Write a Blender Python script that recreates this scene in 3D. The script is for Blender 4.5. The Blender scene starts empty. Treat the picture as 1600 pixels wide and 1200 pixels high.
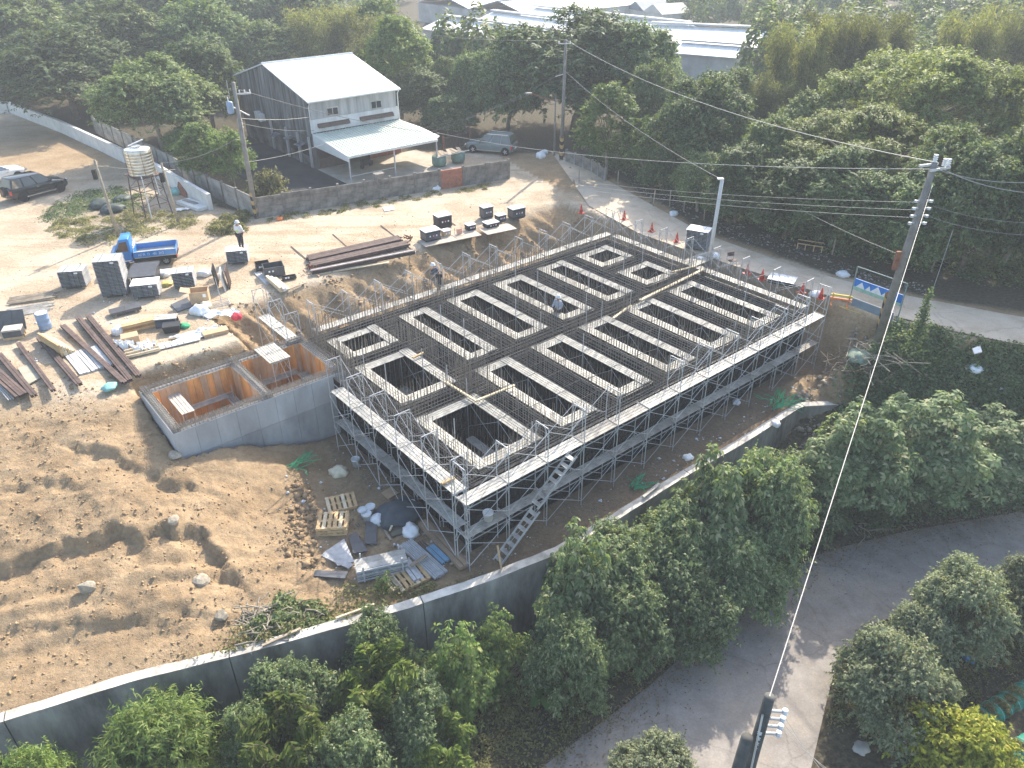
import bpy, math, random
import numpy as np
from mathutils import Vector, Matrix

SC = bpy.context.scene
COL = SC.collection
RAD = math.radians

# ---------------------------------------------------------------- camera, light, exposure
CAM_H = 18.0
F_PX, PITCH, ROLL, TH = 1200.0, RAD(31.62), RAD(-0.33), RAD(39.57)
_f = np.array([0, math.cos(PITCH), -math.sin(PITCH)])
_r = np.array([1.0, 0, 0])
_u = np.cross(_r, _f)
_c, _s = math.cos(ROLL), math.sin(ROLL)
CM = np.array([_c*_r+_s*_u, -_s*_r+_c*_u, _f])

cam = bpy.data.cameras.new('camera')
cam.sensor_width = 36.0
cam.lens = 36.0*F_PX/1600.0
cam.clip_start, cam.clip_end = 0.5, 3000
camo = bpy.data.objects.new('camera', cam)
COL.objects.link(camo)
mw = Matrix.Identity(4)
for k, ax in enumerate((CM[0], CM[1], -CM[2])):
    for j in range(3):
        mw[j][k] = ax[j]
mw.translation = (0, 0, CAM_H)
camo.matrix_world = mw
SC.camera = camo

SUN_AZ = np.array([0.38, 0.925]); SUN_AZ /= np.linalg.norm(SUN_AZ)
SUN_EL = RAD(37)
world = bpy.data.worlds.new('World')
SC.world = world
world.use_nodes = True
nt = world.node_tree
bg = nt.nodes['Background']
sky = nt.nodes.new('ShaderNodeTexSky')
sky.sky_type = 'NISHITA'
sky.sun_disc = False
sky.sun_elevation = SUN_EL
sky.sun_rotation = math.atan2(SUN_AZ[0], SUN_AZ[1])
sky.air_density = 1.2
sky.dust_density = 2.5
nt.links.new(sky.outputs[0], bg.inputs['Color'])
bg.inputs['Strength'].default_value = 0.15
sl = bpy.data.lights.new('sun', 'SUN')
sl.energy = 3.5
sl.angle = RAD(0.55)
sl.color = (1.0, 0.915, 0.785)
so = bpy.data.objects.new('sun', sl)
COL.objects.link(so)
sd = Vector((SUN_AZ[0]*math.cos(SUN_EL), SUN_AZ[1]*math.cos(SUN_EL), math.sin(SUN_EL)))
so.rotation_euler = sd.to_track_quat('Z', 'Y').to_euler()
so.location = (0, 0, 60)
SC.view_settings.view_transform = 'Standard'
SC.view_settings.look = 'None'
SC.view_settings.exposure = 1.35
SC.view_settings.gamma = 1.0
SC.view_settings.use_curve_mapping = False
SC.render.engine = 'CYCLES'
SC.cycles.max_bounces = 6
SC.cycles.diffuse_bounces = 3
SC.cycles.glossy_bounces = 2
SC.cycles.transmission_bounces = 3
SC.cycles.volume_bounces = 1
SC.cycles.use_denoising = True

# ---------------------------------------------------------------- survey helpers (photo pixel -> point on a level plane)
def un(x, y, z=0.0):
    d = np.array([(x-800)/F_PX, (600-y)/F_PX, 1.0]) @ CM
    t = (z-CAM_H)/d[2]
    return Vector((d[0]*t, d[1]*t, z))

def depth_at(p):
    return float(CM[2] @ (np.array(p)-np.array([0, 0, CAM_H])))

def row_of(p):
    d = CM @ (np.array(p)-np.array([0, 0, CAM_H]))
    return 600-F_PX*d[1]/d[2]

def zt(p, ypx):
    lo, hi = -9.0, 40.0
    for _ in range(45):
        m = (lo+hi)/2
        if row_of((p[0], p[1], m)) > ypx: lo = m
        else: hi = m
    return lo

O = un(727, 790, 0)
CT, ST = math.cos(TH), math.sin(TH)
def fw(u, v, z=0.0):
    return Vector((O.x+u*CT-v*ST, O.y+u*ST+v*CT, z))
def uvof(X, Y):
    dx, dy = X-O.x, Y-O.y
    return dx*CT+dy*ST, -dx*ST+dy*CT

# ---------------------------------------------------------------- materials
MATS = {}
def mat(name, col, rough=0.8, var=0.25, scale=3.0, metal=0.0, bump=0.0, bscale=None, spec=0.3, col2=None, detail=6.0, stretch=None, ov=None):
    """Principled material whose colour wanders with a noise between two tones."""
    if name in MATS: return MATS[name]
    m = bpy.data.materials.new(name); m.use_nodes = True
    t = m.node_tree; b = t.nodes['Principled BSDF']
    b.inputs['Roughness'].default_value = rough
    b.inputs['Metallic'].default_value = metal
    b.inputs['Specular IOR Level'].default_value = spec
    tc = t.nodes.new('ShaderNodeTexCoord')
    src = tc.outputs['Object']
    if stretch:
        mp = t.nodes.new('ShaderNodeMapping'); mp.inputs['Scale'].default_value = stretch
        t.links.new(src, mp.inputs[0]); src = mp.outputs[0]
    n = t.nodes.new('ShaderNodeTexNoise'); n.inputs['Scale'].default_value = scale; n.inputs['Detail'].default_value = detail
    n.inputs['Roughness'].default_value = 0.65
    t.links.new(src, n.inputs['Vector'])
    r = t.nodes.new('ShaderNodeValToRGB')
    c1 = [max(0, c*(1-var)) for c in col]
    c2 = list(col2) if col2 else [min(1, c*(1+var)) for c in col]
    r.color_ramp.elements[0].position = 0.32; r.color_ramp.elements[0].color = (*c1, 1)
    r.color_ramp.elements[1].position = 0.68; r.color_ramp.elements[1].color = (*c2, 1)
    t.links.new(n.outputs['Fac'], r.inputs[0])
    oi = t.nodes.new('ShaderNodeObjectInfo')
    hs = t.nodes.new('ShaderNodeHueSaturation')
    mr = t.nodes.new('ShaderNodeMapRange'); ov = min(.12, var*.5) if ov is None else ov; mr.inputs['To Min'].default_value = 1-ov; mr.inputs['To Max'].default_value = 1+ov
    t.links.new(oi.outputs['Random'], mr.inputs['Value']); t.links.new(mr.outputs[0], hs.inputs['Value'])
    t.links.new(r.outputs[0], hs.inputs['Color']); t.links.new(hs.outputs[0], b.inputs['Base Color'])
    if bump:
        n2 = t.nodes.new('ShaderNodeTexNoise'); n2.inputs['Scale'].default_value = bscale or scale*6; n2.inputs['Detail'].default_value = 5
        t.links.new(src, n2.inputs['Vector'])
        bp = t.nodes.new('ShaderNodeBump'); bp.inputs['Strength'].default_value = bump; bp.inputs['Distance'].default_value = 0.03
        t.links.new(n2.outputs['Fac'], bp.inputs['Height']); t.links.new(bp.outputs[0], b.inputs['Normal'])
    MATS[name] = m
    return m

def leafmat(name, ca, cb, cc=None, trans=0.35, rough=0.6):
    m = bpy.data.materials.new(name); m.use_nodes = True
    t = m.node_tree; b = t.nodes['Principled BSDF']; out = t.nodes['Material Output']
    g = t.nodes.new('ShaderNodeNewGeometry')
    r = t.nodes.new('ShaderNodeValToRGB')
    e = r.color_ramp.elements
    e[0].position = 0.0; e[0].color = (*ca, 1); e[1].position = 0.8; e[1].color = (*cb, 1)
    if cc:
        x = e.new(0.97); x.color = (*cc, 1)
    t.links.new(g.outputs['Random Per Island'], r.inputs[0])
    r.color_ramp.interpolation = 'EASE'
    tc = t.nodes.new('ShaderNodeTexCoord')
    n = t.nodes.new('ShaderNodeTexNoise'); n.inputs['Scale'].default_value = 0.7; n.inputs['Detail'].default_value = 2
    t.links.new(tc.outputs['Object'], n.inputs['Vector'])
    oi = t.nodes.new('ShaderNodeObjectInfo')
    ad = t.nodes.new('ShaderNodeMath'); ad.operation = 'ADD'
    t.links.new(n.outputs['Fac'], ad.inputs[0]); t.links.new(oi.outputs['Random'], ad.inputs[1])
    mr = t.nodes.new('ShaderNodeMapRange'); mr.inputs['From Min'].default_value = 0.3; mr.inputs['From Max'].default_value = 1.7
    mr.inputs['To Min'].default_value = 0.6; mr.inputs['To Max'].default_value = 1.4
    t.links.new(ad.outputs[0], mr.inputs['Value'])
    hs = t.nodes.new('ShaderNodeHueSaturation')
    t.links.new(mr.outputs[0], hs.inputs['Value']); t.links.new(r.outputs[0], hs.inputs['Color'])
    b.inputs['Roughness'].default_value = rough; b.inputs['Specular IOR Level'].default_value = 0.22
    t.links.new(hs.outputs[0], b.inputs['Base Color'])
    tr = t.nodes.new('ShaderNodeBsdfTranslucent')
    gm = t.nodes.new('ShaderNodeMixRGB'); gm.blend_type = 'MULTIPLY'; gm.inputs['Fac'].default_value = 1.0
    gm.inputs['Color2'].default_value = (1.25, 1.3, 0.55, 1)
    t.links.new(hs.outputs[0], gm.inputs['Color1']); t.links.new(gm.outputs[0], tr.inputs['Color'])
    mx = t.nodes.new('ShaderNodeMixShader'); mx.inputs[0].default_value = trans
    t.links.new(b.outputs[0], mx.inputs[1]); t.links.new(tr.outputs[0], mx.inputs[2])
    t.links.new(mx.outputs[0], out.inputs['Surface'])
    MATS[name] = m
    return m

CONC = mat('concrete', (0.36, 0.362, 0.365), 0.85, 0.22, 0.9, bump=0.25, bscale=14)
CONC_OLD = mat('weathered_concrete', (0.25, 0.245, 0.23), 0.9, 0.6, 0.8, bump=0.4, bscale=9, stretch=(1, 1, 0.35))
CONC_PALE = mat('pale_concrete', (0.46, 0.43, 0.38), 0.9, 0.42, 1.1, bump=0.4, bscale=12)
CONC_WHITE = mat('whitish_render', (0.6, 0.6, 0.58), 0.85, 0.14, 1.2)
FENCE_M = mat('grimy_precast', (0.19, 0.175, 0.155), 0.95, 0.55, 1.3, bump=0.4)
BRICK_M = mat('brick_red', (0.3, 0.12, 0.075), 0.9, 0.3, 4)
STEEL = mat('galvanised_steel', (0.43, 0.435, 0.44), 0.5, 0.2, 6, metal=0.0, spec=0.5)
DECK = mat('deck_steel', (0.39, 0.375, 0.34), 0.65, 0.3, 2.5, metal=0.0, spec=0.4)
DECK_P = mat('worn_deck_steel', (0.36, 0.345, 0.305), 0.7, 0.35, 2.5)
DECK_D = mat('dusty_deck', (0.33, 0.31, 0.275), 0.75, 0.35, 2.5)
REBAR = mat('rebar_steel', (0.27, 0.245, 0.215), 0.75, 0.35, 5, metal=0.15)
REBAR_L = mat('rebar_pale', (0.2, 0.18, 0.155), 0.7, 0.3, 3, metal=0.15)
BLACKP = mat('black_plastic', (0.018, 0.019, 0.022), 0.55, 0.3, 3, spec=0.35)
BLACKL = mat('black_plastic_lip', (0.36, 0.365, 0.375), 0.6, 0.25, 4)
GREYP = mat('grey_plastic_sheet', (0.07, 0.075, 0.085), 0.5, 0.25, 3, spec=0.5)
WHITE = mat('white_sheet', (0.74, 0.74, 0.73), 0.6, 0.08, 3)
PLASTIC_W = mat('white_plastic', (0.7, 0.72, 0.73), 0.45, 0.12, 5)
WOOD = mat('fresh_timber', (0.52, 0.36, 0.19), 0.8, 0.3, 3, stretch=(1, 1, 6))
WOOD_G = mat('grey_timber', (0.33, 0.27, 0.2), 0.85, 0.3, 3)
WOOD_P = mat('pale_timber', (0.6, 0.5, 0.34), 0.8, 0.2, 4)
WOOD_O = mat('orange_form_board', (0.58, 0.29, 0.1), 0.65, 0.4, 1.2, stretch=(1.5, 1.5, 0.5))
WOOD_B = mat('brown_form_board', (0.5, 0.34, 0.215), 0.75, 0.3, 1.2, stretch=(1.5, 1.5, 0.5))
RUST = mat('rusty_steel', (0.105, 0.072, 0.062), 0.75, 0.35, 3, bump=0.2)
RUST_R = mat('red_rust', (0.2, 0.085, 0.05), 0.85, 0.4, 5)
CARTON = mat('cardboard', (0.47, 0.33, 0.2), 0.9, 0.12, 3)
ROPE_G = mat('green_rope', (0.03, 0.33, 0.15), 0.7, 0.2, 6)
NET_G = None
RED = mat('cone_red', (0.52, 0.06, 0.03), 0.5, 0.12, 3)
ORANGE = mat('orange_plastic', (0.7, 0.2, 0.05), 0.6, 0.15, 3)
YELLOW = mat('yellow_tape', (0.6, 0.48, 0.06), 0.6, 0.1, 3)
BLUEP = mat('truck_blue', (0.02, 0.2, 0.52), 0.28, 0.08, 2, spec=0.6)
BLUE_L = mat('light_blue_paint', (0.1, 0.32, 0.62), 0.5, 0.12, 3)
BLUE_G = mat('blue_grey_drum', (0.26, 0.36, 0.52), 0.5, 0.12, 3)
CARBLACK = mat('car_black', (0.008, 0.009, 0.012), 0.12, 0.05, 2, spec=0.7)
CARWHITE = mat('car_white', (0.78, 0.78, 0.77), 0.2, 0.03, 2, spec=0.6)
CARGREEN = mat('car_grey_green', (0.15, 0.19, 0.19), 0.25, 0.06, 2, spec=0.6)
GLASS = mat('car_glass', (0.03, 0.04, 0.05), 0.06, 0.1, 2, spec=0.9)
GLASS_L = mat('pale_car_glass', (0.22, 0.26, 0.3), 0.1, 0.1, 2, spec=0.9)
TYRE = mat('tyre_rubber', (0.014, 0.014, 0.015), 0.85, 0.2, 6)
RIM = mat('alloy_rim', (0.55, 0.55, 0.56), 0.35, 0.1, 5, metal=0.6)
LIGHT_R = mat('tail_lamp_red', (0.5, 0.03, 0.03), 0.2, 0.1, 5)
CHROME = mat('chrome', (0.7, 0.7, 0.7), 0.2, 0.05, 5, metal=0.8)
DARK = mat('dark_recess', (0.012, 0.012, 0.012), 0.9, 0.2, 4)
POLE_M = mat('pole_concrete', (0.2, 0.19, 0.175), 0.9, 0.28, 2.2, bump=0.2)
POLE_DK = mat('mossy_pole_concrete', (0.085, 0.085, 0.078), 0.9, 0.4, 2.2, bump=0.2)
POLE_W = mat('pale_pole_paint', (0.55, 0.55, 0.54), 0.7, 0.1, 3)
PORC = mat('porcelain', (0.72, 0.73, 0.74), 0.25, 0.05, 5)
WIRE = mat('wire_black', (0.13, 0.13, 0.13), 0.6, 0.1, 3)
WIRE_L = mat('wire_aluminium', (0.33, 0.32, 0.3), 0.5, 0.1, 3)
WIRE_W = mat('pale_cable_sheath', (0.5, 0.48, 0.44), 0.5, 0.06, 3)
TANK_S = mat('stainless_tank', (0.6, 0.55, 0.46), 0.28, 0.25, 1.5, metal=0.75)
ROOF_W = mat('white_metal_roof', (0.7, 0.71, 0.7), 0.55, 0.12, .7, stretch=(2.5, .4, 1))
ROOF_G = mat('pale_green_roof', (0.5, 0.55, 0.48), 0.55, 0.1, 2)
WALL_DK = mat('stained_sheet_wall', (0.09, 0.088, 0.085), 0.9, 0.7, 1.1, col2=(0.26, 0.255, 0.25), stretch=(2.2, 2.2, 0.22), ov=.05)
WALL_W = mat('dirty_white_wall', (0.62, 0.61, 0.6), 0.8, 0.22, 0.8, stretch=(1.5, 1.5, 0.3))
WALL_GR = mat('streaked_grey_wall', (0.42, 0.415, 0.41), 0.8, 0.35, 1.0, stretch=(2.2, 2.2, 0.25))
BROWN = mat('brown_awning', (0.12, 0.085, 0.07), 0.8, 0.2, 3)
BARK = mat('bark', (0.16, 0.125, 0.09), 0.95, 0.35, 4, bump=0.5)
BARK_P = mat('pale_bark', (0.3, 0.26, 0.2), 0.95, 0.3, 4, bump=0.4)
ROCK = mat('rock', (0.31, 0.27, 0.21), 0.95, 0.3, 2.5, bump=0.5)
CLOD = mat('clod_earth', (0.36, 0.25, 0.145), 0.95, 0.25, 2.5, bump=0.4)
TARP = mat('dark_green_tarp', (0.05, 0.065, 0.06), 0.6, 0.4, 3)
TEAL = mat('teal_sheet', (0.2, 0.42, 0.4), 0.6, 0.2, 3)
SKIN = mat('skin', (0.4, 0.24, 0.16), 0.6, 0.1, 5)
CL_WHITE = mat('white_cloth', (0.7, 0.7, 0.7), 0.9, 0.1, 5)
CL_DARK = mat('dark_trousers', (0.03, 0.032, 0.04), 0.9, 0.15, 5)
CL_GREY = mat('slate_jacket', (0.09, 0.1, 0.13), 0.9, 0.2, 5)
CL_BLUE = mat('pale_blue_shirt', (0.35, 0.42, 0.52), 0.9, 0.15, 5)
CL_HI = mat('hi_vis_vest', (0.62, 0.72, 0.12), 0.8, 0.1, 5)
PINK = mat('pinkish_mark', (0.55, 0.26, 0.34), 0.8, 0.15, 5)
ASPH_DK = mat('burnt_yard', (0.03, 0.031, 0.034), 0.95, 0.5, 0.7)
SLABC = mat('yard_slab', (0.45, 0.4, 0.33), 0.9, 0.2, 0.8)

# ---------------------------------------------------------------- mesh builder
class MB:
    def __init__(s): s.v = []; s.f = []; s.mi = []; s.cur = 0
    def use(s, i): s.cur = i; return s
    def poly(s, pts):
        n = len(s.v); s.v += [tuple(p) for p in pts]; s.f.append(tuple(range(n, n+len(pts)))); s.mi.append(s.cur); return s
    def hexa(s, p):   # 8 corners, bottom 4 then top 4 (ccw)
        n = len(s.v); s.v += [tuple(q) for q in p]
        for q in ((3, 2, 1, 0), (4, 5, 6, 7), (0, 1, 5, 4), (1, 2, 6, 5), (2, 3, 7, 6), (3, 0, 4, 7)):
            s.f.append(tuple(n+i for i in q)); s.mi.append(s.cur)
        return s
    def box(s, x0, y0, z0, x1, y1, z1):
        return s.hexa([(x0, y0, z0), (x1, y0, z0), (x1, y1, z0), (x0, y1, z0), (x0, y0, z1), (x1, y0, z1), (x1, y1, z1), (x0, y1, z1)])
    def bar(s, a, b, w, h, up=(0, 0, 1)):
        a, b = Vector(a), Vector(b); d = (b-a).normalized(); up = Vector(up)
        if abs(d.dot(up)) > 0.98: up = Vector((1, 0, 0))
        x = d.cross(up).normalized(); y = x.cross(d).normalized()
        x *= w/2; y *= h/2
        return s.hexa([a-x-y, a+x-y, b+x-y, b-x-y, a-x+y, a+x+y, b+x+y, b-x+y])
    def tube(s, a, b, r, n=5, r2=None, cap=False):
        a, b = Vector(a), Vector(b); d = (b-a)
        if d.length < 1e-6: return s
        d.normalize(); up = Vector((0, 0, 1)) if abs(d.z) < 0.95 else Vector((1, 0, 0))
        x = d.cross(up).normalized(); y = x.cross(d)
        k = len(s.v); r2 = r if r2 is None else r2
        for p, rr in ((a, r), (b, r2)):
            for i in range(n):
                t = 2*math.pi*i/n
                s.v.append(tuple(p+x*(rr*math.cos(t))+y*(rr*math.sin(t))))
        for i in range(n):
            j = (i+1) % n
            s.f.append((k+i, k+j, k+n+j, k+n+i)); s.mi.append(s.cur)
        if cap:
            s.f.append(tuple(k+n+i for i in range(n))); s.mi.append(s.cur)
            s.f.append(tuple(k+n-1-i for i in range(n))); s.mi.append(s.cur)
        return s
    def path(s, pts, r, n=5, r2=None):
        m = len(pts)
        for i in range(m-1):
            ra = r if r2 is None else r+(r2-r)*i/(m-1); rb = r if r2 is None else r+(r2-r)*(i+1)/(m-1)
            s.tube(pts[i], pts[i+1], ra, n, rb)
        return s
    def lathe(s, prof, n=16, c=(0, 0, 0), cap0=True, cap1=True):
        k = len(s.v)
        for r, z in prof:
            for i in range(n):
                t = 2*math.pi*i/n
                s.v.append((c[0]+r*math.cos(t), c[1]+r*math.sin(t), c[2]+z))
        for j in range(len(prof)-1):
            for i in range(n):
                q = (i+1) % n
                s.f.append((k+j*n+i, k+j*n+q, k+(j+1)*n+q, k+(j+1)*n+i)); s.mi.append(s.cur)
        if cap0: s.f.append(tuple(k+n-1-i for i in range(n))); s.mi.append(s.cur)
        if cap1: s.f.append(tuple(k+(len(prof)-1)*n+i for i in range(n))); s.mi.append(s.cur)
        return s
    def mesh(s, name, mats, smooth=False):
        me = bpy.data.meshes.new(name)
        me.from_pydata(s.v, [], s.f)
        for m in (mats if isinstance(mats, (list, tuple)) else [mats]): me.materials.append(m)
        if isinstance(mats, (list, tuple)) and len(mats) > 1: me.polygons.foreach_set('material_index', s.mi)
        if smooth: me.polygons.foreach_set('use_smooth', [True]*len(s.f))
        me.update()
        return me
    def build(s, name, mats, parent=None, smooth=False, loc=None, rotz=0.0):
        return put(name, s.mesh(name, mats, smooth), parent, loc, rotz)

def put(name, me, parent=None, loc=None, rotz=0.0, scale=None):
    o = bpy.data.objects.new(name, me); COL.objects.link(o)
    if parent is not None: o.parent = parent
    if loc is not None: o.location = loc
    if rotz: o.rotation_euler = (0, 0, rotz)
    if scale is not None: o.scale = scale if hasattr(scale, '__len__') else (scale,)*3
    return o

def tag(o, label=None, cat=None, group=None, kind=None):
    if label: o['label'] = label
    if cat: o['category'] = cat
    if group: o['group'] = group
    if kind: o['kind'] = kind
    return o

def thing(name, label, cat, loc=(0, 0, 0), rotz=0.0, group=None):
    o = bpy.data.objects.new(name, None); COL.objects.link(o)
    o.empty_display_size = 0.2
    o.location = loc; o.rotation_euler = (0, 0, rotz)
    return tag(o, label, cat, group)

def copy_thing(o, loc, rotz=0.0, label=None, scale=None):
    c = o.copy(); COL.objects.link(c); c.location = loc; c.rotation_euler = (0, 0, rotz)
    if scale is not None: c.scale = (scale,)*3 if not hasattr(scale, '__len__') else scale
    if label: c['label'] = label
    for ch in list(o.children):
        d = ch.copy(); COL.objects.link(d); d.parent = c
        for g in ch.children:
            e = g.copy(); COL.objects.link(e); e.parent = d
    return c

rng = random.Random(7)
NR = np.random.RandomState(11)
# ---------------------------------------------------------------- terrain
def vnoise(X, Y, seed=0):
    xi, yi = np.floor(X).astype(np.int64), np.floor(Y).astype(np.int64)
    fx, fy = X-xi, Y-yi
    fx = fx*fx*(3-2*fx); fy = fy*fy*(3-2*fy)
    def h(a, b):
        n = (a*374761393 + b*668265263 + seed*1442695041) & 0xFFFFFFFF
        n = ((n ^ (n >> 13))*1274126177) & 0xFFFFFFFF
        return ((n ^ (n >> 16)) & 0xFFFF)/65535.0
    a = h(xi, yi)*(1-fx)+h(xi+1, yi)*fx
    b = h(xi, yi+1)*(1-fx)+h(xi+1, yi+1)*fx
    return a*(1-fy)+b*fy - 0.5

def fbm(X, Y, sc, oct=4, seed=0, gain=0.5):
    s = 0; a = 1.0
    for k in range(oct):
        s = s+a*vnoise(X*sc+17.3*k, Y*sc-9.1*k, seed+k); sc *= 2.03; a *= gain
    return s

def poly_dist(X, Y, pts):
    """Signed distance to a polyline (positive on its left) and distance along it."""
    best = np.full(X.shape, 1e9); sign = np.ones(X.shape); along = np.zeros(X.shape); acc = 0
    for (x0, y0), (x1, y1) in zip(pts[:-1], pts[1:]):
        dx, dy = x1-x0, y1-y0; L = math.hypot(dx, dy)
        t = np.clip(((X-x0)*dx+(Y-y0)*dy)/L**2, 0, 1)
        ex, ey = X-(x0+t*dx), Y-(y0+t*dy)
        d = np.hypot(ex, ey); cr = dx*(Y-y0)-dy*(X-x0)
        m = d < best-1e-9
        best = np.where(m, d, best); sign = np.where(m, np.sign(cr), sign); along = np.where(m, acc+t*L, along)
        acc += L
    return best*sign, along

def sm(t):
    t = np.clip(t, 0, 1); return t*t*(3-2*t)

FLOOR = -3.2
LOW = -6.2
WALL_PTS = [(-40.0, 5.4), (-15.6, 14.6), (-12.3, 16.0), (-8.6, 17.2), (-3.7, 19.0), (-1.0, 20.2), (1.7, 21.65), (4.1, 23.5), (7.2, 26.1), (10.6, 28.7), (14.2, 31.7), (17.3, 31.9)]
DIV_PTS = WALL_PTS + [(20.5, 32.2), (23.0, 33.4), (30, 31.0), (45, 27), (90, 15)]
ROAD_N = [(5.6, 53.5), (8.4, 47.9), (11.8, 44.0), (17.2, 38.4), (19.9, 35.7), (22.3, 33.9), (24.8, 32.5), (32, 29.8), (50, 25), (90, 14)]
ROAD_F = [(3.5, 68.5), (5.5, 64.4), (9.5, 55.1), (12.6, 47.8), (17.0, 42.0), (20.6, 38.8), (25.9, 34.5+1.3), (34, 32.3), (52, 28), (92, 17)]
LANE_N = [(-40, -6), (-6, 9.5), (1.0, 15.1), (4.8, 18.0), (9.6, 22.3), (13.7, 25.0), (18.0, 26.3), (24.0, 27.6), (31, 27.0), (46, 21), (90, 8)]
LANE_S = [(-38, -11), (-4, 5.0), (4.0, 9.5), (9.3, 14.0), (11.8, 18.5), (13.5, 20.4), (16.4, 22.0), (22.0, 23.3), (30, 23.4), (45, 18), (89, 5)]

# scattered spot heights of the bare earth left of the pit (pixel, height), joined by a thin-plate spline
_sp = [(0, 640, -.25), (0, 560, 0), (200, 622, -.25), (100, 590, 0), (215, 700, -.75), (60, 720, -.8), (0, 800, -1.15), (130, 800, -1.2), (255, 700, -.85), (287, 720, -1.15),
       (240, 840, -1.6), (0, 880, -1.75), (0, 960, -2.1), (120, 940, -2.15), (250, 920, -2.1), (330, 820, -2.0), (340, 740, -1.5), (410, 725, -2.1), (440, 790, -2.75),
       (380, 900, -2.6), (480, 725, -3.0), (520, 700, -3.2), (530, 800, -3.2), (480, 860, -3.1), (560, 900, -3.2), (620, 930, -3.2), (0, 1060, -2.6), (0, 1110, -2.8), (200, 1045, -2.85), (400, 1000, -2.9), (500, 960, -3.1),
       (-150, 700, -.6), (-200, 900, -1.8), (-300, 1100, -2.8), (-200, 560, 0), (420, 690, -2.2), (540, 610, -3.2)]
_P = np.array([[*un(x, y, z)[:2], z] for x, y, z in _sp])
def _tps(r2): return np.where(r2 > 1e-9, 0.5*r2*np.log(np.maximum(r2, 1e-9)), 0)
_n = len(_P)
_A = np.zeros((_n+3, _n+3))
_A[:_n, :_n] = _tps((_P[:, None, 0]-_P[None, :, 0])**2+(_P[:, None, 1]-_P[None, :, 1])**2)+np.eye(_n)*0.4
_A[:_n, _n] = 1; _A[:_n, _n+1:] = _P[:, :2]; _A[_n, :_n] = 1; _A[_n+1:, :_n] = _P[:, :2].T
_W = np.linalg.solve(_A, np.concatenate([_P[:, 2], [0, 0, 0]]))
def tps(X, Y):
    out = _W[_n]+_W[_n+1]*X+_W[_n+2]*Y
    for k in range(_n):
        out = out+_W[k]*_tps((X-_P[k, 0])**2+(Y-_P[k, 1])**2)
    return out

SCARP = [[tuple(un(x, y, z)[:2]) for x, y, z in pl] for pl in (
    [(-60, 905, -1.9), (0, 885, -1.8), (110, 850, -1.6), (175, 826, -1.5), (215, 838, -1.5), (260, 815, -1.6), (330, 840, -1.9), (360, 880, -2.2)],
    [(0, 985, -2.3), (120, 968, -2.3), (230, 962, -2.4), (320, 955, -2.5)],
    [(130, 700, -.7), (185, 720, -.9), (230, 745, -1.2), (290, 760, -1.5)],
    [(40, 755, -.9), (95, 750, -1.0), (125, 775, -1.2)])]
SC_H = [0.34, 0.14, 0.2, 0.14]

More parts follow.
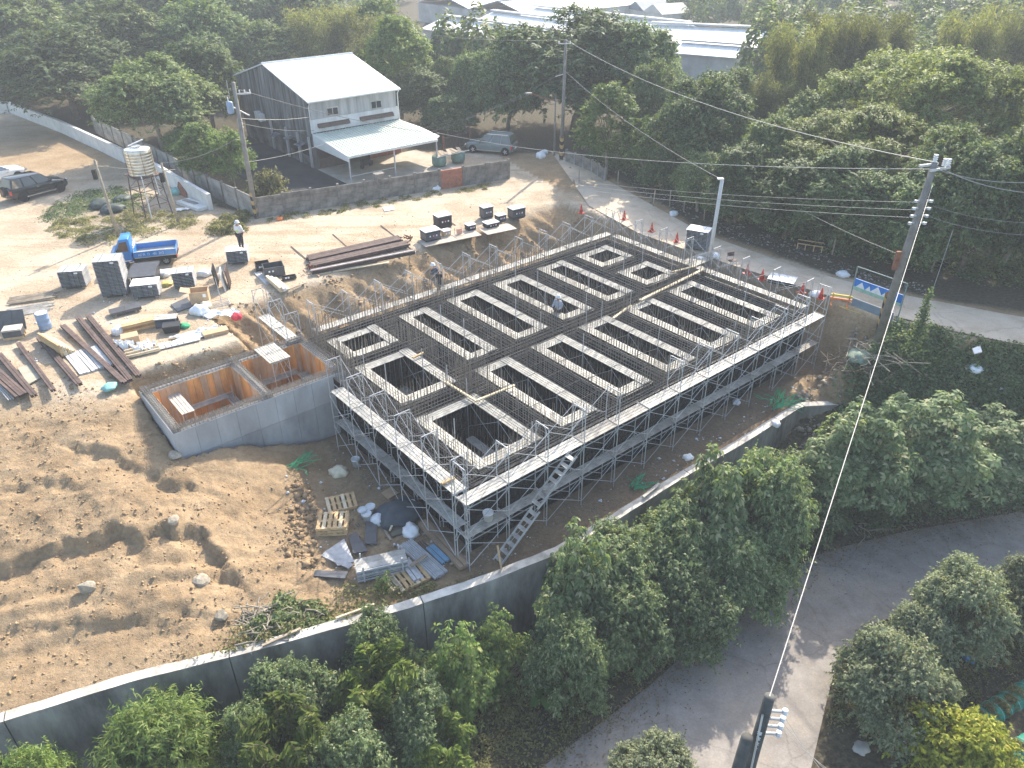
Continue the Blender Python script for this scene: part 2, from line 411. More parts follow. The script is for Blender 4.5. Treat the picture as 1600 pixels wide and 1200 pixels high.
def height(X, Y, fine=True):
    X = np.asarray(X, float); Y = np.asarray(Y, float)
    u, v = uvof(X, Y)
    s, al = poly_dist(X, Y, DIV_PTS)
    dr, _ = poly_dist(X, Y, ROAD_N)       # positive = far side of the near edge (road side)
    dl, _ = poly_dist(X, Y, LANE_N)
    a = np.maximum(-dr, 0); b = np.maximum(dl, 0)
    zr = np.where(dr > 0, 0.0, LOW*sm(a/(a+b+1e-6)*1.05))
    zr = np.where(dl < 0, LOW, zr)
    zr = np.where(v > 2.5, 0.0, zr)
    rough = fbm(X, Y, 0.35, 4, 3)
    # inside the site
    wl = 1.4+0.4*rough
    edge = 0.9*fbm(X, Y, 0.5, 3, 9)
    t1 = np.maximum.reduce([(v-17.0+0.4*edge)/(4.1+0.06*np.clip(u, 0, 24)+0.35*edge), (u-23.8+0.3*edge)/1.9, np.where(v > 15.5, (0.2-u)/wl, -1)])
    t2 = np.maximum.reduce([(v-15.7)/(1.5+0.4*edge), (-6.5-u)/0.7, (u-2)/1.0])
    tp = np.clip(np.minimum(t1, t2), 0, 1)
    tp = 0.8*tp+0.2*sm(tp)
    tf = np.where(u > 18.5, sm((-1.6-v+(u-19)*0.25)/3.2), 0)
    tp = np.maximum(tp, tf)
    ztop = np.where(u > 18.0, np.where(s > -50, zr, 0), 0.0)
    zpit = FLOOR+(ztop-FLOOR)*tp
    gul = sm(tp*(1-tp)*4)*(v > 12)
    zpit = zpit+gul*(0.62*fbm(u+0.5*v, v*0.3, 1.5, 4, 21, .6)+0.16*fbm(X, Y, 3.0, 4, 5, .65))
    zl = tps(X, Y)
    far_l = sm((-9-X-0*Y)/30.0)
    zl = np.clip(zl, FLOOR, 0.1)
    for pl, hh in zip(SCARP, SC_H):
        d, _ = poly_dist(X, Y, pl)
        d = d+0.5*fbm(X, Y, 1.1, 5, 151, .6)+0.16*fbm(X, Y, 4.5, 2, 152)
        zl = zl - hh*sm(-d/0.16)*np.exp(-np.maximum(-d-0.35, 0)/0.5)*(np.abs(d) < 6) + hh*0.35*np.exp(-(np.maximum(d, 0)/0.7))*(d > 0)
    zl = zl*(1-sm((v-19)/6))
    soil = (u < 0.0) & (v < 11.0) | ((u < -6.45) & (v < 26))
    earth = soil & (s > 0)
    # wheel ruts along the wall
    rut = 0.0
    for off in (1.3, 2.1, 3.4, 4.2):
        rut = rut - 0.13*np.exp(-((s-off-0.3*vnoise(X*.2, Y*.2, 4))/0.2)**2) + 0.05*np.exp(-((s-off-0.38)/0.16)**2)+0.035*np.sin(al*21)*np.exp(-((s-off-0.1)/0.22)**4)
    zl = zl + np.where((s > 0) & (X < -4), rut*(0.6+vnoise(X*.5, Y*.5, 8)), 0)
    rg = 1-2*np.abs(fbm(X, Y, 0.5, 4, 131, 0.55))
    lumps = 0.13*fbm(X, Y, 0.6, 6, 31, 0.66)+0.1*(rg-0.75)+0.09*fbm(X, Y, 3.0, 4, 35, 0.7)
    amp = sm((s-0.4)/1.5)*sm((0.6-u)/2)*np.clip(-zl/0.5, 0.12, 1)
    zl = zl+lumps*np.maximum(amp, 0.1*sm(s))
    back = (v >= 26) & (u < -6.45)
    z = np.where(soil, zl, np.where(back, np.minimum(0, zl*0)+0.0, zpit))
    yard = 0.05*fbm(X, Y, 0.3, 4, 51)
    z = np.where(z > -0.4, z+yard*sm((z+0.4)/0.4), z)
    z = np.where((u > 0) & (v < 11) & (s > 0) & (u < 24), z+0.1*fbm(X, Y, 0.8, 4, 61), z)
    dq = un(70, 245)
    z = np.where(u < -6.45, z+0.7*np.exp(-(((X-dq.x)/3.5)**2+((Y-dq.y)/2.6)**2))*(1+1.2*fbm(X, Y, .5, 4, 141)), z)
    # outside
    out = np.where(X < 12, LOW, np.minimum(zr, 0.0))
    lowmask = np.clip(-out/6.2, 0, 1)
    out = out+0.3*fbm(X, Y, 0.35, 4, 71)*lowmask
    offlane, _ = poly_dist(X, Y, LANE_S)
    z = np.where(s > 0, z, out)
    # heap of rubble at the pit's right front corner
    hp = un(1300, 585, -2.0)
    z = z+1.0*np.exp(-(((X-hp.x)/2.0)**2+((Y-hp.y)/1.5)**2))*(1+1.1*fbm(X, Y, 1.1, 4, 81))
    # far land
    fl = (s > 0) & (Y > 45) & (u < 60)
    z = np.where((dr > 0) & (s > 0) & (v > 22), 0.04*fbm(X, Y, 0.25, 3, 91), z)
    # flat beds for the road and the lane
    on_road = (dr > -0.2)
    drf, _ = poly_dist(X, Y, ROAD_F)
    z = np.where((dr > -0.1) & (drf < 0.1) & (X > 5), -0.06, z)
    z = np.where((dl < 0.1) & (offlane > -0.1), LOW-0.06, z)
    return z

def h1(x, y): return float(height(np.array([x]), np.array([y]))[0])

def axis(segs):
    out = [segs[0][0]]
    for a, b, st in segs:
        n = max(1, int(round((b-a)/st)))
        out += list(a+(b-a)*(np.arange(n)+1)/n)
    return np.array(out)
gx = axis([(-520, -120, 25), (-120, -60, 4), (-60, -26, 0.7), (-26, 3, 0.13), (3, 27, 0.22), (27, 60, 1.2), (60, 160, 6), (160, 520, 25)])
gy = axis([(-30, 8, 2.0), (8, 12, 0.5), (12, 38, 0.13), (38, 54, 0.25), (54, 90, 0.7), (90, 200, 6), (200, 760, 25)])
GX, GY = np.meshgrid(gx, gy)
GZ = height(GX, GY)
near = (GX > -30) & (GX < 27) & (GY < 60)
def grid_mesh(name, X, Y, Z):
    ny, nx = X.shape
    me = bpy.data.meshes.new(name)
    co = np.stack([X, Y, Z], -1).reshape(-1, 3).astype(np.float32)
    i = np.arange(ny*nx).reshape(ny, nx)
    q = np.stack([i[:-1, :-1], i[:-1, 1:], i[1:, 1:], i[1:, :-1]], -1).reshape(-1, 4)
    me.vertices.add(len(co)); me.vertices.foreach_set('co', co.ravel())
    me.loops.add(q.size); me.loops.foreach_set('vertex_index', q.ravel().astype(np.int32))
    me.polygons.add(len(q)); me.polygons.foreach_set('loop_start', (np.arange(len(q))*4).astype(np.int32))
    me.polygons.foreach_set('use_smooth', np.ones(len(q), bool))
    me.update(calc_edges=True); me.validate()
    return me
gm = grid_mesh('ground', GX, GY, GZ)
u_, v_ = uvof(GX, GY)
s_, _ = poly_dist(GX, GY, DIV_PTS); dr_, _ = poly_dist(GX, GY, ROAD_N); drf_, _ = poly_dist(GX, GY, ROAD_F)
wob = 1.6*fbm(GX, GY, 0.3, 4, 101)
pale = sm((GZ+0.35)/0.3)*(s_ > 0)*(dr_ < 3)*sm((GY-24)/4)          # dusty compacted yard
litter = np.maximum(sm((drf_+wob*0.6)/0.8)*(GX > 3.0), (s_ < -0.15)*1.0)  # leaf litter and weeds
litter = np.maximum(litter, ((GY > 68+wob) & (GX < 60) & (GX > -16))*1.0)
# ground beyond the left boundary walls
LW = [tuple(un(*q, 0)[:2]) for q in ((-60, 178), (20, 176), (100, 202), (250, 270), (330, 325), (400, 340), (520, 320))]
dlw, _ = poly_dist(GX, GY, LW)
litter = np.maximum(litter, sm((dlw-0.2)/0.4)*(GX < -17.5))
gp = un(200, 335, 0)
weeds = np.exp(-(((GX-gp.x)/5.0)**2+((GY-gp.y)/4.0)**2))
dug = np.exp(-(((GX-un(90, 235).x)/9.0)**2+((GY-un(90, 235).y)/8.0)**2))
pale = pale*(1-np.clip(1.5*dug, 0, 1))
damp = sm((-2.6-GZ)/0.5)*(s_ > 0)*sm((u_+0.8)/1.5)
at = gm.attributes.new('soil', 'FLOAT_COLOR', 'POINT')
at.data.foreach_set('color', np.stack([pale, np.clip(litter+0.5*weeds, 0, 1), damp, np.ones_like(pale)], -1).astype(np.float32).ravel())
m = bpy.data.materials.new('ground_earth'); m.use_nodes = True; MATS['ground_earth'] = m
t = m.node_tree; b = t.nodes['Principled BSDF']; b.inputs['Roughness'].default_value = 0.95; b.inputs['Specular IOR Level'].default_value = 0.15
geo = t.nodes.new('ShaderNodeNewGeometry')
def noise(sc, det=6, rough=0.6):
    n = t.nodes.new('ShaderNodeTexNoise'); n.inputs['Scale'].default_value = sc; n.inputs['Detail'].default_value = det; n.inputs['Roughness'].default_value = rough
    t.links.new(geo.outputs['Position'], n.inputs['Vector']); return n
def ramp(n, a, b, p0=0.35, p1=0.65):
    r = t.nodes.new('ShaderNodeValToRGB'); r.color_ramp.elements[0].position = p0; r.color_ramp.elements[1].position = p1
    r.color_ramp.elements[0].color = (*a, 1); r.color_ramp.elements[1].color = (*b, 1)
    t.links.new(n.outputs['Fac'], r.inputs[0]); return r
def mixc(f, a, b):
    x = t.nodes.new('ShaderNodeMixRGB'); t.links.new(f, x.inputs[0]); t.links.new(a, x.inputs[1]); t.links.new(b, x.inputs[2]); return x
vc = t.nodes.new('ShaderNodeVertexColor'); vc.layer_name = 'soil'
sep = t.nodes.new('ShaderNodeSeparateColor'); t.links.new(vc.outputs['Color'], sep.inputs[0])
nb = noise(0.6, 8, 0.7); nf = noise(6, 6, 0.7); nl = noise(0.22, 4)
earth = ramp(nb, (0.255, 0.178, 0.103), (0.37, 0.27, 0.165))
paler = ramp(nb, (0.38, 0.3, 0.21), (0.5, 0.415, 0.31))
lit = ramp(nf, (0.045, 0.038, 0.026), (0.105, 0.09, 0.058))
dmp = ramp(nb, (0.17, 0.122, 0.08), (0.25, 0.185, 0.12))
tr1 = ramp(nl, (0.35, 0.27, 0.185), (0.54, 0.455, 0.345), .42, .56)
pm_ = t.nodes.new('ShaderNodeMixRGB'); pm_.inputs[0].default_value = .5; t.links.new(paler.outputs[0], pm_.inputs[1]); t.links.new(tr1.outputs[0], pm_.inputs[2])
x = mixc(sep.outputs[0], earth.outputs[0], pm_.outputs[0])
mpn = t.nodes.new('ShaderNodeMapping'); mpn.inputs['Rotation'].default_value = (0, 0, -0.62); mpn.inputs['Scale'].default_value = (.09, .95, 1); t.links.new(geo.outputs['Position'], mpn.inputs[0])
nst = t.nodes.new('ShaderNodeTexNoise'); nst.inputs['Scale'].default_value = 1; nst.inputs['Detail'].default_value = 7; t.links.new(mpn.outputs[0], nst.inputs['Vector'])
rst = t.nodes.new('ShaderNodeValToRGB'); rst.color_ramp.elements[0].position = .52; rst.color_ramp.elements[1].position = .66; t.links.new(nst.outputs['Fac'], rst.inputs[0])
mst = t.nodes.new('ShaderNodeMath'); mst.operation = 'MULTIPLY'; mst.inputs[1].default_value = .6; t.links.new(rst.outputs[0], mst.inputs[0])
x = mixc(mst.outputs[0], x.outputs[0], earth.outputs[0])
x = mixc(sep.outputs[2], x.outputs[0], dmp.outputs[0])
x = mixc(sep.outputs[1], x.outputs[0], lit.outputs[0])
fine = t.nodes.new('ShaderNodeMixRGB'); fine.blend_type = 'OVERLAY'; fine.inputs[0].default_value = 0.55
t.links.new(x.outputs[0], fine.inputs[1]); t.links.new(nf.outputs['Fac'], fine.inputs[2])
t.links.new(fine.outputs[0], b.inputs['Base Color'])
bp = t.nodes.new('ShaderNodeBump'); bp.inputs['Strength'].default_value = 0.9; bp.inputs['Distance'].default_value = 0.12
nn = noise(3.2, 9, 0.75); t.links.new(nn.outputs['Fac'], bp.inputs['Height']); t.links.new(bp.outputs[0], b.inputs['Normal'])
gm.materials.append(m)
tag(put('ground', gm), kind='structure')

def strip(name, A, B, z, n, material, follow=False):
    """A sheet between two edge lines, resampled to n stations across 4 columns."""
    def res(P):
        P = np.array(P, float); d = np.r_[0, np.cumsum(np.hypot(*(P[1:]-P[:-1]).T))]
        q = np.linspace(0, d[-1], n)
        return np.stack([np.interp(q, d, P[:, 0]), np.interp(q, d, P[:, 1])], -1)
    a, c = res(A), res(B)
    cols = []
    for k in range(9):
        w = k/8
        cols.append(a*(1-w)+c*w)
    cc = np.stack(cols, 1)
    X, Y = cc[..., 0], cc[..., 1]
    Z = np.full(X.shape, float(z))
    me = grid_mesh(name, X, Y, Z); me.materials.append(material)
    return tag(put(name, me), kind='structure')

def roadmat(name, a, b, stain, sc=0.8):
    m = bpy.data.materials.new(name); m.use_nodes = True; t = m.node_tree; p = t.nodes['Principled BSDF']
    p.inputs['Roughness'].default_value = 0.9; p.inputs['Specular IOR Level'].default_value = 0.2
    g = t.nodes.new('ShaderNodeNewGeometry')
    def nz(s, d):
        n = t.nodes.new('ShaderNodeTexNoise'); n.inputs['Scale'].default_value = s; n.inputs['Detail'].default_value = d; n.inputs['Roughness'].default_value = 0.7
        t.links.new(g.outputs['Position'], n.inputs['Vector']); return n
    n1 = nz(sc, 8); r = t.nodes.new('ShaderNodeValToRGB')
    r.color_ramp.elements[0].position = 0.34; r.color_ramp.elements[0].color = (*a, 1); r.color_ramp.elements[1].position = 0.66; r.color_ramp.elements[1].color = (*b, 1)
    t.links.new(n1.outputs['Fac'], r.inputs[0])
    n2 = nz(0.33, 9); r2 = t.nodes.new('ShaderNodeValToRGB'); r2.color_ramp.elements[0].position = 0.5; r2.color_ramp.elements[1].position = 0.68
    t.links.new(n2.outputs['Fac'], r2.inputs[0])
    mx = t.nodes.new('ShaderNodeMixRGB'); mx.inputs[2].default_value = (*stain, 1)
    t.links.new(r2.outputs[0], mx.inputs[0]); t.links.new(r.outputs[0], mx.inputs[1])
    n3 = nz(14, 4); ov = t.nodes.new('ShaderNodeMixRGB'); ov.blend_type = 'OVERLAY'; ov.inputs[0].default_value = 0.35
    t.links.new(mx.outputs[0], ov.inputs[1]); t.links.new(n3.outputs['Fac'], ov.inputs[2])
    vo = t.nodes.new('ShaderNodeTexVoronoi'); vo.feature = 'DISTANCE_TO_EDGE'; vo.inputs['Scale'].default_value = .45
    wp_ = t.nodes.new('ShaderNodeMixRGB'); wp_.inputs[0].default_value = .35; t.links.new(g.outputs['Position'], wp_.inputs[1]); t.links.new(n1.outputs['Color'], wp_.inputs[2]); t.links.new(wp_.outputs[0], vo.inputs['Vector'])
    cr = t.nodes.new('ShaderNodeMapRange'); cr.inputs['From Min'].default_value = 0; cr.inputs['From Max'].default_value = .012; cr.inputs['To Min'].default_value = .8; cr.inputs['To Max'].default_value = 1
    t.links.new(vo.outputs['Distance'], cr.inputs['Value'])
    ck = t.nodes.new('ShaderNodeMixRGB'); ck.blend_type = 'MULTIPLY'; ck.inputs[0].default_value = 1; t.links.new(ov.outputs[0], ck.inputs[1]); t.links.new(cr.outputs[0], ck.inputs[2])
    t.links.new(ck.outputs[0], p.inputs['Base Color'])
    bp = t.nodes.new('ShaderNodeBump'); bp.inputs['Strength'].default_value = 0.3; bp.inputs['Distance'].default_value = 0.02
    t.links.new(n3.outputs['Fac'], bp.inputs['Height']); t.links.new(bp.outputs[0], p.inputs['Normal'])
    return m
ROAD_M = roadmat('road_concrete', (0.5, 0.405, 0.295), (0.62, 0.52, 0.4), (0.42, 0.325, 0.225))
LANE_M = roadmat('lane_asphalt', (0.21, 0.188, 0.166), (0.31, 0.28, 0.25), (0.34, 0.29, 0.235), 1.1)
strip('road', ROAD_N, ROAD_F, 0.006, 160, ROAD_M)
strip('lane', LANE_S, LANE_N, LOW+0.004, 120, LANE_M)
# ---------------------------------------------------------------- retaining wall
WT, WB = -2.8, -7.2
def resample(P, step):
    P = np.array(P, float); d = np.r_[0, np.cumsum(np.hypot(*(P[1:]-P[:-1]).T))]
    n = max(2, int(d[-1]/step)+1); q = np.linspace(0, d[-1], n)
    return np.stack([np.interp(q, d, P[:, 0]), np.interp(q, d, P[:, 1])], -1)
wall = thing('retaining_wall', 'long weathered concrete retaining wall between the bare site and the green lane below', 'wall', (0, 0, 0))
wp = resample(WALL_PTS[:-1]+[WALL_PTS[-1]], 0.5)
cuts = [0]
acc = 0
for i in range(1, len(wp)):
    acc += np.hypot(*(wp[i]-wp[i-1]))
    if acc > 6.1 or i == len(wp)-1: cuts.append(i); acc = 0
for a, b in zip(cuts[:-1], cuts[1:]):
    mb = MB(); prev = None
    for i in range(a, b+1):
        j0, j1 = max(0, i-1), min(len(wp)-1, i+1)
        d = wp[j1]-wp[j0]; d = d/np.hypot(*d); n = np.array([-d[1], d[0]])
        p = wp[i].copy()
        if i == a: p = p+d*0.018
        if i == b: p = p-d*0.018
        jt = 0.008*math.sin(i*1.7); jx = 0.008*math.sin(i*2.3)
        top = WT+0.25*max(0, (p[0]+3)/-12.0)*0+jt
        ring = [(*(p-n*(0.2+jx)), WB), (*(p+n*0.22), WB), (*(p+n*(0.2+jx)), top+jx), (*(p-n*0.17), top)]
        if prev is not None:
            for k in range(4):
                q = (k+1) % 4
                mb.poly([prev[k], prev[q], ring[q], ring[k]])
            if False: pass
        if i == a: mb.poly(ring[::-1])
        if i == b: mb.poly(ring)
        prev = ring
    # two tones: sunlit top and backlit face put into the colours, face also weathered
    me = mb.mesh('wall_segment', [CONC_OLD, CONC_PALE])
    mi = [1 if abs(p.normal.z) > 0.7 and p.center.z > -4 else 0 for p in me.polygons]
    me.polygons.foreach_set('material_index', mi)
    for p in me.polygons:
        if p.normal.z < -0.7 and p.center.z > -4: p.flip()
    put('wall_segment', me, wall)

# ---------------------------------------------------------------- foundation: cells, form panels, rebar
TOP = -0.06
CELLS = {   # name: (u0, u1, v0, v1, where)
    'Fa': (1.6, 4.9, 1.3, 5.8, 'square pit at the near corner'),
    'C0': (1.85, 4.9, 7.05, 11.2, 'pit beside the grey concrete tank'),
    'B0': (2.1, 5.0, 12.0, 14.4, 'small pit behind the pit beside the concrete tank'),
    'F1': (5.95, 8.1, 1.35, 7.4, 'long near-side pit next to the square one'),
    'F2': (9.4, 11.6, 1.45, 7.4, 'second long near-side pit from the square one'),
    'F3': (12.6, 14.8, 1.45, 7.4, 'third long near-side pit from the square one'),
    'F4': (15.9, 18.2, 1.45, 7.4, 'fourth long near-side pit from the square one'),
    'F5': (19.4, 21.7, 1.45, 7.4, 'long near-side pit closest to the cones'),
    'B1': (6.3, 8.2, 8.25, 14.4, 'far-side pit before the slate jacketed worker'),
    'B2': (9.35, 11.6, 8.35, 14.4, 'second long far-side pit from the slate jacketed worker'),
    'B3': (12.6, 14.85, 8.4, 14.4, 'far-side pit by the pale blue shirted worker'),
    'B4': (15.95, 18.1, 8.5, 14.4, 'far-side pit next to two small pits'),
    'P1': (19.1, 21.9, 12.0, 14.4, 'small pit in the farthest corner'),
    'P2': (19.2, 21.9, 8.55, 11.0, 'small pit nearest the pale road post'),
}
def panel_mesh(w, h, name='form_panel'):
    mb = MB()
    mb.box(-w/2+.004, 0.02, 0, w/2-.004, 0.05, h-.006)
    for k in range(int(w/0.15)+1):
        x = -w/2+.012+k*(w-.024)/int(w/0.15)
        mb.box(x-.008, -0.02, 0, x+.008, 0.0199, h-.006)
    for k in range(int(h/0.3)+1):
        z = .01+k*(h-.03)/int(h/0.3)
        mb.box(-w/2+.0125, -0.0185, z-.008, w/2-.0125, 0.0198, z+.008)
    return mb.mesh(name, BLACKP)
PAN = panel_mesh(0.6, 1.55)
def frame_of(o, loc=None):
    return o
def formwork(o, u0, u1, v0, v1, inside=True, rows=2, sides='nsew', zbase=FLOOR):
    """Black panels standing round a rectangle, ribs showing inwards (inside) or outwards."""
    def run(a, b, rot, off):
        L = b-a; n = max(1, round(L/0.6)); w = L/n
        for k in range(n):
            c = a+w*(k+.5)
            for r in range(rows):
                x, y = (c, off) if rot in (0, math.pi) else (off, c)
                p = put('form_panel', PAN, o, (x, y, zbase+r*1.555), rot, (w/0.6, 1, 1))
    pi = math.pi
    flip = 0 if inside else pi
    if 'n' in sides: run(u0, u1, (0+flip) % (2*pi) if flip else 0, v1)
    if 's' in sides: run(u0, u1, pi if inside else 0, v0)
    if 'e' in sides: run(v0, v1, -pi/2 if inside else pi/2, u1)
    if 'w' in sides: run(v0, v1, pi/2 if inside else -pi/2, u0)
# ribs on PAN face -y (towards the viewer standing at smaller y)
for k, (u0, u1, v0, v1, where) in CELLS.items():
    o = thing('pit_formwork', 'black form panels lining the '+where, 'formwork', fw(0, 0), TH, 'black formwork lining the foundation pits')
    formwork(o, u0, u1, v0, v1, True, 2)
    rnd = random.Random(hash(k) % 99 if False else sum(map(ord, k)))
    mb = MB(); mb.box(u0-.02, v0-.02, FLOOR-.12, u1+.02, v1+.02, FLOOR+.03)
    mb.build('base_slab', CONC, o)
    mb = MB()   # vertical steel pipes bracing the panels
    for (a, b, f) in ((u0, u1, lambda q: (q, v1-.07)), (u0, u1, lambda q: (q, v0+.07)), (v0, v1, lambda q: (u0+.07, q)), (v0, v1, lambda q: (u1-.07, q))):
        n = max(2, int((b-a)/0.24))
        for i in range(n):
            q = a+(b-a)*(i+.5)/n
            x, y = f(q); mb.tube((x, y, FLOOR+.03), (x+(rng.random()-.5)*.03, y, -.2-rng.random()*.4), .015, 4)
    tag(mb.build('wall_bars', REBAR_L, o), kind='stuff')

outer = thing('outer_formwork', 'dark panel formwork along the outer walls of the foundation behind the scaffold', 'formwork', fw(0, 0), TH)
OU0, OU1, OV0, OV1 = 0.78, 22.85, 0.78, 15.25
formwork(outer, OU0, OU1, OV0, OV1, False, 2, 's')
formwork(outer, OU0, OU1, OV0, 11.1, False, 2, 'w')
formwork(outer, 1.6, OU1, OV0, OV1, False, 2, 'en')
for zz in (-2.6, -1.9, -.95, -.4):
    for dv in (-.06,):
        mb = MB(); mb.tube((OU0-.1, OV0-.07, zz), (OU1+.1, OV0-.07, zz), .024, 6); mb.build('waling_pipe', STEEL, outer)
        mb = MB(); mb.tube((OU0-.07, OV0-.1, zz), (OU0-.07, 11.0, zz), .024, 6); mb.build('waling_pipe', STEEL, outer)

# walls between the cells: cores and reinforcement
foundation = thing('foundation', 'half built foundation with dense bundles of steel bars rising between the pits', 'foundation', fw(0, 0), TH)
RUNS = []   # rectangles of wall (u0,u1,v0,v1)
RUNS += [(OU0+.05, OU1-.05, OV0+.05, 1.27), (OU0+.05, 1.55, 1.27, 11.12), (1.5, 1.85, 11.15, OV1-.05), (21.95, OU1-.05, 1.27, OV1-.05), (1.55, 21.95, 14.45, OV1-.05)]
RUNS += [(4.95, 21.95, 7.45, 8.2), (1.55, 5.9, 5.85, 7.0), (1.55, 6.25, 11.25, 11.95)]
fr = [(4.95, 5.9), (8.15, 9.35), (11.65, 12.55), (14.85, 15.85), (18.25, 19.35)]
for a, b in fr: RUNS.append((a, b, 1.27, 7.45))
bk = [(4.95, 6.25), (8.25, 9.3), (11.65, 12.55), (14.9, 15.9), (18.15, 19.05)]
for a, b in bk: RUNS.append((a, b, 8.2, 14.45))
RUNS += [(19.05, 21.95, 11.05, 11.95)]
for (a, b, c, d) in RUNS:
    mb = MB(); mb.box(a, c, FLOOR-.1, b, d, -1.5-rng.random()*.1)
    mb.build('wall_core', mat('blinding', (0.15, 0.13, 0.11), 0.95, 0.35, 2), foundation)
def rebar_run(a, b, c, d):
    along_u = (b-a) > (d-c)
    L0, L1 = (a, b) if along_u else (c, d)
    W0, W1 = (c, d) if along_u else (a, b)
    P = (lambda l, w, z: (l, w, z)) if along_u else (lambda l, w, z: (w, l, z))
    wid = W1-W0
    cage = MB(); star = MB()
    edges = [W0+.07, W1-.07]
    for e in edges:
        for z in (-.12, -.3, -.55, -.85, -1.15):
            j = (rng.random()-.5)*.03
            cage.tube(P(L0, e+j, z), P(L1, e-j, z+(rng.random()-.5)*.03), .015, 4)
    nw = max(3, int(wid/0.2))
    for i in range(nw):
        w = W0+.08+(wid-.16)*i/(nw-1)
        for z in (-.16, -.7):
            cage.tube(P(L0, w+(rng.random()-.5)*.04, z), P(L1, w+(rng.random()-.5)*.1, z), .0145, 4)
    n = int((L1-L0)/0.17)
    for i in range(n+1):
        l = L0+(L1-L0)*(i+.5)/(n+1)
        if i % 7 == 0:
            cage.tube(P(l, W0+.05, -.1), P(l, W1-.05, -.1), .010, 4)
        for e in edges+([(W0+W1)/2] if wid > .9 and i % 2 else []):
            if rng.random() < .12: continue
            lean = (rng.random()-.5)*.08; h = .95+rng.random()*.28
            star.tube(P(l+(rng.random()-.5)*.03, e, -1.0), P(l+lean, e+(rng.random()-.5)*.05, h), .0155, 4)
    tag(cage.build('rebar_cage', REBAR, foundation), kind='stuff')
    tag(star.build('starter_bars', REBAR_L, foundation), kind='stuff')
for r in RUNS: rebar_run(*r)

# ---------------------------------------------------------------- scaffolds
LIFT = 1.6
def deck_mesh(L, W=0.5, dusty=False, name='deck_board'):
    mb = MB(); n = 4; g = .022; w = (W-g*(n-1))/n
    for k in range(n):
        y = -W/2+k*(w+g); mb.box(0.01, y, -.03, L-.01, y+w, 0)
    for x in (0.06, L/3, 2*L/3, L-.11): mb.box(x, -W/2+.01, -.05, x+.05, W/2-.01, -.031)
    for x in (.0, L): mb.tube((x, -W/2+.02, .01), (x, W/2-.02, .01), .02, 5)
    return mb.mesh(name, DECK_P if W == RINGW else DECK_D if dusty else DECK)
RINGW = .5
DECKM = {}
def deck(parent, a, b, z, W=0.5, dusty=None):
    a, b = Vector((*a, z)), Vector((*b, z)); L = (b-a).length
    d = rng.random() < .22 if dusty is None else dusty
    key = (round(L, 2), W, d)
    if key not in DECKM: DECKM[key] = deck_mesh(L, W, d)
    return put('deck_board', DECKM[key], parent, a, math.atan2(b.y-a.y, b.x-a.x))
def frame_mesh(w=0.72, h=LIFT):
    mb = MB(); r = .021
    for y in (0, w): mb.tube((0, y, 0), (0, y, h), r, 6)
    mb.tube((0, 0, h-.03), (0, w, h-.03), r, 6)
    mb.tube((0, .0, h-.55), (0, .17, h-.12), .013, 5); mb.tube((0, .17, h-.12), (0, .3, h-.035), .013, 5)
    mb.tube((0, w, h-.55), (0, w-.17, h-.12), .013, 5); mb.tube((0, w-.17, h-.12), (0, w-.3, h-.035), .013, 5)
    mb.tube((0, .02, .35), (0, .16, .35), .012, 4); mb.tube((0, .16, .1), (0, .16, h-.14), .013, 5)
    return mb.mesh('frame', STEEL)
FRM = frame_mesh()
def brace_mesh(L, h=1.15, z=.28):
    mb = MB(); mb.tube((0, 0, z), (L, 0, z+h), .0135, 5); mb.tube((0, .012, z+h), (L, .012, z), .0135, 5)
    return mb.mesh('cross_brace', STEEL)
BRM = brace_mesh(1.83); BRM2 = {}
def scaffold_run(label, group, o0, rot, nb, levels, L=1.83, width=.72, decks=(), dtype=None, jack=True, skip=lambda k, l: False, outer_br=True):
    o = thing('scaffold', label, 'scaffold', o0, rot, group)
    BM = BRM if abs(L-1.83) < .01 else BRM2.setdefault(round(L, 3), brace_mesh(L))
    for li, z in enumerate(levels):
        for k in range(nb+1):
            if skip(k, li): continue
            put('frame', FRM, o, (k*L, 0, z))
        for k in range(nb):
            if skip(k, li) or skip(k+1, li): continue
            for y in (0, width):
                if rng.random() < .9: put('cross_brace', BM, o, (k*L, y+(.025 if y else -.025), z))
    for z, y, W in decks:
        for k in range(nb): deck(o, (k*L, y), ((k+1)*L, y), z+(rng.random()-.5)*.02, W)
    if jack:
        jm = MB(); jm.tube((0, 0, -.02), (0, 0, .2), .017, 6); jm.box(-.09, -.09, -.03, .09, .09, -.02); jm.box(-.2, -.16, -.07, .2, .16, -.031)
        me = jm.mesh('base_plate', CONC_PALE)
        for k in range(nb+1):
            put('base_plate', me, o, (k*L, 0, levels[0]-.05), rng.random()*.5)
    return o
LV = [FLOOR+.02, FLOOR+.02+LIFT, .02]
front = scaffold_run('tall two-deck scaffold along the near long side, above the green lane', 'steel frame scaffolds round the foundation',
    fw(0.02, -.06), TH, 12, LV, L=1.94, decks=((0.0, .33, .6), (-LIFT, .27, .4)), skip=lambda k, l: l == 2 and k in (5,))
left = scaffold_run('steel frame scaffold on the short side between the concrete tank and the near corner', 'steel frame scaffolds round the foundation',
    fw(0.68, 0.74), TH+math.pi/2, 5, LV, L=1.83, decks=((0.02, .35, .6), (-LIFT, .4, .48)))
back = scaffold_run('steel frame scaffold below the dirt bank on the far long side of the foundation', 'steel frame scaffolds round the foundation',
    fw(2.2, 15.3), TH, 11, LV[1:], L=1.93, decks=((.03, .33, .52),), jack=False)
right = scaffold_run('steel frame scaffold on the short side facing the row of traffic cones', 'steel frame scaffolds round the foundation',
    fw(23.72, 1.2), TH+math.pi/2, 7, LV[1:], L=1.98, decks=((.03, .35, .52),), jack=False)
side = scaffold_run('short steel scaffold bridging the gully behind the concrete tank, below the white rubbish', 'steel frame scaffolds round the foundation',
    fw(1.3, 15.2), TH+math.pi/2, 2, [-1.6, 0.0], L=1.83, decks=((.05, .36, .6),), jack=False)

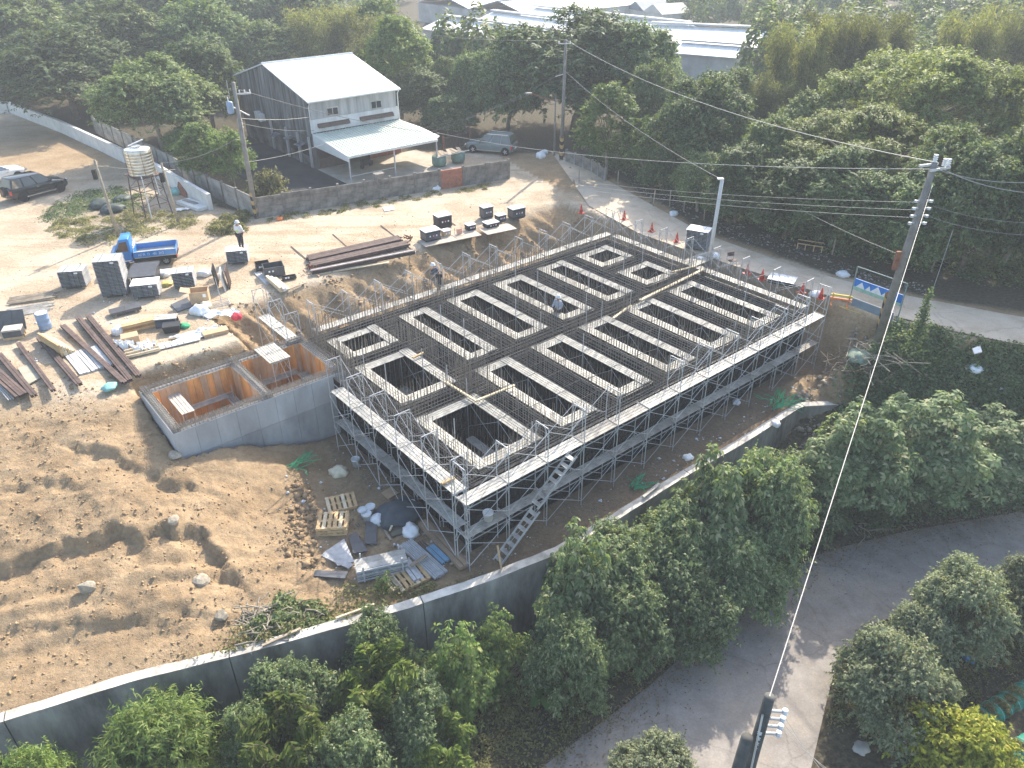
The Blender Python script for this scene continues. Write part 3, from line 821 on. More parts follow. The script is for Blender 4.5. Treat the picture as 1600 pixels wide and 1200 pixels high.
# deck rings inside every pit
for k, (u0, u1, v0, v1, where) in CELLS.items():
    o = thing('pit_scaffold', 'pale deck ring inside the '+where, 'scaffold', fw(0, 0), TH, 'deck rings inside the foundation pits')
    W = RINGW; e = .06
    z = TOP+.03
    a, b, c, d = u0+e, u1-e, v0+e, v1-e
    def run(p, q, zz, L=1.83):
        p, q = Vector(p), Vector(q); n = max(1, round((q-p).length/L))
        for i in range(n):
            deck(o, p+(q-p)*(i/n), p+(q-p)*((i+1)/n), zz+(rng.random()-.5)*.02, W)
    run((a+W/2, c), (a+W/2, d), z); run((b-W/2, c), (b-W/2, d), z)
    run((a+W, c+W/2), (b-W, c+W/2), z-.034); run((a+W, d-W/2), (b-W, d-W/2), z-.034)
    pm = MB(); pm.tube((0, 0, FLOOR+.03), (0, 0, z-.06), .021, 6); pme = pm.mesh('post', STEEL)
    hm = MB(); hm.tube((0, 0, FLOOR+.03), (0, 0, z+1.0), .021, 6); hme = hm.mesh('post', STEEL)
    n = max(2, round((d-c)/1.83))
    ys = [c+.04+(d-c-.08)*i/n for i in range(n+1)]
    for y in ys:
        for x in (a+W-.02, b-W+.02):
            put('post', hme if rng.random() < .38 else pme, o, (x, y, 0))
    for i in range(n):
        bm = MB(); q = ys[i+1]-ys[i]
        for x in (a+W-.045, b-W+.045):
            bm.tube((x, ys[i], -1.55), (x, ys[i+1], -.2), .0135, 5); bm.tube((x+.02, ys[i], -.2), (x+.02, ys[i+1], -1.55), .0135, 5)
        bm.build('cross_brace', STEEL, o)
    bm = MB()
    for y in ys: bm.tube((a+.02, y, z-.075), (a+W, y, z-.075), .018, 5); bm.tube((b-W, y, z-.075), (b-.02, y, z-.075), .018, 5)
    tag(bm.build('ledger', STEEL, o), kind='stuff')
    if k in ('Fa', 'C0'):
        deck(o, (a+.5, c+1.9), (b-.6, c+1.9), -1.5, .45, True); deck(o, (b-.9, c+.7), (b-.9, d-.7), -1.62, .42, False)
    if k == 'B0': deck(o, (a+.2, (c+d)/2-.1), (b-.2, (c+d)/2-.1), -.5, .4, True)

# loose timbers and pipes lying across the decks
def plank(p, q, w, h, m, label, z0=0.0, name='plank', cat='plank', group=None):
    p, q = Vector(p), Vector(q); c = (p+q)/2; d = q-p; L = d.length
    mb = MB(); mb.box(-L/2, -w/2, 0, L/2, w/2, h)
    o = mb.build(name, m); o.location = (c.x, c.y, min(p.z, q.z) if abs(p.z-q.z) < .01 else (p.z+q.z)/2)
    o.rotation_euler = (0, -math.asin((q.z-p.z)/L), math.atan2(d.y, d.x))
    return tag(o, label, cat, group)
plank(un(1000, 470, .1), un(1100, 421, .1), .16, .06, WOOD_P, 'pale timber plank laid over the rebar towards the pale post')
plank(un(958, 498, .08), un(986, 478, .08), .12, .06, WOOD_P, 'short pale plank at the middle of the central rebar strip')
plank(un(695, 597, .1), un(745, 628, .1), .1, .07, WOOD_P, 'pale batten lying across the pit corner beside the concrete tank pit')
plank(un(745, 627, .12), un(804, 603, .12), .1, .07, WOOD_P, 'pale batten resting on the back deck of the square corner pit')
plank(un(690, 757, .08), un(710, 748, .08), .12, .08, WOOD, 'short orange timber lying across the outer deck left of the near corner')
plank(un(1050, 426, .1), un(1088, 416, .1), .14, .06, WOOD_P, 'short plank by the post between the two small pits and the road')
plank(un(645, 560, .1), un(662, 552, .1), .1, .07, WOOD, 'short brown timber on the deck of the pit beside the concrete tank')

# small platform of decking from the road to the foundation, beside the pale post
o = thing('access_platform', 'metal deck platform beside the pale post linking road and foundation', 'platform', fw(0, 0), TH)
for i, y in enumerate((8.6, 9.15)): deck(o, (22.9, y), (25.2, y), .12, .5, False)

# ---------------------------------------------------------------- ladders on the front scaffold
def ladder(p, q, label, w=.42, n=9):
    p, q = Vector(p), Vector(q); t = thing('ladder', label, 'ladder', p, 0, 'aluminium stair ladders on the front scaffold')
    d = (q-p); side = Vector((CT, ST, 0)); side = Vector((-d.y, d.x, 0)).normalized()*(w/2)
    for s in (-1, 1):
        mb = MB(); mb.bar(side*s, d+side*s, .03, .1); mb.build('rail', STEEL, t)
    for i in range(n):
        c = d*((i+.5)/n); mb = MB(); a, b = c-side, c+side; dd = Vector((d.x, d.y, 0)).normalized()*.1
        mb.hexa([a-dd-Vector((0, 0, .02)), b-dd-Vector((0, 0, .02)), b+dd-Vector((0, 0, .02)), a+dd-Vector((0, 0, .02)), a-dd, b-dd, b+dd, a+dd]); mb.build('tread', DECK, t)
    return t
ladder(fw(1.05, -.42, FLOOR+.05), fw(3.0, -.42, -1.55), 'lower stair ladder rising from the pit floor to the lower deck', n=7)
ladder(fw(3.0, -.3, -1.52), fw(5.0, -.3, .05), 'upper stair ladder rising from the lower deck to the top deck', n=7)

# ---------------------------------------------------------------- concrete tank on the left
tank = thing('concrete_tank', 'grey concrete tank with orange form boards inside, standing at the left of the scaffold', 'tank', fw(0, 0), TH)
TU0, TU1, TV0, TV1, TD = -6.42, 1.46, 11.2, 15.5, -2.2
tw = .38
for (a, b, c, d, nm) in ((TU0, TU1, TV0, TV0+tw, 'wall'), (TU0, TU1, TV1-tw, TV1, 'wall'), (TU0, TU0+tw, TV0+tw, TV1-tw, 'wall'), (TU1-tw, TU1, TV0+tw, TV1-tw, 'wall'), (TD-tw/2, TD+tw/2, TV0+tw, TV1-tw, 'dividing_wall')):
    mb = MB(); mb.box(a, c, FLOOR-.3, b, d, -.1); mb.build(nm, CONC, tank)
mb = MB(); mb.box(TU0+tw, TV0+tw, FLOOR-.3, TU1-tw, TV1-tw, -2.3); mb.build('base_slab', CONC_OLD, tank)
n = 9; w = (TU1-TU0)/n
for k in range(n):
    for r, (z0, z1) in enumerate(((-4.0, -1.36), (-1.345, -.03))):
        mb = MB(); x0 = TU0+k*w+.008-(.02 if k == 0 else 0); mb.box(x0, TV0-.022-.003*rng.random(), z0, TU0+(k+1)*w-.004, TV0-.001, z1)
        mb.build('cast_panel', mat('cast_concrete_a', (0.4, 0.405, 0.41), .85, .22, .7, bump=.15, stretch=(1, 1, .5), ov=.07) if r else mat('cast_concrete_b', (0.33, 0.335, 0.34), .85, .28, .7, bump=.15, stretch=(1, 1, .5), ov=.07), tank)
n = 5; w = (TV1-TV0)/n
for k in range(n):
    mb = MB(); mb.box(TU0-.022, TV0+k*w+.004, -4.0, TU0-.001, TV0+(k+1)*w-.004, -.03); mb.build('cast_panel', MATS['cast_concrete_a'], tank)
def boards(a, b, fix, axis, face):
    L = b-a; n = round(L/.3); w = L/n
    for k in range(n):
        p0, p1 = a+k*w+.006, a+(k+1)*w-.006; t = .03+.012*rng.random(); top = -.05-.05*rng.random()
        mb = MB()
        lo, hi = (fix-t, fix) if face < 0 else (fix, fix+t)
        if axis == 'u': mb.box(p0, lo, -2.3, p1, hi, top)
        else: mb.box(lo, p0, -2.3, hi, p1, top)
        mb.build('form_board', WOOD_O if rng.random() < .42 else WOOD_B, tank)
for (ua, ub) in ((TU0+tw, TD-tw/2), (TD+tw/2, TU1-tw)):
    boards(ua, ub, TV1-tw-.002, 'u', -1); boards(ua, ub, TV0+tw+.002, 'u', 1)
    boards(TV0+tw+.05, TV1-tw-.05, ua+.002, 'v', 1); boards(TV0+tw+.05, TV1-tw-.05, ub-.002, 'v', -1)
cage = MB(); star = MB()
for (a, b, c, d) in ((TU0, TU1, TV0, TV0+tw), (TU0, TU1, TV1-tw, TV1), (TU0, TU0+tw, TV0, TV1), (TU1-tw, TU1, TV0, TV1), (TD-tw/2, TD+tw/2, TV0, TV1)):
    al = (b-a) > (d-c)
    for q in (.06, .15, .25, .32):
        for z in (-.03, .07, .16):
            if al: cage.tube((a, c+q, z), (b, c+q+(rng.random()-.5)*.03, z), .012, 4)
            else: cage.tube((a+q, c, z), (a+q+(rng.random()-.5)*.03, d, z), .012, 4)
    L0, L1 = (a, b) if al else (c, d); n = int((L1-L0)/.17)
    for i in range(n):
        l = L0+(L1-L0)*(i+.5)/n
        for q in (.07, .31):
            h = .16+.1*rng.random()
            if al: star.tube((l, c+q, -.1), (l+(rng.random()-.5)*.04, c+q, h), .011, 4)
            else: star.tube((a+q, l, -.1), (a+q, l+(rng.random()-.5)*.04, h), .011, 4)
        if al: cage.tube((l, c+.05, .16), (l, c+.33, .16), .01, 4)
        else: cage.tube((a+.05, l, .16), (a+.33, l, .16), .01, 4)
tag(cage.build('rebar_cage', REBAR_L, tank), kind='stuff'); tag(star.build('starter_bars', REBAR, tank), kind='stuff')
for (ua, ub, lab) in ((TU0+tw, TD-tw/2, 'left chamber'), (TD+tw/2, TU1-tw, 'right chamber')):
    o = thing('tank_scaffold', 'low scaffold with white deck boards inside the %s of the concrete tank' % lab, 'scaffold', fw(0, 0), TH, 'scaffolds inside the concrete tank')
    ym = TV0+tw
    if lab[0] == 'l':
        deck(o, (-5.2, 13.15), (-5.2, 15.05), -.5, .55, False); deck(o, (-4.6, 14.85), (-2.95, 14.85), -1.35, .42, False); deck(o, (-2.85, 13.2), (-2.85, 14.95), -1.4, .42, True); deck(o, (-4.6, 12.2), (-3.2, 12.2), -1.35, .5, False)
        for y in (13.2, 15.0):
            q = MB(); q.tube((-5.45, y, -2.3), (-5.45, y, -.55), .021, 6); q.tube((-4.95, y, -2.3), (-4.95, y, -.55), .021, 6); q.build('frame', STEEL, o)
    else:
        deck(o, (-1.75, 14.85), (.6, 14.85), -1.4, .45, False); deck(o, (-1.6, 12.3), (-1.6, 14.5), -1.42, .45, False); deck(o, (.75, 12.4), (.75, 14.6), -1.42, .5, True)
    mb = MB()
    for x, y in ((ua+.7, ym+.25), (ua+2.2, ym+.25), (ub-.35, ym+.25), (ua+.7, TV1-tw-.5), (ub-.35, TV1-tw-.5)):
        mb2 = MB(); mb2.tube((x, y, -2.3), (x, y, -.75), .021, 6); mb2.build('post', STEEL, o)
    mb.tube((ua+.7, ym+.25, -1.1), (ub-.35, ym+.25, -1.1), .018, 5); mb.tube((ua+.7, TV1-tw-.5, -1.1), (ub-.35, TV1-tw-.5, -1.1), .018, 5)
    mb.build('guard_rail', STEEL, o)
o = thing('scaffold_bench', 'white deck boards on a tall frame standing over the right chamber of the concrete tank', 'scaffold', fw(0, 0), TH)
deck(o, (-.35, 13.5), (-.35, 15.3), .28, .5, False); deck(o, (-.87, 13.5), (-.87, 15.3), .28, .5, False)
for x, y in ((-.62, 13.5), (-.62, 15.28)):
    mb = MB(); mb.tube((x-.4, y, -2.3), (x-.4, y, .26), .021, 6); mb.tube((x+.4, y, -2.3), (x+.4, y, .26), .021, 6); mb.tube((x-.4, y, .22), (x+.4, y, .22), .021, 6); mb.tube((x-.4, y, -.4), (x-.15, y, .2), .013, 5); mb.tube((x+.4, y, -.4), (x+.15, y, .2), .013, 5); mb.build('frame', STEEL, o)
mb = MB(); mb.tube((-.2, 13.5, .15), (-.2, 15.28, -1.6), .0135, 5); mb.tube((-.22, 13.5, -1.6), (-.22, 15.28, .15), .0135, 5); mb.build('cross_brace', STEEL, o)
# ---------------------------------------------------------------- vegetation
L_DARK = leafmat('leaf_dark', (0.066, 0.112, 0.049), (0.159, 0.22, 0.094), (0.271, 0.283, 0.136))
L_MID = leafmat('leaf_mid', (0.091, 0.14, 0.059), (0.196, 0.251, 0.106), (0.31, 0.305, 0.151))
L_LIGHT = leafmat('leaf_light', (0.112, 0.196, 0.053), (0.238, 0.322, 0.098), (0.336, 0.35, 0.14))
L_YEL = leafmat('leaf_bamboo', (0.11, 0.135, 0.048), (0.24, 0.25, 0.1), (0.36, 0.3, 0.13))
L_GREY = leafmat('leaf_grey_green', (0.112, 0.147, 0.077), (0.231, 0.259, 0.147), (0.336, 0.322, 0.21), 0.25)
L_CIT = leafmat('leaf_yellow_green', (0.22, 0.27, 0.035), (0.46, 0.48, 0.07), (0.55, 0.5, 0.1))
L_BROAD = leafmat('leaf_broad', (0.098, 0.156, 0.07), (0.222, 0.287, 0.139), (0.416, 0.405, 0.25))
L_FERN = leafmat('leaf_fern', (0.07, 0.12, 0.02), (0.15, 0.2, 0.04), (0.2, 0.22, 0.06))
L_WEED = leafmat('leaf_weed', (0.12, 0.135, 0.05), (0.27, 0.255, 0.105), (0.38, 0.32, 0.18))
L_COVER = leafmat('leaf_cover', (0.084, 0.14, 0.066), (0.18, 0.251, 0.116), (0.26, 0.259, 0.151))

def unit(a): return a/np.maximum(np.linalg.norm(a, axis=-1, keepdims=True), 1e-9)

def leaves_mesh(name, C, N, D, L, W, material, fold=0.0):
    """One four-cornered leaf per centre: C centres, N normals, D pointing directions, L lengths, W widths."""
    n = len(C)
    D = unit(D-N*np.sum(D*N, -1, keepdims=True)); S = np.cross(N, D)
    L = np.broadcast_to(np.asarray(L, float).reshape(-1, 1), (n, 1)); W = np.broadcast_to(np.asarray(W, float).reshape(-1, 1), (n, 1))
    v = np.stack([C-D*L*.45, C-S*W*.5+N*W*.12+D*L*.02, C+D*L*.55-N*L*.12, C+S*W*.5+N*W*.12+D*L*.02], 1).reshape(-1, 3).astype(np.float32)
    me = bpy.data.meshes.new(name)
    me.vertices.add(n*4); me.vertices.foreach_set('co', v.ravel())
    me.loops.add(n*4); me.loops.foreach_set('vertex_index', np.arange(n*4, dtype=np.int32))
    me.polygons.add(n); me.polygons.foreach_set('loop_start', (np.arange(n)*4).astype(np.int32))
    me.update(calc_edges=True)
    me.materials.append(material)
    return me

def sph(R, n):
    a = R.normal(size=(n, 3)); return unit(a)

def mask(P, R, sc):
    """Uneven density: True where foliage is kept, with holes between the sprays."""
    a = R.rand(6)*6.28; x, y, z = (P*sc).T
    v = np.sin(x*1.9+a[0]+1.3*np.sin(y*1.3+a[1]))+np.sin(y*2.2+a[2]+1.1*np.sin(z*1.7+a[3]))+np.sin(z*2.4+a[4]+1.2*np.sin(x*1.5+a[5]))
    return (v > -.55) | (R.rand(len(P)) < .22)

def lobed(R, lobes, n, leafL, leafW, up=0.35, inner=0.25, droop=0.0):
    """Twigs over many overlapping lobes, each twig a spray of leaves; lobes = rows of (x, y, z, rx, rz)."""
    per = 11; nt = int(n*1.35)//per; lobes = np.array(lobes)
    ar = lobes[:, 3]**2; k = R.choice(len(lobes), nt, p=ar/ar.sum())
    d = sph(R, nt); d[:, 2] = np.where(d[:, 2] < -0.3, -d[:, 2], d[:, 2])
    rad = np.where(R.rand(nt) < inner, R.uniform(.3, .8, nt), R.uniform(.7, 1.0, nt))
    q = lobes[k]
    B = q[:, :3]+d*np.stack([q[:, 3], q[:, 3], q[:, 4]], -1)*rad[:, None]
    keep = mask(B, R, 1.0/(leafL*7))
    for l in lobes[::3]:
        e = (B-l[:3])/np.array([l[3], l[3], l[4]])
        keep &= (np.sum(e*e, -1) > .16) | (R.rand(nt) < .2)
    B, d = B[keep], d[keep]; m = len(B)
    T = unit(d*.9+np.array([0, 0, up*1.1])+R.normal(size=(m, 3))*.45); ln = leafL*R.uniform(1.4, 3.6, m)
    S = unit(np.cross(T, R.normal(size=(m, 3))))
    t = np.tile(np.linspace(.1, 1, per), (m, 1)); sg = np.where(np.arange(per) % 2 == 0, 1.0, -1.0)[None, :, None]
    C = B[:, None]+T[:, None]*(t*ln[:, None])[..., None]+np.array([0, 0, -1.])*(t**2*ln[:, None]*(.18+droop))[..., None]
    D = T[:, None]*.55+S[:, None]*sg*(1-t[..., None]*.6)+np.array([0, 0, -.3-droop])+R.normal(size=(m, per, 3))*.3
    N = np.array([0, 0, .75])+d[:, None]*.55+R.normal(size=(m, per, 3))*.38
    C = C+unit(D)*leafL*.3
    C, D, N = C.reshape(-1, 3), unit(D.reshape(-1, 3)), unit(N.reshape(-1, 3)); s = R.uniform(.7, 1.25, len(C))
    return C, N, D, leafL*s, leafW*s

def limbs(R, H, spread, n, r, base=0.35, mb=None):
    mb = mb or MB()
    bend = R.normal(size=2)*.04*H
    top = Vector((bend[0], bend[1], H*base))
    mb.path([(0, 0, -.5), (bend[0]*.4, bend[1]*.4, H*base*.5), top], r*1.15, 7, r*.8)
    for k in range(n):
        a = 2*math.pi*k/n+R.rand()*.6; q = spread*R.uniform(.55, .95); hz = H*R.uniform(.62, .92)
        p1 = top+Vector((math.cos(a)*q*.4, math.sin(a)*q*.4, (hz-top.z)*.55)); p2 = Vector((math.cos(a)*q+bend[0], math.sin(a)*q+bend[1], hz))
        mb.path([top, p1, p2], r*.55, 6, r*.12)
        for j in range(2):
            e = p1+(p2-p1)*R.uniform(.2, .7); f = e+Vector((R.normal()*spread*.3, R.normal()*spread*.3, H*.1))
            mb.tube(e, f, r*.2, 5, r*.06)
    return mb

SPEC = {}
def species(name, H, W, make, bark=None, variants=2):
    out = []
    for k in range(variants):
        R = np.random.RandomState(sum(map(ord, name))*7+k)
        crown, trunk = make(R, H, W)
        out.append((crown, trunk.mesh('trunk', bark or BARK) if trunk else None))
    SPEC[name] = (H, W, out)

def dome(material, nlob, nleaf, L, Wd, flat=.8, base=.3, under=.35, rl=(.22, .38), nl=6, tr=.16, up=.35):
    def f(R, H, W):
        r = W/2; lob = []
        ph = R.rand(6)*6.28
        for k in range(nlob*5):
            a = R.rand()*2*math.pi; q = math.sqrt(R.rand())
            el = math.sqrt(max(0, 1-q*q))
            lr = r*R.uniform(*rl)*R.uniform(.36, .72)
            bump = 1+.13*math.sin(2*a+ph[0])+.1*math.sin(5*a+ph[1]+4*q)+.06*math.sin(9*a+ph[2]+9*q)
            cz = H*base+(H*(1-base)-lr*flat)*(el*R.uniform(.8, 1.0) if R.rand() < .72 else R.uniform(.0, .6)*el)*(.9+.1*math.sin(3*a+6*q+ph[3]))
            lob.append((math.cos(a)*q*(r*bump-lr*.5), math.sin(a)*q*(r*bump-lr*.5), max(H*under, cz), lr, lr*flat))
        C, N, D, l, w = lobed(R, lob, nleaf, L, Wd, up)
        return leaves_mesh('crown', C, N, D, l, w, material), limbs(R, H, r*.8, nl, tr*W/6, base)
    return f

def umbrella(material, nleaf, L, Wd):
    def f(R, H, W):
        r = W/2; lob = []
        for k in range(120):
            a = R.rand()*2*math.pi; q = math.sqrt(R.rand())*R.uniform(.75, 1.02)
            lob.append((math.cos(a)*q*r, math.sin(a)*q*r, H*(.92-.34*q*q-R.rand()*.2*(1 if R.rand() < .7 else 1.9)), r*R.uniform(.08, .17), r*R.uniform(.05, .09)))
        C, N, D, l, w = lobed(R, lob, nleaf, L, Wd, .9, .3)
        return leaves_mesh('crown', C, N, D, l, w, material), limbs(R, H, r*.9, 8, .2*W/8, .42)
    return f

def bamboo(material, nleaf):
    def f(R, H, W):
        mb = MB(); C = []; D = []
        for k in range(44):
            a = R.rand()*2*math.pi; q = math.sqrt(R.rand())*W*.16
            b = np.array([math.cos(a)*q, math.sin(a)*q, 0]); out = W*R.uniform(.15, .5); h = H*R.uniform(.5, 1.0)
            t = np.linspace(0, 1, 9)
            pts = np.stack([b[0]+math.cos(a)*out*t**2.4, b[1]+math.sin(a)*out*t**2.4, h*(t-.13*t**4)], -1)
            mb.path([tuple(p) for p in pts], .04, 4, .008)
            m = nleaf//44; tt = R.beta(2.6, 1.3, m)
            P = np.stack([np.interp(tt, t, pts[:, i]) for i in range(3)], -1)
            P += R.normal(size=(m, 3))*np.array([.24, .24, .22])*(.35+tt[:, None])
            C.append(P); D.append(np.stack([np.full(m, math.cos(a)), np.full(m, math.sin(a)), np.full(m, -1.2)], -1)+R.normal(size=(m, 3))*.5)
        C, D = np.concatenate(C), unit(np.concatenate(D)); N = unit(R.normal(size=C.shape)+np.array([0, 0, .4]))
        return leaves_mesh('crown', C, N, D, R.uniform(.2, .36, len(C)), .06, material), mb
    return f

def starry(material, ncl, L, Wd, H_flat=.9):
    """Shrub of long stalks each ending in a rosette of big leaves."""
    def f(R, H, W):
        mb = MB(); r = W/2; C, N, D, Ls, Ws = [], [], [], [], []
        for k in range(ncl):
            d = sph(R, 1)[0]; d[2] = abs(d[2])
            rad = R.uniform(.55, 1.05) if R.rand() < .75 else R.uniform(.2, .6)
            bump = 1+.16*math.sin(3*math.atan2(d[1], d[0])+ncl)+.12*math.sin(5*d[2]*3)
            p = np.array([d[0]*r*rad*bump, d[1]*r*rad*bump, H*.12+d[2]*H*.86*rad*bump])
            if math.sin(p[0]*3.1+ncl)+math.sin(p[1]*3.3+1)+math.sin(p[2]*3.7+2) < -.7 and R.rand() < .75: continue
            if k % 4 == 0: mb.tube((p[0]*.35, p[1]*.35, p[2]*.3), tuple(p), .018, 4, .008)
            m = R.randint(7, 11); a = np.arange(m)*2*math.pi/m+R.rand()*6
            ax = unit(d*.75+np.array([0, 0, .8])+R.normal(size=3)*.25)
            x = unit(np.cross(ax, [0.3, 1, .1])); y = np.cross(ax, x)
            dd = np.cos(a)[:, None]*x+np.sin(a)[:, None]*y-ax*R.uniform(-.1, .55, (m, 1))
            s = L*R.uniform(.65, 1.2); C.append(p+dd*s*.6); D.append(dd); N.append(unit(ax+dd*.35+R.normal(size=(m, 3))*.22)); Ls.append(np.full(m, s)); Ws.append(np.full(m, Wd*s/L))
        mb.path([(0, 0, -.4), (0, 0, H*.35)], .07, 6, .04)
        return leaves_mesh('crown', np.concatenate(C), np.concatenate(N), unit(np.concatenate(D)), np.concatenate(Ls), np.concatenate(Ws), material), mb
    return f

def fernlike(material, nfr, per):
    def f(R, H, W):
        mb = MB(); C, N, D = [], [], []
        for k in range(nfr):
            a = 2*math.pi*k/nfr*3.0+R.rand()*.4; out = W/2*R.uniform(.6, 1.05); h = H*R.uniform(.55, 1.0)
            t = np.linspace(0, 1, 12)
            pts = np.stack([math.cos(a)*out*t, math.sin(a)*out*t, h*.45+h*.55*np.sin(t*2.1)], -1)
            mb.path([tuple(p) for p in pts], .012, 4, .004)
            tt = np.linspace(.12, 1, per); P = np.stack([np.interp(tt, t, pts[:, i]) for i in range(3)], -1)
            T = np.array([math.cos(a), math.sin(a), 0]); S = np.array([-T[1], T[0], 0])
            for s in (-1, 1):
                for q in (.08, .2):
                    wd = q*np.sin(np.pi*np.clip(tt, .05, .98))**.6*W*.45
                    C.append(P+S*s*wd[:, None]+np.array([0, 0, -.04])*q*8+R.normal(size=P.shape)*.02); D.append(np.tile(S*s+T*.5, (per, 1))); N.append(np.tile([0, 0, 1.], (per, 1))+R.normal(size=P.shape)*.25)
        mb.path([(0, 0, -.4), (0, 0, H*.47)], .06, 6, .04)
        return leaves_mesh('crown', np.concatenate(C), unit(np.concatenate(N)), unit(np.concatenate(D)), .17*W/1.6, .045*W/1.6, material), mb
    return f

species('mango', 7.0, 7.0, dome(L_DARK, 42, 60000, .22, .1, .72, .24, .2, (.2, .34)), BARK, 2)
species('domed', 7.0, 6.0, dome(L_MID, 40, 52000, .2, .09, .8, .4, .36, (.2, .32), 8, .13), BARK_P, 1)
species('mixed', 7.0, 5.5, dome(L_MID, 34, 46000, .2, .095, .85, .25, .15, (.17, .3)), BARK_P, 2)
species('dense', 6.0, 4.5, dome(L_DARK, 36, 42000, .19, .09, 1.1, .2, .16, (.2, .34)), BARK, 2)
species('light', 6.0, 4.0, dome(L_LIGHT, 26, 22000, .2, .095, .85, .3, .2, (.15, .28)), BARK_P, 2)
L_RAIN = leafmat('leaf_rain_tree', (0.11, 0.15, 0.05), (0.25, 0.29, 0.1), (0.34, 0.34, 0.15))
species('rain', 8.0, 10.0, umbrella(L_RAIN, 56000, .2, .075), BARK_P, 2)
species('bamboo', 9.0, 6.0, bamboo(L_YEL, 44000), mat('bamboo_culm', (0.3, 0.26, 0.1), .7, .25, 3), 2)
species('broad', 3.0, 3.6, starry(L_BROAD, 3600, .23, .105), BARK_P, 3)
species('lush', 3.2, 3.6, dome(L_BROAD, 30, 46000, .14, .06, .85, .15, .1, (.18, .32), 7, .06), BARK_P, 2)
species('airy', 2.8, 3.0, starry(L_LIGHT, 900, .22, .09), BARK_P, 2)
species('willowy', 2.6, 3.2, dome(L_LIGHT, 26, 20000, .18, .036, .9, .15, .15, (.16, .3), 7, .05), BARK_P, 2)
species('round', 3.0, 3.4, dome(L_GREY, 60, 42000, .12, .055, .95, .18, .1, (.17, .25), 6, .08), BARK, 2)
species('citrus', 2.4, 3.0, dome(L_CIT, 34, 14000, .16, .075, .9, .2, .1, (.18, .3), 6, .06), BARK, 1)
species('fern', 1.6, 2.2, fernlike(L_FERN, 26, 26), BARK, 2)
species('weed', 0.9, 1.5, dome(L_WEED, 16, 3600, .13, .05, .8, .05, .05, (.2, .4), 3, .03), BARK, 2)

TREE_N = {}
def plant(sp, bx, by, topy, wpx, label, z0=0.0, group=None, name='tree', cat='tree', hmin=0):
    b = un(bx, by, z0); H, W, protos = SPEC[sp]
    h = max(hmin, zt(b, topy)-z0); w = .93*wpx/F_PX*depth_at((b.x, b.y, z0+h*.6)); h *= .94
    k = TREE_N.get(sp, 0); TREE_N[sp] = k+1
    crown, trunk = protos[k % len(protos)]
    t = thing(name, label, cat, (b.x, b.y, z0), rng.random()*6.28, group)
    t.scale = (w/W, w/W, h/H)
    put('crown', crown, t)
    if trunk: put('trunk', trunk, t)
    return t

W1 = 'wood behind the left boundary wall'
for a in [
    ('domed', 258, 246, 78, 185, 'round domed tree with a bare trunk showing behind the steel water tank'),
    ('mango', 120, 186, 25, 240, 'broad dark tree above the middle of the left white wall, beside the round domed tree'),
    ('mango', 5, 148, 30, 170, 'dark tree over the far corner of the left white wall'),
    ('dense', 335, 205, 40, 130, 'dark tree just left of the grey sheet-clad side of the house'),
    ('mixed', 60, 150, -30, 190, 'tall tree rising behind the dark tree at the far corner of the left white wall'),
    ('mixed', 205, 160, -25, 190, 'tall tree rising behind the broad dark tree and the round domed tree'),
    ('mango', 330, 150, -20, 180, 'tall tree behind the dark tree left of the house'),
    ('mixed', 425, 150, 20, 130, 'tree rising over the left end of the white house roof'),
    ('light', 368, 300, 190, 70, 'light green young tree just behind the pole with the blue transformer'),
    ('light', 330, 290, 185, 90, 'light green young tree leaning over the grimy fence left of the transformer pole'),
    ('weed', 425, 318, 268, 60, 'big leafed clump at the foot of the fence corner by the striped pole'),
    ('light', 305, 255, 185, 80, 'small light tree between the round domed tree and the young trees at the fence'),
]: plant(*a, group=W1)
for i, (x, y, t, w) in enumerate(((10, 110, -70, 180), (120, 100, -80, 200), (250, 100, -70, 200), (370, 100, -60, 190), (470, 105, -50, 150), (60, 75, -90, 220), (200, 70, -90, 220), (330, 70, -80, 220), (440, 70, -70, 200))):
    plant('mango' if i % 2 else 'mixed', x, y, t, w, 'one crown in the unbroken mass of trees filling the upper left of the picture', group='trees of the upper left wood')
W2 = 'trees behind the house'
for a in [
    ('bamboo', 520, 150, -25, 120, 'yellowish bamboo clump directly behind the ridge of the white roof'),
    ('bamboo', 585, 155, -10, 120, 'yellow bamboo clump behind the right end of the white roof'),
    ('light', 628, 185, 15, 110, 'yellow green tree right of the house roof, in front of the long white sheds'),
    ('light', 600, 130, -30, 110, 'tall yellow green tree above the right end of the white roof'),
    ('mixed', 660, 200, 95, 100, 'mid green tree beside the right wall of the house'),
    ('dense', 735, 198, 68, 75, 'slim dark tree between the house and the great dark tree at the bend'),
    ('dense', 700, 212, 140, 90, 'low bushy tree behind the parked grey green car'),
    ('mixed', 700, 190, 75, 70, 'thin tree left of the slim dark tree, under the white sheds'),
]: plant(*a, group=W2)
W3 = 'trees along the far side of the road'
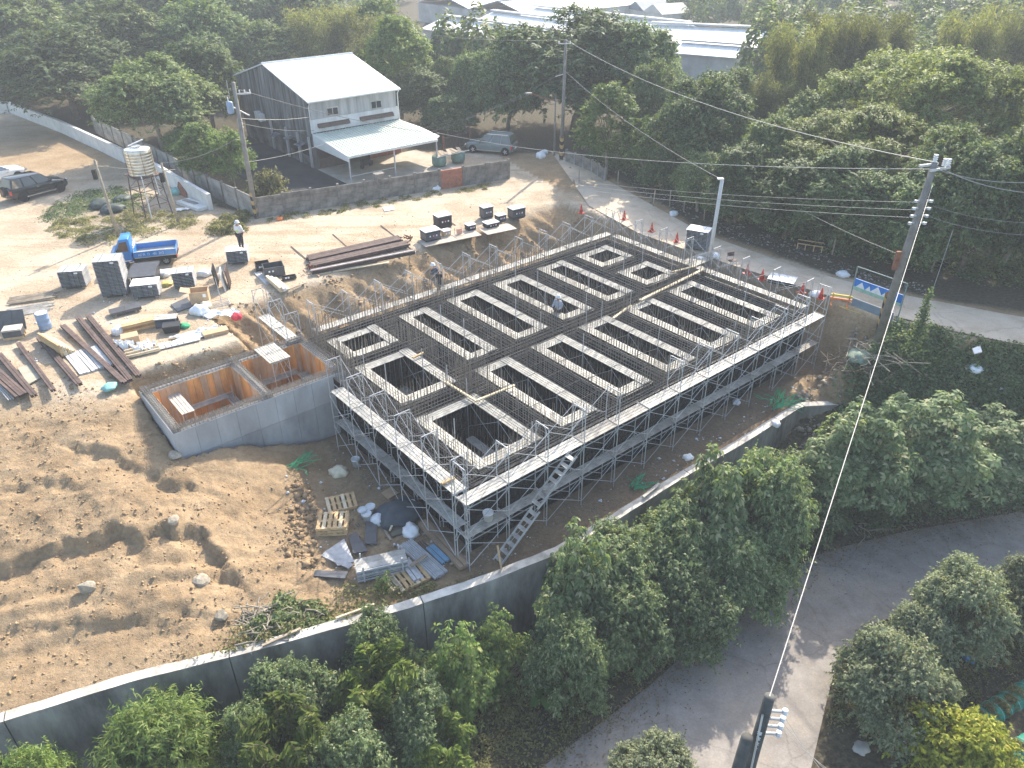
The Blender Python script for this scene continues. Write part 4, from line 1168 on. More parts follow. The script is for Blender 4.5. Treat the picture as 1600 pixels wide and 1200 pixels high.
for a in [
    ('mango', 893, 205, -8, 265, 'great dark dome of a tree behind the tall pole at the bend of the road'),
    ('mango', 985, 212, 12, 165, 'dark tree joined to the right flank of the great dark dome'),
    ('mango', 792, 208, 46, 125, 'dark tree joined to the left flank of the great dark dome'),
    ('light', 948, 272, 120, 100, 'pale leafed tree with two thin bare trunks at the roadside bend'),
    ('light', 1005, 276, 175, 70, 'young pale tree right of the tree with two thin trunks'),
    ('mango', 1085, 290, 96, 175, 'bushy dark tree behind the pale post on the road'),
    ('mixed', 1015, 250, 80, 100, 'mid green tree between the great dark dome and the bushy dark tree'),
    ('bamboo', 1195, 240, 95, 90, 'yellow bamboo clump just right of the long white shed roof'),
    ('bamboo', 1228, 225, -12, 110, 'tall bamboo clump, the left one of the three above the spreading tree'),
    ('bamboo', 1285, 215, -30, 110, 'tall bamboo clump, the middle one of the three above the spreading tree'),
    ('bamboo', 1350, 200, -22, 105, 'tall bamboo clump, the right one of the three above the spreading tree'),
    ('light', 1135, 235, 98, 90, 'yellow green tree over the end of the long white shed roof'),
    ('rain', 1320, 345, 150, 300, 'wide flat-crowned tree with a bare forked limb above the road'),
    ('rain', 1400, 300, 38, 330, 'tallest flat-crowned tree with limbs showing against the bamboo'),
    ('rain', 1570, 330, 60, 260, 'flat-crowned tree at the right edge above the top of the big pole'),
    ('bamboo', 1475, 200, -30, 110, 'bamboo clump behind the tallest flat-crowned tree'),
    ('bamboo', 1570, 195, -40, 120, 'bamboo clump in the upper right corner'),
    ('mixed', 1090, 330, 225, 90, 'low roadside tree left of the pale post'),
    ('dense', 1150, 348, 210, 120, 'dark roadside tree just right of the top of the pale post'),
    ('dense', 1225, 372, 230, 140, 'dark roadside tree above the traffic cones'),
    ('mango', 1310, 382, 215, 190, 'dark roadside tree behind the old wooden bench frame'),
    ('dense', 1405, 415, 255, 140, 'dark roadside tree directly behind the big leaning pole'),
    ('mango', 1500, 425, 205, 200, 'dark roadside tree right of the insulators of the big pole'),
    ('mango', 1605, 445, 195, 180, 'dark roadside tree cut by the right edge of the picture'),
    ('mixed', 1450, 400, 175, 160, 'mid green tree behind the porcelain insulators on the big pole top'),
    ('mixed', 1560, 420, 160, 170, 'mid green tree right of the big pole, under the flat-crowned tree'),
    ('mixed', 1190, 330, 165, 120, 'mid green tree left of the wide flat-crowned tree'),
    ('mixed', 1250, 300, 120, 130, 'mid green tree under the left bamboo clump'),
    ('dense', 1035, 300, 225, 70, 'low dark roadside bush left of the bushy dark tree'),
]: plant(*a, group=W3)

def scatter_leaves(name, pts, material, n, L, W, hgt=.3, seed=1, thick=.15):
    """Ground cover: leaves in small heaps over the given xy points on the terrain."""
    R = np.random.RandomState(seed); pts = np.array(pts)
    k = R.randint(0, len(pts), n); P = pts[k]
    off = R.normal(size=(n, 2))*P[:, 2:3]*.45
    X, Y = P[:, 0]+off[:, 0], P[:, 1]+off[:, 1]
    r = np.hypot(off[:, 0], off[:, 1])/P[:, 2]
    Z = height(X, Y)+np.maximum(.02, P[:, 3]*np.exp(-r*r*2.2))*R.uniform(.55, 1.05, n)
    N = unit(np.stack([off[:, 0]*.6, off[:, 1]*.6, np.full(n, .8)], -1)+R.normal(size=(n, 3))*.4)
    s = R.uniform(.6, 1.3, n)
    return tag(put(name, leaves_mesh(name, np.stack([X, Y, Z], -1), N, R.normal(size=(n, 3)), L*s, W*s, material)), kind='stuff')

def poly_pts(pix, z, n, r, h, seed):
    R = np.random.RandomState(seed); Q = np.array([un(x, y, z)[:2] for x, y in pix])
    lo, hi = Q.min(0), Q.max(0); out = []; miss = 0
    while len(out) < n and miss < 4*n:
        p = lo+R.rand(2)*(hi-lo); c = False
        for i in range(len(Q)):
            a, b = Q[i], Q[i-1]
            if (a[1] > p[1]) != (b[1] > p[1]) and p[0] < (b[0]-a[0])*(p[1]-a[1])/(b[1]-a[1])+a[0]: c = not c
        if c and z > -5 and -.7 < poly_dist(np.array([p[0]]), np.array([p[1]]), ROAD_N)[0][0] and poly_dist(np.array([p[0]]), np.array([p[1]]), ROAD_F)[0][0] < .8 and p[0] > 6 and p[1] < 60: c = False; miss += 1
        if c and z > -5 and p[0] > 10 and p[1] < 40 and poly_dist(np.array([p[0]]), np.array([p[1]]), LANE_N)[0][0] < .9: c = False; miss += 1
        if c: out.append((p[0], p[1], r*R.uniform(.5, 1.3), h*R.uniform(.3, 1.2)))
    return out
scatter_leaves('ground_cover', poly_pts([(1400, 520), (1470, 520), (1600, 565), (1700, 640), (1640, 780), (1480, 760), (1330, 660), (1330, 600)], -2.0, 420, 1.0, .7, 5), L_COVER, 70000, .17, .1, seed=3)
scatter_leaves('lane_verge_plants', poly_pts([(560, 1010), (800, 1000), (960, 930), (1200, 830), (1240, 880), (1120, 980), (960, 1090), (860, 1190), (600, 1300), (200, 1300), (300, 1150)], LOW, 330, .8, .45, 6), L_WEED, 42000, .12, .06, seed=4)
scatter_leaves('undergrowth', poly_pts([(920, 250), (1040, 300), (1180, 352), (1310, 392), (1480, 430), (1620, 452), (1600, 410), (1400, 370), (1200, 310), (1040, 265), (920, 225)], 0, 260, .9, .9, 7), L_DARK, 42000, .19, .09, seed=5)
scatter_leaves('yard_weeds', poly_pts([(75, 370), (150, 385), (240, 368), (315, 358), (300, 335), (200, 330), (120, 335), (85, 350)], 0, 110, .62, .3, 8), L_WEED, 10500, .14, .06, seed=6)
scatter_leaves('yard_grass', poly_pts([(60, 345), (110, 350), (150, 320), (210, 330), (230, 310), (180, 295), (110, 305)], 0, 90, .8, .35, 9), L_COVER, 7500, .15, .07, seed=7)
scatter_leaves('fence_weeds', poly_pts([(420, 345), (500, 338), (640, 315), (720, 303), (790, 290), (790, 285), (640, 306), (420, 335)], 0, 60, .35, .22, 10), L_WEED, 4500, .13, .06, seed=8)
scatter_leaves('pole_weeds', poly_pts([(325, 362), (345, 345), (375, 330), (392, 335), (385, 358), (350, 366)], 0, 40, .6, .55, 12), L_WEED, 6000, .16, .07, seed=9)
scatter_leaves('garden_weeds', poly_pts([(1300, 1130), (1400, 1150), (1480, 1110), (1600, 1040), (1600, 960), (1450, 1040), (1300, 1090)], LOW, 70, .7, .2, 13), L_WEED, 8000, .1, .045, seed=10)
scatter_leaves('wall_creeper', poly_pts([(370, 940), (440, 925), (520, 960), (520, 985), (440, 1000), (400, 990)], -2.6, 34, .5, .4, 14), L_MID, 4200, .14, .07, seed=11)

G1 = 'bushes between the retaining wall and the lane'
for sp, x, y, t, w, lab in [
    ('broad', 1325, 760, 655, 170, 'broad leafed bush just right of the end of the retaining wall'),
    ('broad', 1440, 745, 640, 190, 'broad leafed bush with pale leaf tips in the middle of the right hand thicket'),
    ('broad', 1550, 735, 660, 180, 'broad leafed bush at the right end of the thicket above the lane'),
    ('lush', 1390, 772, 735, 110, 'low bush at the lane edge under the broad leafed thicket'),
    ('lush', 1500, 752, 710, 120, 'low bush at the right end of the lane edge thicket'),
    ('broad', 1390, 700, 632, 130, 'broad leafed bush behind the thicket, below the rubble heap'),
    ('lush', 1245, 815, 705, 160, 'bush hanging over the corner where the retaining wall turns'),
    ('lush', 1180, 880, 690, 170, 'bush in front of the white sack lying on the retaining wall'),
    ('broad', 1110, 900, 735, 170, 'pale tipped bush leaning over the wall top right of the ladder'),
    ('lush', 1130, 940, 810, 160, 'bush bulging over the lane below the slanting pale cable'),
    ('lush', 1040, 940, 790, 170, 'bush covering the wall top below the ladder foot'),
    ('lush', 960, 970, 815, 180, 'bush covering the wall to the right of the wooden stake'),
    ('lush', 1065, 1000, 885, 150, 'bush with glossy drooping leaves nearest the lane shadow'),
    ('lush', 960, 1025, 890, 160, 'bush over the lane verge above the row of taro leaves'),
    ('broad', 900, 1010, 850, 150, 'bush spilling down the wall at the left end of the dense thicket'),
    ('lush', 885, 1090, 950, 130, 'low bush right above the taro leaves'),
    ('airy', 780, 1065, 960, 100, 'pale sparse bush with bare twigs against the dark wall'),
    ('airy', 725, 1110, 985, 130, 'sparse bush below the crack in the wall'),
    ('lush', 600, 1080, 950, 130, 'leafy bush overtopping the wall left of the crack'),
    ('airy', 615, 1010, 905, 70, 'thin leafy stem sticking up above the wall top'),
    ('lush', 470, 1160, 1030, 150, 'leafy bush against the dark wall, left of the feathery plant'),
    ('lush', 415, 1210, 1085, 110, 'low leafy bush right of the willowy bush'),
    ('fern', 600, 1150, 1015, 150, 'feathery bright fronds below the bush that overtops the wall'),
    ('fern', 470, 1260, 1110, 160, 'dark feathery fronds at the bottom edge'),
    ('fern', 700, 1220, 1130, 110, 'bright rosette of fronds at the bottom edge beside the lane verge'),
    ('lush', 660, 1180, 1060, 130, 'bush between the feathery plant and the bright rosette'),
    ('willowy', 280, 1265, 1105, 215, 'light green willowy bush in front of the wall at the lower left'),
    ('willowy', 90, 1290, 1165, 110, 'small light bush at the bottom edge left of the willowy bush'),
    ('lush', 560, 1260, 1120, 150, 'dark bush at the bottom edge between two feathery plants'),
    ('airy', 10, 1260, 1160, 60, 'tip of a pale bush at the lower left corner'),
]:
    zz = LOW if y > 770 or x < 1300 else -4.2
    plant(sp, x, y, t, w, lab, zz, G1, 'bush', 'bush')
G2 = 'rounded garden trees beside the lane'
for sp, x, y, t, w, lab in [
    ('round', 1375, 1130, 990, 178, 'largest clipped-looking round grey green tree beside the lane'),
    ('round', 1425, 1030, 945, 115, 'small round grey green tree behind the largest one'),
    ('round', 1480, 1010, 872, 155, 'round grey green tree between the small one and the picture edge'),
    ('round', 1580, 985, 868, 130, 'round grey green tree cut by the right edge'),
    ('citrus', 1480, 1230, 1125, 165, 'bright yellow green citrus shrub beside the green net tunnels'),
    ('citrus', 1440, 1190, 1150, 0.1, 'x') if False else ('round', 1010, 1270, 1165, 160, 'rounded bush top at the bottom edge on the lane side'),
]: plant(sp, x, y, t, w, lab, LOW, G2, 'garden_tree', 'tree')
o = plant('weed', 1345, 1095, 1040, 70, 'low yellowish weed at the foot of the largest round tree', LOW, None, 'weed', 'weed')
cb = un(1428, 540); cR = np.random.RandomState(3); cn = 900; cz = cR.beta(1.2, 1.8, cn)*3.4
cc = np.stack([cR.normal(size=cn)*(.22-.05*cz), cR.normal(size=cn)*(.22-.05*cz), cz], -1)
ct = thing('creeper', 'creeper climbing the stay wire beside the big leaning pole', 'creeper', (cb.x, cb.y, -.3)); put('leaves', leaves_mesh('leaves', cc, unit(cR.normal(size=(cn, 3))+[0, 0, .4]), cR.normal(size=(cn, 3)), .17, .09, L_COVER), ct)
cm = MB(); cm.tube((0, 0, 0), (.1, -.1, 6.2), .012, 5); cm.build('stay_wire', STEEL, ct)
# taro
def taro(x, y, n, label, seed):
    R = np.random.RandomState(seed); b = un(x, y, LOW); t = thing('taro', label, 'plant', b, 0, 'big leafed taro plants at the lane verge')
    for k in range(n):
        a = R.rand()*6.28; q = R.uniform(.15, .6); h = R.uniform(.4, .9); s = R.uniform(.28, .42)
        c = Vector((math.cos(a)*q, math.sin(a)*q, h)); d = Vector((math.cos(a), math.sin(a), -.45)).normalized(); nn = Vector((math.cos(a)*.45+R.normal()*.15, math.sin(a)*.45-.2, 1)).normalized(); sd = nn.cross(d)
        d = sd.cross(nn)
        mb = MB(); pr = [(-.35, .0), (-.62, .28), (-.5, .55), (0, .62), (.5, .42), (.85, .12), (1.0, 0), (.85, -.12), (.5, -.42), (0, -.62), (-.5, -.55), (-.62, -.28)]
        pts = [c+d*(px*s)+sd*(py*s)+nn*(.1*s*(abs(py)-px*px*.9)) for px, py in pr]
        for i in range(len(pts)): mb.poly([c, pts[i], pts[(i+1) % len(pts)]])
        mb.build('leaf', L_TARO, t); st = MB(); st.path([(c.x*.1, c.y*.1, -.1), (c.x*.5, c.y*.5, h*.6), tuple(c)], .018, 5, .01); st.build('stem', L_TARO, t)
L_TARO = leafmat('leaf_taro', (0.05, 0.13, 0.025), (0.1, 0.2, 0.04), None, .3, .35)
taro(765, 1108, 5, 'taro plant with big round leaves below the sparse bush', 1)
taro(850, 1095, 8, 'taro plant with the largest, brightest leaves at the lane verge', 2)
taro(890, 1080, 4, 'small taro plant tucked under the low bush', 3)
taro(655, 1120, 3, 'taro leaves standing upright beside the feathery plant', 4)
L_DRY = leafmat('leaf_dry', (0.13, 0.09, 0.05), (0.26, 0.19, 0.11), (0.34, 0.27, 0.17), .1)
def lane_dry():
    R = np.random.RandomState(77); n = 5200; A = np.array(LANE_N[1:9]); t_ = R.rand(n)*(len(A)-1); i = t_.astype(int); f = (t_-i)[:, None]; P = A[i]*(1-f)+A[i+1]*f
    nrm = np.stack([A[i+1][:, 1]-A[i][:, 1], -(A[i+1]-A[i])[:, 0]], -1); nrm = nrm/np.linalg.norm(nrm, axis=1, keepdims=True)
    P = P+nrm*(R.exponential(.55, n)-.35)[:, None]
    C = np.stack([P[:, 0], P[:, 1], np.full(n, LOW+.03)+R.rand(n)*.03], -1)
    tag(put('leaf_litter', leaves_mesh('leaf_litter', C, unit(R.normal(size=(n, 3))*.25+[0, 0, 1]), R.normal(size=(n, 3)), R.uniform(.06, .14, n), .05, L_DRY)), kind='stuff')
lane_dry()
# far-off woods
def far_woods():
    R = np.random.RandomState(5); C, N, D = [], [], []
    spots = []
    for x0, x1, y0, y1, n in ((560, 820, -40, 14, 26), (800, 1010, -60, 4, 18), (1060, 1180, -30, 20, 8), (1060, 1700, -60, 50, 110), (-200, 600, -100, 20, 40), (1180, 1700, 60, 170, 50), (640, 780, 128, 150, 6)):
        for _ in range(n): spots.append((R.uniform(x0, x1), R.uniform(y0, y1)))
    for x, y in spots:
        b = un(x, y, 0); w = R.uniform(4, 8); h = R.uniform(5, 9)
        m = 900; d = sph(R, m); d[:, 2] = np.abs(d[:, 2])
        bump = 1+.25*np.sin(d[:, 0]*5+x)*np.sin(d[:, 1]*6+y)
        C.append(np.array(b)+d*np.array([w/2, w/2, h*.75])*bump[:, None]*R.uniform(.8, 1.05, (m, 1))+np.array([0, 0, h*.2])); N.append(unit(d+R.normal(size=(m, 3))*.4+[0, 0, .3])); D.append(R.normal(size=(m, 3)))
    C, N, D = map(np.concatenate, (C, N, D))
    tag(put('distant_woods', leaves_mesh('distant_woods', C, N, D, .75, .42, L_MID)), kind='stuff')
far_woods()
# ---------------------------------------------------------------- house
HX = Vector((-15.9, 62.9, 0)); HR = RAD(38.3)
hc, hs_ = math.cos(HR), math.sin(HR)
def hw(x, y, z=0): return Vector((HX.x+x*hc-y*hs_, HX.y+x*hs_+y*hc, z))
house = thing('house', 'two storey house with a white metal roof and blackened sheet side wall beyond the yard', 'house', HX, HR)
HW, HD, EV, RG = 8.05, 14.5, 5.5, 7.25
YR = 7.6
mb = MB()   # side walls with gables, rear wall
mb.box(.0, .12, 0, .12, HD, 2.6); mb.box(HW-.12, .12, 0, HW, HD, EV); mb.box(.12, HD-.12, 0, HW-.12, HD, EV)
mb.build('wall', mat('sooty_block_wall', (0.07, 0.07, 0.072), .95, .8, .7, col2=(.2, .19, .18)), house)
mb = MB(); n = 22
for k in range(n):   # corrugated side cladding, rib by rib
    y0, y1 = .12+(HD-.12)*k/n, .12+(HD-.12)*(k+1)/n; ym = (y0+y1)/2
    z = lambda y: (EV+(RG-EV)*y/YR if y < YR else EV+(RG-EV)*(HD-y)/(HD-YR))-.05
    o = .0 if k % 2 else .03
    mb = MB(); mb.hexa([(-.05-o, y0, 2.6), (.1, y0, 2.6), (.1, y1-.01, 2.6), (-.05-o, y1-.01, 2.6), (-.05-o, y0, z(y0)), (.1, y0, z(y0)), (.1, y1-.01, z(y1)), (-.05-o, y1-.01, z(y1))])
    mb.build('cladding_sheet', WALL_DK, house)
mb = MB(); mb.poly([(HW-.06, 0, EV), (HW-.06, HD, EV), (HW-.06, YR, RG-.05)]); mb.build('gable', WALL_GR, house)
mb = MB(); mb.box(0.12, 0, 3.95, HW-.12, .12, EV-.02); mb.build('upper_wall', WALL_GR, house)
mb = MB(); mb.box(0.0, -.03, 2.95, HW, .12, 3.94); mb.build('white_band', WALL_W, house)
for x0, x1 in ((.55, 3.35), (4.35, 7.5)):
    mb = MB(); mb.hexa([(x0, -.3, 3.28), (x1, -.3, 3.28), (x1, -.032, 3.35), (x0, -.032, 3.35), (x0, -.25, 3.48), (x1, -.25, 3.48), (x1, -.032, 3.6), (x0, -.032, 3.6)]); mb.build('awning', BROWN, house)
for x0 in (1.55, 5.55):
    fr = MB(); fr.box(x0-.05, -.04, 4.02, x0+1.0, .0, 4.1); fr.box(x0-.05, -.04, 4.62, x0+1.0, .0, 4.7); fr.box(x0-.05, -.04, 4.1, x0+.02, .0, 4.62); fr.box(x0+.93, -.04, 4.1, x0+1.0, 0, 4.62); fr.box(x0+.45, -.035, 4.1, x0+.5, 0, 4.62)
    w = fr.build('window', CONC_PALE, house); p = MB(); p.box(x0+.02, -.022, 4.1, x0+.93, -.004, 4.62); p.build('pane', GLASS, w)
mb = MB(); mb.box(.0, -.02, 0, .3, .12, 2.94); mb.build('corner_pier', WALL_DK, house)
mb = MB(); mb.box(.3, 2.6, 0, HW-.1, 2.72, 2.94); mb.build('inner_wall', BROWN, house)
mb = MB(); mb.box(4.9, -.03, 0, HW, .12, 1.35); mb.build('brick_front', BRICK_M, house)
mb = MB(); mb.box(4.9, -.03, 1.36, HW, .12, 2.94); mb.build('shutter', WALL_DK, house)
mb = MB(); mb.box(.3, 0.02, 0, 1.7, .1, .85); mb.box(.3, .02, .86, .42, .1, 2.94); mb.build('door_frame', BROWN, house)
for side in (0, 1):
    y0, y1 = ((-.35, YR) if side == 0 else (YR, HD+.35)); z0 = EV-.08 if side == 0 else RG; z1 = RG if side == 0 else EV-.12
    mb = MB(); n = 30; xs = [-.22+(HW+.44)*k/n for k in range(n+1)]
    mb.hexa([(xs[0], y0, z0-.06), (xs[-1], y0, z0-.06), (xs[-1], y1, z1-.06), (xs[0], y1, z1-.06), (xs[0], y0, z0), (xs[-1], y0, z0), (xs[-1], y1, z1), (xs[0], y1, z1)])
    for x in xs[:-1]:
        mb.hexa([(x, y0, z0+.001), (x+.06, y0, z0+.001), (x+.06, y1, z1+.001), (x, y1, z1+.001), (x+.015, y0, z0+.035), (x+.045, y0, z0+.035), (x+.045, y1, z1+.035), (x+.015, y1, z1+.035)])
    mb.build('roof', ROOF_W, house)
mb = MB(); mb.tube((-.24, YR, RG+.02), (HW+.24, YR, RG+.02), .09, 6); mb.build('ridge_cap', ROOF_W, house)
mb = MB(); mb.bar((-.2, -.4, EV-.14), (HW+.2, -.4, EV-.14), .1, .1); mb.build('gutter', ROOF_W, house)
for x in (-.02, HW+.03): mb = MB(); mb.tube((x, -.38, EV-.16), (x, -.08, EV-.5), .04, 6); mb.tube((x, -.08, EV-.5), (x, -.08, 2.9), .04, 6); mb.build('downpipe', ROOF_W, house)
# left side clutter of the house: lean-to, hoods, ducts
for y, z, l in ((1.2, 1.9, 1.0), (3.4, 2.0, .9), (6.0, 1.7, 1.3)):
    mb = MB(); mb.hexa([(-.75, y, z-.15), (-.06, y, z), (-.06, y+l, z), (-.75, y+l, z-.15), (-.75, y, z-.12), (-.06, y, z+.05), (-.06, y+l, z+.05), (-.75, y+l, z-.12)]); mb.build('window_hood', WALL_DK, house)
mb = MB()
for y in (.5, 2.6, 4.9, 8): mb.box(-.14, y, 0, -.005, y+.22, 2.55)
tag(mb.build('wall_piers', WALL_GR, house), kind='stuff')
for y0, y1 in ((.9, 2.3), (3.0, 4.6)):
    mb = MB(); mb.box(-.02, y0, .9, -.003, y1, 1.7); mb.build('side_window', DARK, house)
for y, z in ((9.2, 2.3), (9.9, 2.4)):
    mb = MB(); mb.box(-.5, y, z, -.06, y+.55, z+.6); mb.build('air_conditioner', CONC_WHITE, house)
# canopy
cz0, cz1, cy = 2.88, 2.28, -5.85
mb = MB(); n = 28; x0, x1 = .05, 8.15
mb.hexa([(x0, cy, cz1-.04), (x1, cy, cz1-.04), (x1, -.04, cz0-.04), (x0, -.04, cz0-.04), (x0, cy, cz1), (x1, cy, cz1), (x1, -.04, cz0), (x0, -.04, cz0)])
for k in range(n):
    x = x0+(x1-x0)*k/n
    mb.hexa([(x, cy, cz1+.001), (x+.07, cy, cz1+.001), (x+.07, -.04, cz0+.001), (x, -.04, cz0+.001), (x+.02, cy, cz1+.04), (x+.05, cy, cz1+.04), (x+.05, -.04, cz0+.04), (x+.02, -.04, cz0+.04)])
mb.build('canopy', ROOF_G, house)
mb = MB(); mb.hexa([(8.16, cy+.3, cz1-.05), (9.5, cy+1.8, cz1-.3), (9.5, -1.2, cz1-.1), (8.16, -.5, cz0-.1), (8.16, cy+.3, cz1-.01), (9.5, cy+1.8, cz1-.26), (9.5, -1.2, cz1-.06), (8.16, -.5, cz0-.06)]); mb.build('canopy_extension', ROOF_W, house)
mb = MB(); mb.hexa([(-.0, cy, cz1-.75+.35), (.045, cy, cz1-.4), (.045, -.05, 1.9), (0, -.05, 1.9), (0, cy, cz1+.03), (.045, cy, cz1+.03), (.045, -.05, cz0+.03), (0, -.05, cz0+.03)]); mb.build('canopy_fascia', ROOF_W, house)
mb = MB(); mb.bar((0.05, cy+.05, cz1-.1), (8.15, cy+.05, cz1-.1), .08, .1); mb.build('canopy_beam', ROOF_W, house)
for x in (.1, 4.05, 8.05): mb = MB(); mb.tube((x, cy+.1, 0), (x, cy+.1, cz1-.1), .06, 7); mb.build('canopy_post', STEEL, house)
mb = MB(); mb.tube((.1, cy+.1, .75), (4.05, cy+.1, .75), .03, 6); mb.build('rail', STEEL, house)
# forecourt and the burnt side yard (thin sheets, each a little above the one below)
mb = MB(); mb.box(0, -7.1, -.05, 9.6, -.04, .062); mb.build('forecourt', SLABC, None, loc=HX, rotz=HR); tag(bpy.data.objects['forecourt'], kind='structure')
me = MB(); me.poly([(-6.0, -5.6, .085), (3.4, -9.6, .085), (2.0, -7.15, .085), (-.02, -6.2, .085), (-.04, 11, .085), (-5.5, 11, .085)]); me.build('side_yard', ASPH_DK, None, loc=HX, rotz=HR); tag(bpy.data.objects['side_yard'], kind='structure')
o = thing('motorbike_cover', 'dark scooter under the front canopy of the house', 'scooter', hw(3.4, -2.2, .06), HR+.4)
mb = MB(); mb.hexa([(-.7, -.15, .25), (.7, -.12, .3), (.7, .12, .3), (-.7, .15, .25), (-.6, -.1, .75), (.4, -.06, .65), (.4, .06, .65), (-.6, .1, .75)]); mb.build('body', CL_DARK, o)
mb = MB(); mb.tube((.55, 0, .5), (.5, 0, 1.0), .04, 6); mb.tube((.5, -.3, 1.0), (.5, .3, 1.0), .025, 6); mb.build('handlebar', CL_DARK, o)
for x in (-.55, .6): mb = MB(); mb.tube((x, -.05, .25), (x, .05, .25), .25, 12, cap=True); mb.build('wheel', TYRE, o)
bpy.data.objects['motorbike_cover'].name = 'scooter'

# ---------------------------------------------------------------- fences and walls round the yards
def fence(name, label, pts, h, bay, post_m, panel_m, odd={}, rows=4, thick=.07):
    t = thing(name, label, 'fence', (0, 0, 0))
    i = 0
    for a, b in zip(pts[:-1], pts[1:]):
        a, b = Vector(a), Vector(b); L = (b-a).length; n = max(1, round(L/bay)); d = (b-a)/n; ang = math.atan2(d.y, d.x)
        for k in range(n):
            p = a+d*k; w = d.length
            mb = MB(); mb.box(-.08, -.08, -.2, .08, .08, h+.08+.06*rng.random()); mb.build('post', post_m, t, loc=p, rotz=ang)
            hh = h/rows
            if i in odd:
                mb = MB(); mb.box(.1, -.06, 0, w-.1, .06, h*.97); mb.build('brick_panel', odd[i], t, loc=p, rotz=ang)
            else:
                for r in range(rows):
                    mb = MB(); mb.box(.085, -thick/2-.004*(r % 2), -.1 if r == 0 else r*hh+.012, w-.085, thick/2, (r+1)*hh-.004+(.05*(rng.random()-.5) if r == rows-1 else 0)); mb.build('fence_plank', panel_m, t, loc=p, rotz=ang)
            i += 1
        mb = MB(); mb.box(-.08, -.08, -.2, .08, .08, h+.1); mb.build('post', post_m, t, loc=b, rotz=ang)
    return t
fence('precast_fence', 'grimy precast plank fence along the yard side of the house, with one red brick bay', [un(402, 341), un(795, 279)], 1.45, 1.95, FENCE_M, FENCE_M, {7: BRICK_M})
mb = MB(); mb.box(-.3, -.22, -.1, .3, .22, 1.75); mb.box(-.36, -.28, 1.751, .36, .28, 1.84); g = mb.build('gate_pillar', FENCE_M, loc=un(595, 309), rotz=HR); tag(g, 'stout square pillar rising above the precast fence beside its red brick bay', 'pillar')
fence('boundary_fence', 'tall grey plank fence running back from the striped pole behind the left white wall', [un(399, 339), un(330, 306), un(250, 259), un(150, 208)], 1.5, 2.4, FENCE_M, mat('grey_precast', (0.3, 0.285, 0.26), .95, .4, 1.0), rows=3)
def solid_wall(name, label, pts, h, th, m):
    t = thing(name, label, 'wall')
    for a, b in zip(pts[:-1], pts[1:]):
        a, b = Vector(a), Vector(b); L = (b-a).length; ang = math.atan2((b-a).y, (b-a).x); n = max(1, round(L/6)); w = L/n
        for k in range(n):
            mb = MB(); mb.box(.006, -th/2, -.3, w-.006, th/2, h); mb.build('wall_segment', m, t, loc=a+(b-a)*(k/n), rotz=ang)
    return t
solid_wall('left_boundary_wall', 'long low white wall at the upper left, ending by the concrete slab', [un(331, 328), un(250, 279), un(98, 207), un(17, 176)], 1.15, .28, CONC_WHITE)
solid_wall('corner_boundary_wall', 'short return of white wall in the upper left corner', [un(15, 176.5), un(-60, 181)], 1.15, .28, CONC_WHITE)
# ruined low wall and iron gate by the parked car
fence('roadside_fence', 'broken board fence with a leaning sheet by the striped pole at the bend', [un(885, 252), un(925, 268), un(945, 282)], .9, 1.3, CONC_OLD, FENCE_M, rows=2)
t = thing('iron_gate', 'dark red iron railing gate between the house and the parked grey green car', 'gate', un(694, 240), HR+.25)
for x in (0, 3.6): mb = MB(); mb.box(x-.06, -.06, 0, x+.06, .06, 1.5); mb.build('gate_post', RUST_R, t)
for k in range(18): mb = MB(); mb.box(.15+k*.19, -.015, .12, .18+k*.19, .015, 1.35); mb.build('bar', RUST, t)
for z in (.2, 1.25): mb = MB(); mb.box(.07, -.02, z, 3.53, .02, z+.05); mb.build('rail', RUST, t)
for i, (x, y) in enumerate(((1020, 322), (1046, 322), (1068, 330), (1100, 342), (1300, 398), (1455, 425), (905, 285), (965, 290))):
    b = un(x, y); mb = MB(); mb.tube((0, 0, -.2), (rng.uniform(-.06, .12), 0, 1.15), .05, 6, .045, True); s = mb.build('fence_stake', BARK_P, loc=b)
    tag(s, 'old grey fence stake at the foot of the roadside trees', 'stake', 'fence stakes along the far side of the road')

# ---------------------------------------------------------------- water tower
B = un(240, 335); t = thing('water_tower', 'ribbed stainless water tank on a rusty lattice stand among weeds', 'water tower', (B.x, B.y, 0), HR+.15)
hz = 2.8
for sx in (-1, 1):
    for sy in (-1, 1): mb = MB(); mb.tube((sx*.95, sy*.95, -.1), (sx*.75, sy*.75, hz), .04, 5); mb.build('leg', RUST, t)
for z, q in ((.9, .9), (1.9, .82), (2.75, .76)):
    for a, b in (((-1, -1), (1, -1)), ((1, -1), (1, 1)), ((1, 1), (-1, 1)), ((-1, 1), (-1, -1))):
        mb = MB(); mb.tube((a[0]*q, a[1]*q, z), (b[0]*q, b[1]*q, z), .025, 4); mb.build('strut', RUST, t)
        if z < 2.7:
            mb = MB(); mb.tube((a[0]*q, a[1]*q, z), (b[0]*q*.93, b[1]*q*.93, z+.95), .018, 4); mb.build('strut', RUST, t)
mb = MB(); mb.box(-.95, -.95, hz, .95, .95, hz+.06); mb.build('platform', RUST, t)
pr = []
for k in range(8):
    z = hz+.06+k*.2; pr += [(.84, z), (.87, z+.04), (.87, z+.12), (.84, z+.17)]
pr += [(.84, hz+1.72), (.8, hz+1.78)]
mb = MB(); mb.lathe(pr, 24); mb.build('tank', TANK_S, t, True)
mb = MB(); mb.lathe([(.8, hz+1.781), (.3, hz+1.88), (.3, hz+1.95)], 20); mb.build('lid', CHROME, t)
for a in range(7): mb = MB(); c, s = math.cos(a*.9), math.sin(a*.9); mb.tube((c*.9, s*.9, hz), (c*.9, s*.9, hz+1.75), .012, 4); mb.build('tie_rod', RUST, t)
mb = MB(); mb.path([(-.5, -.8, hz+.2), (-.55, -1.0, hz), (-.6, -1.05, .0)], .035, 6); mb.build('pipe', CONC_WHITE, t)
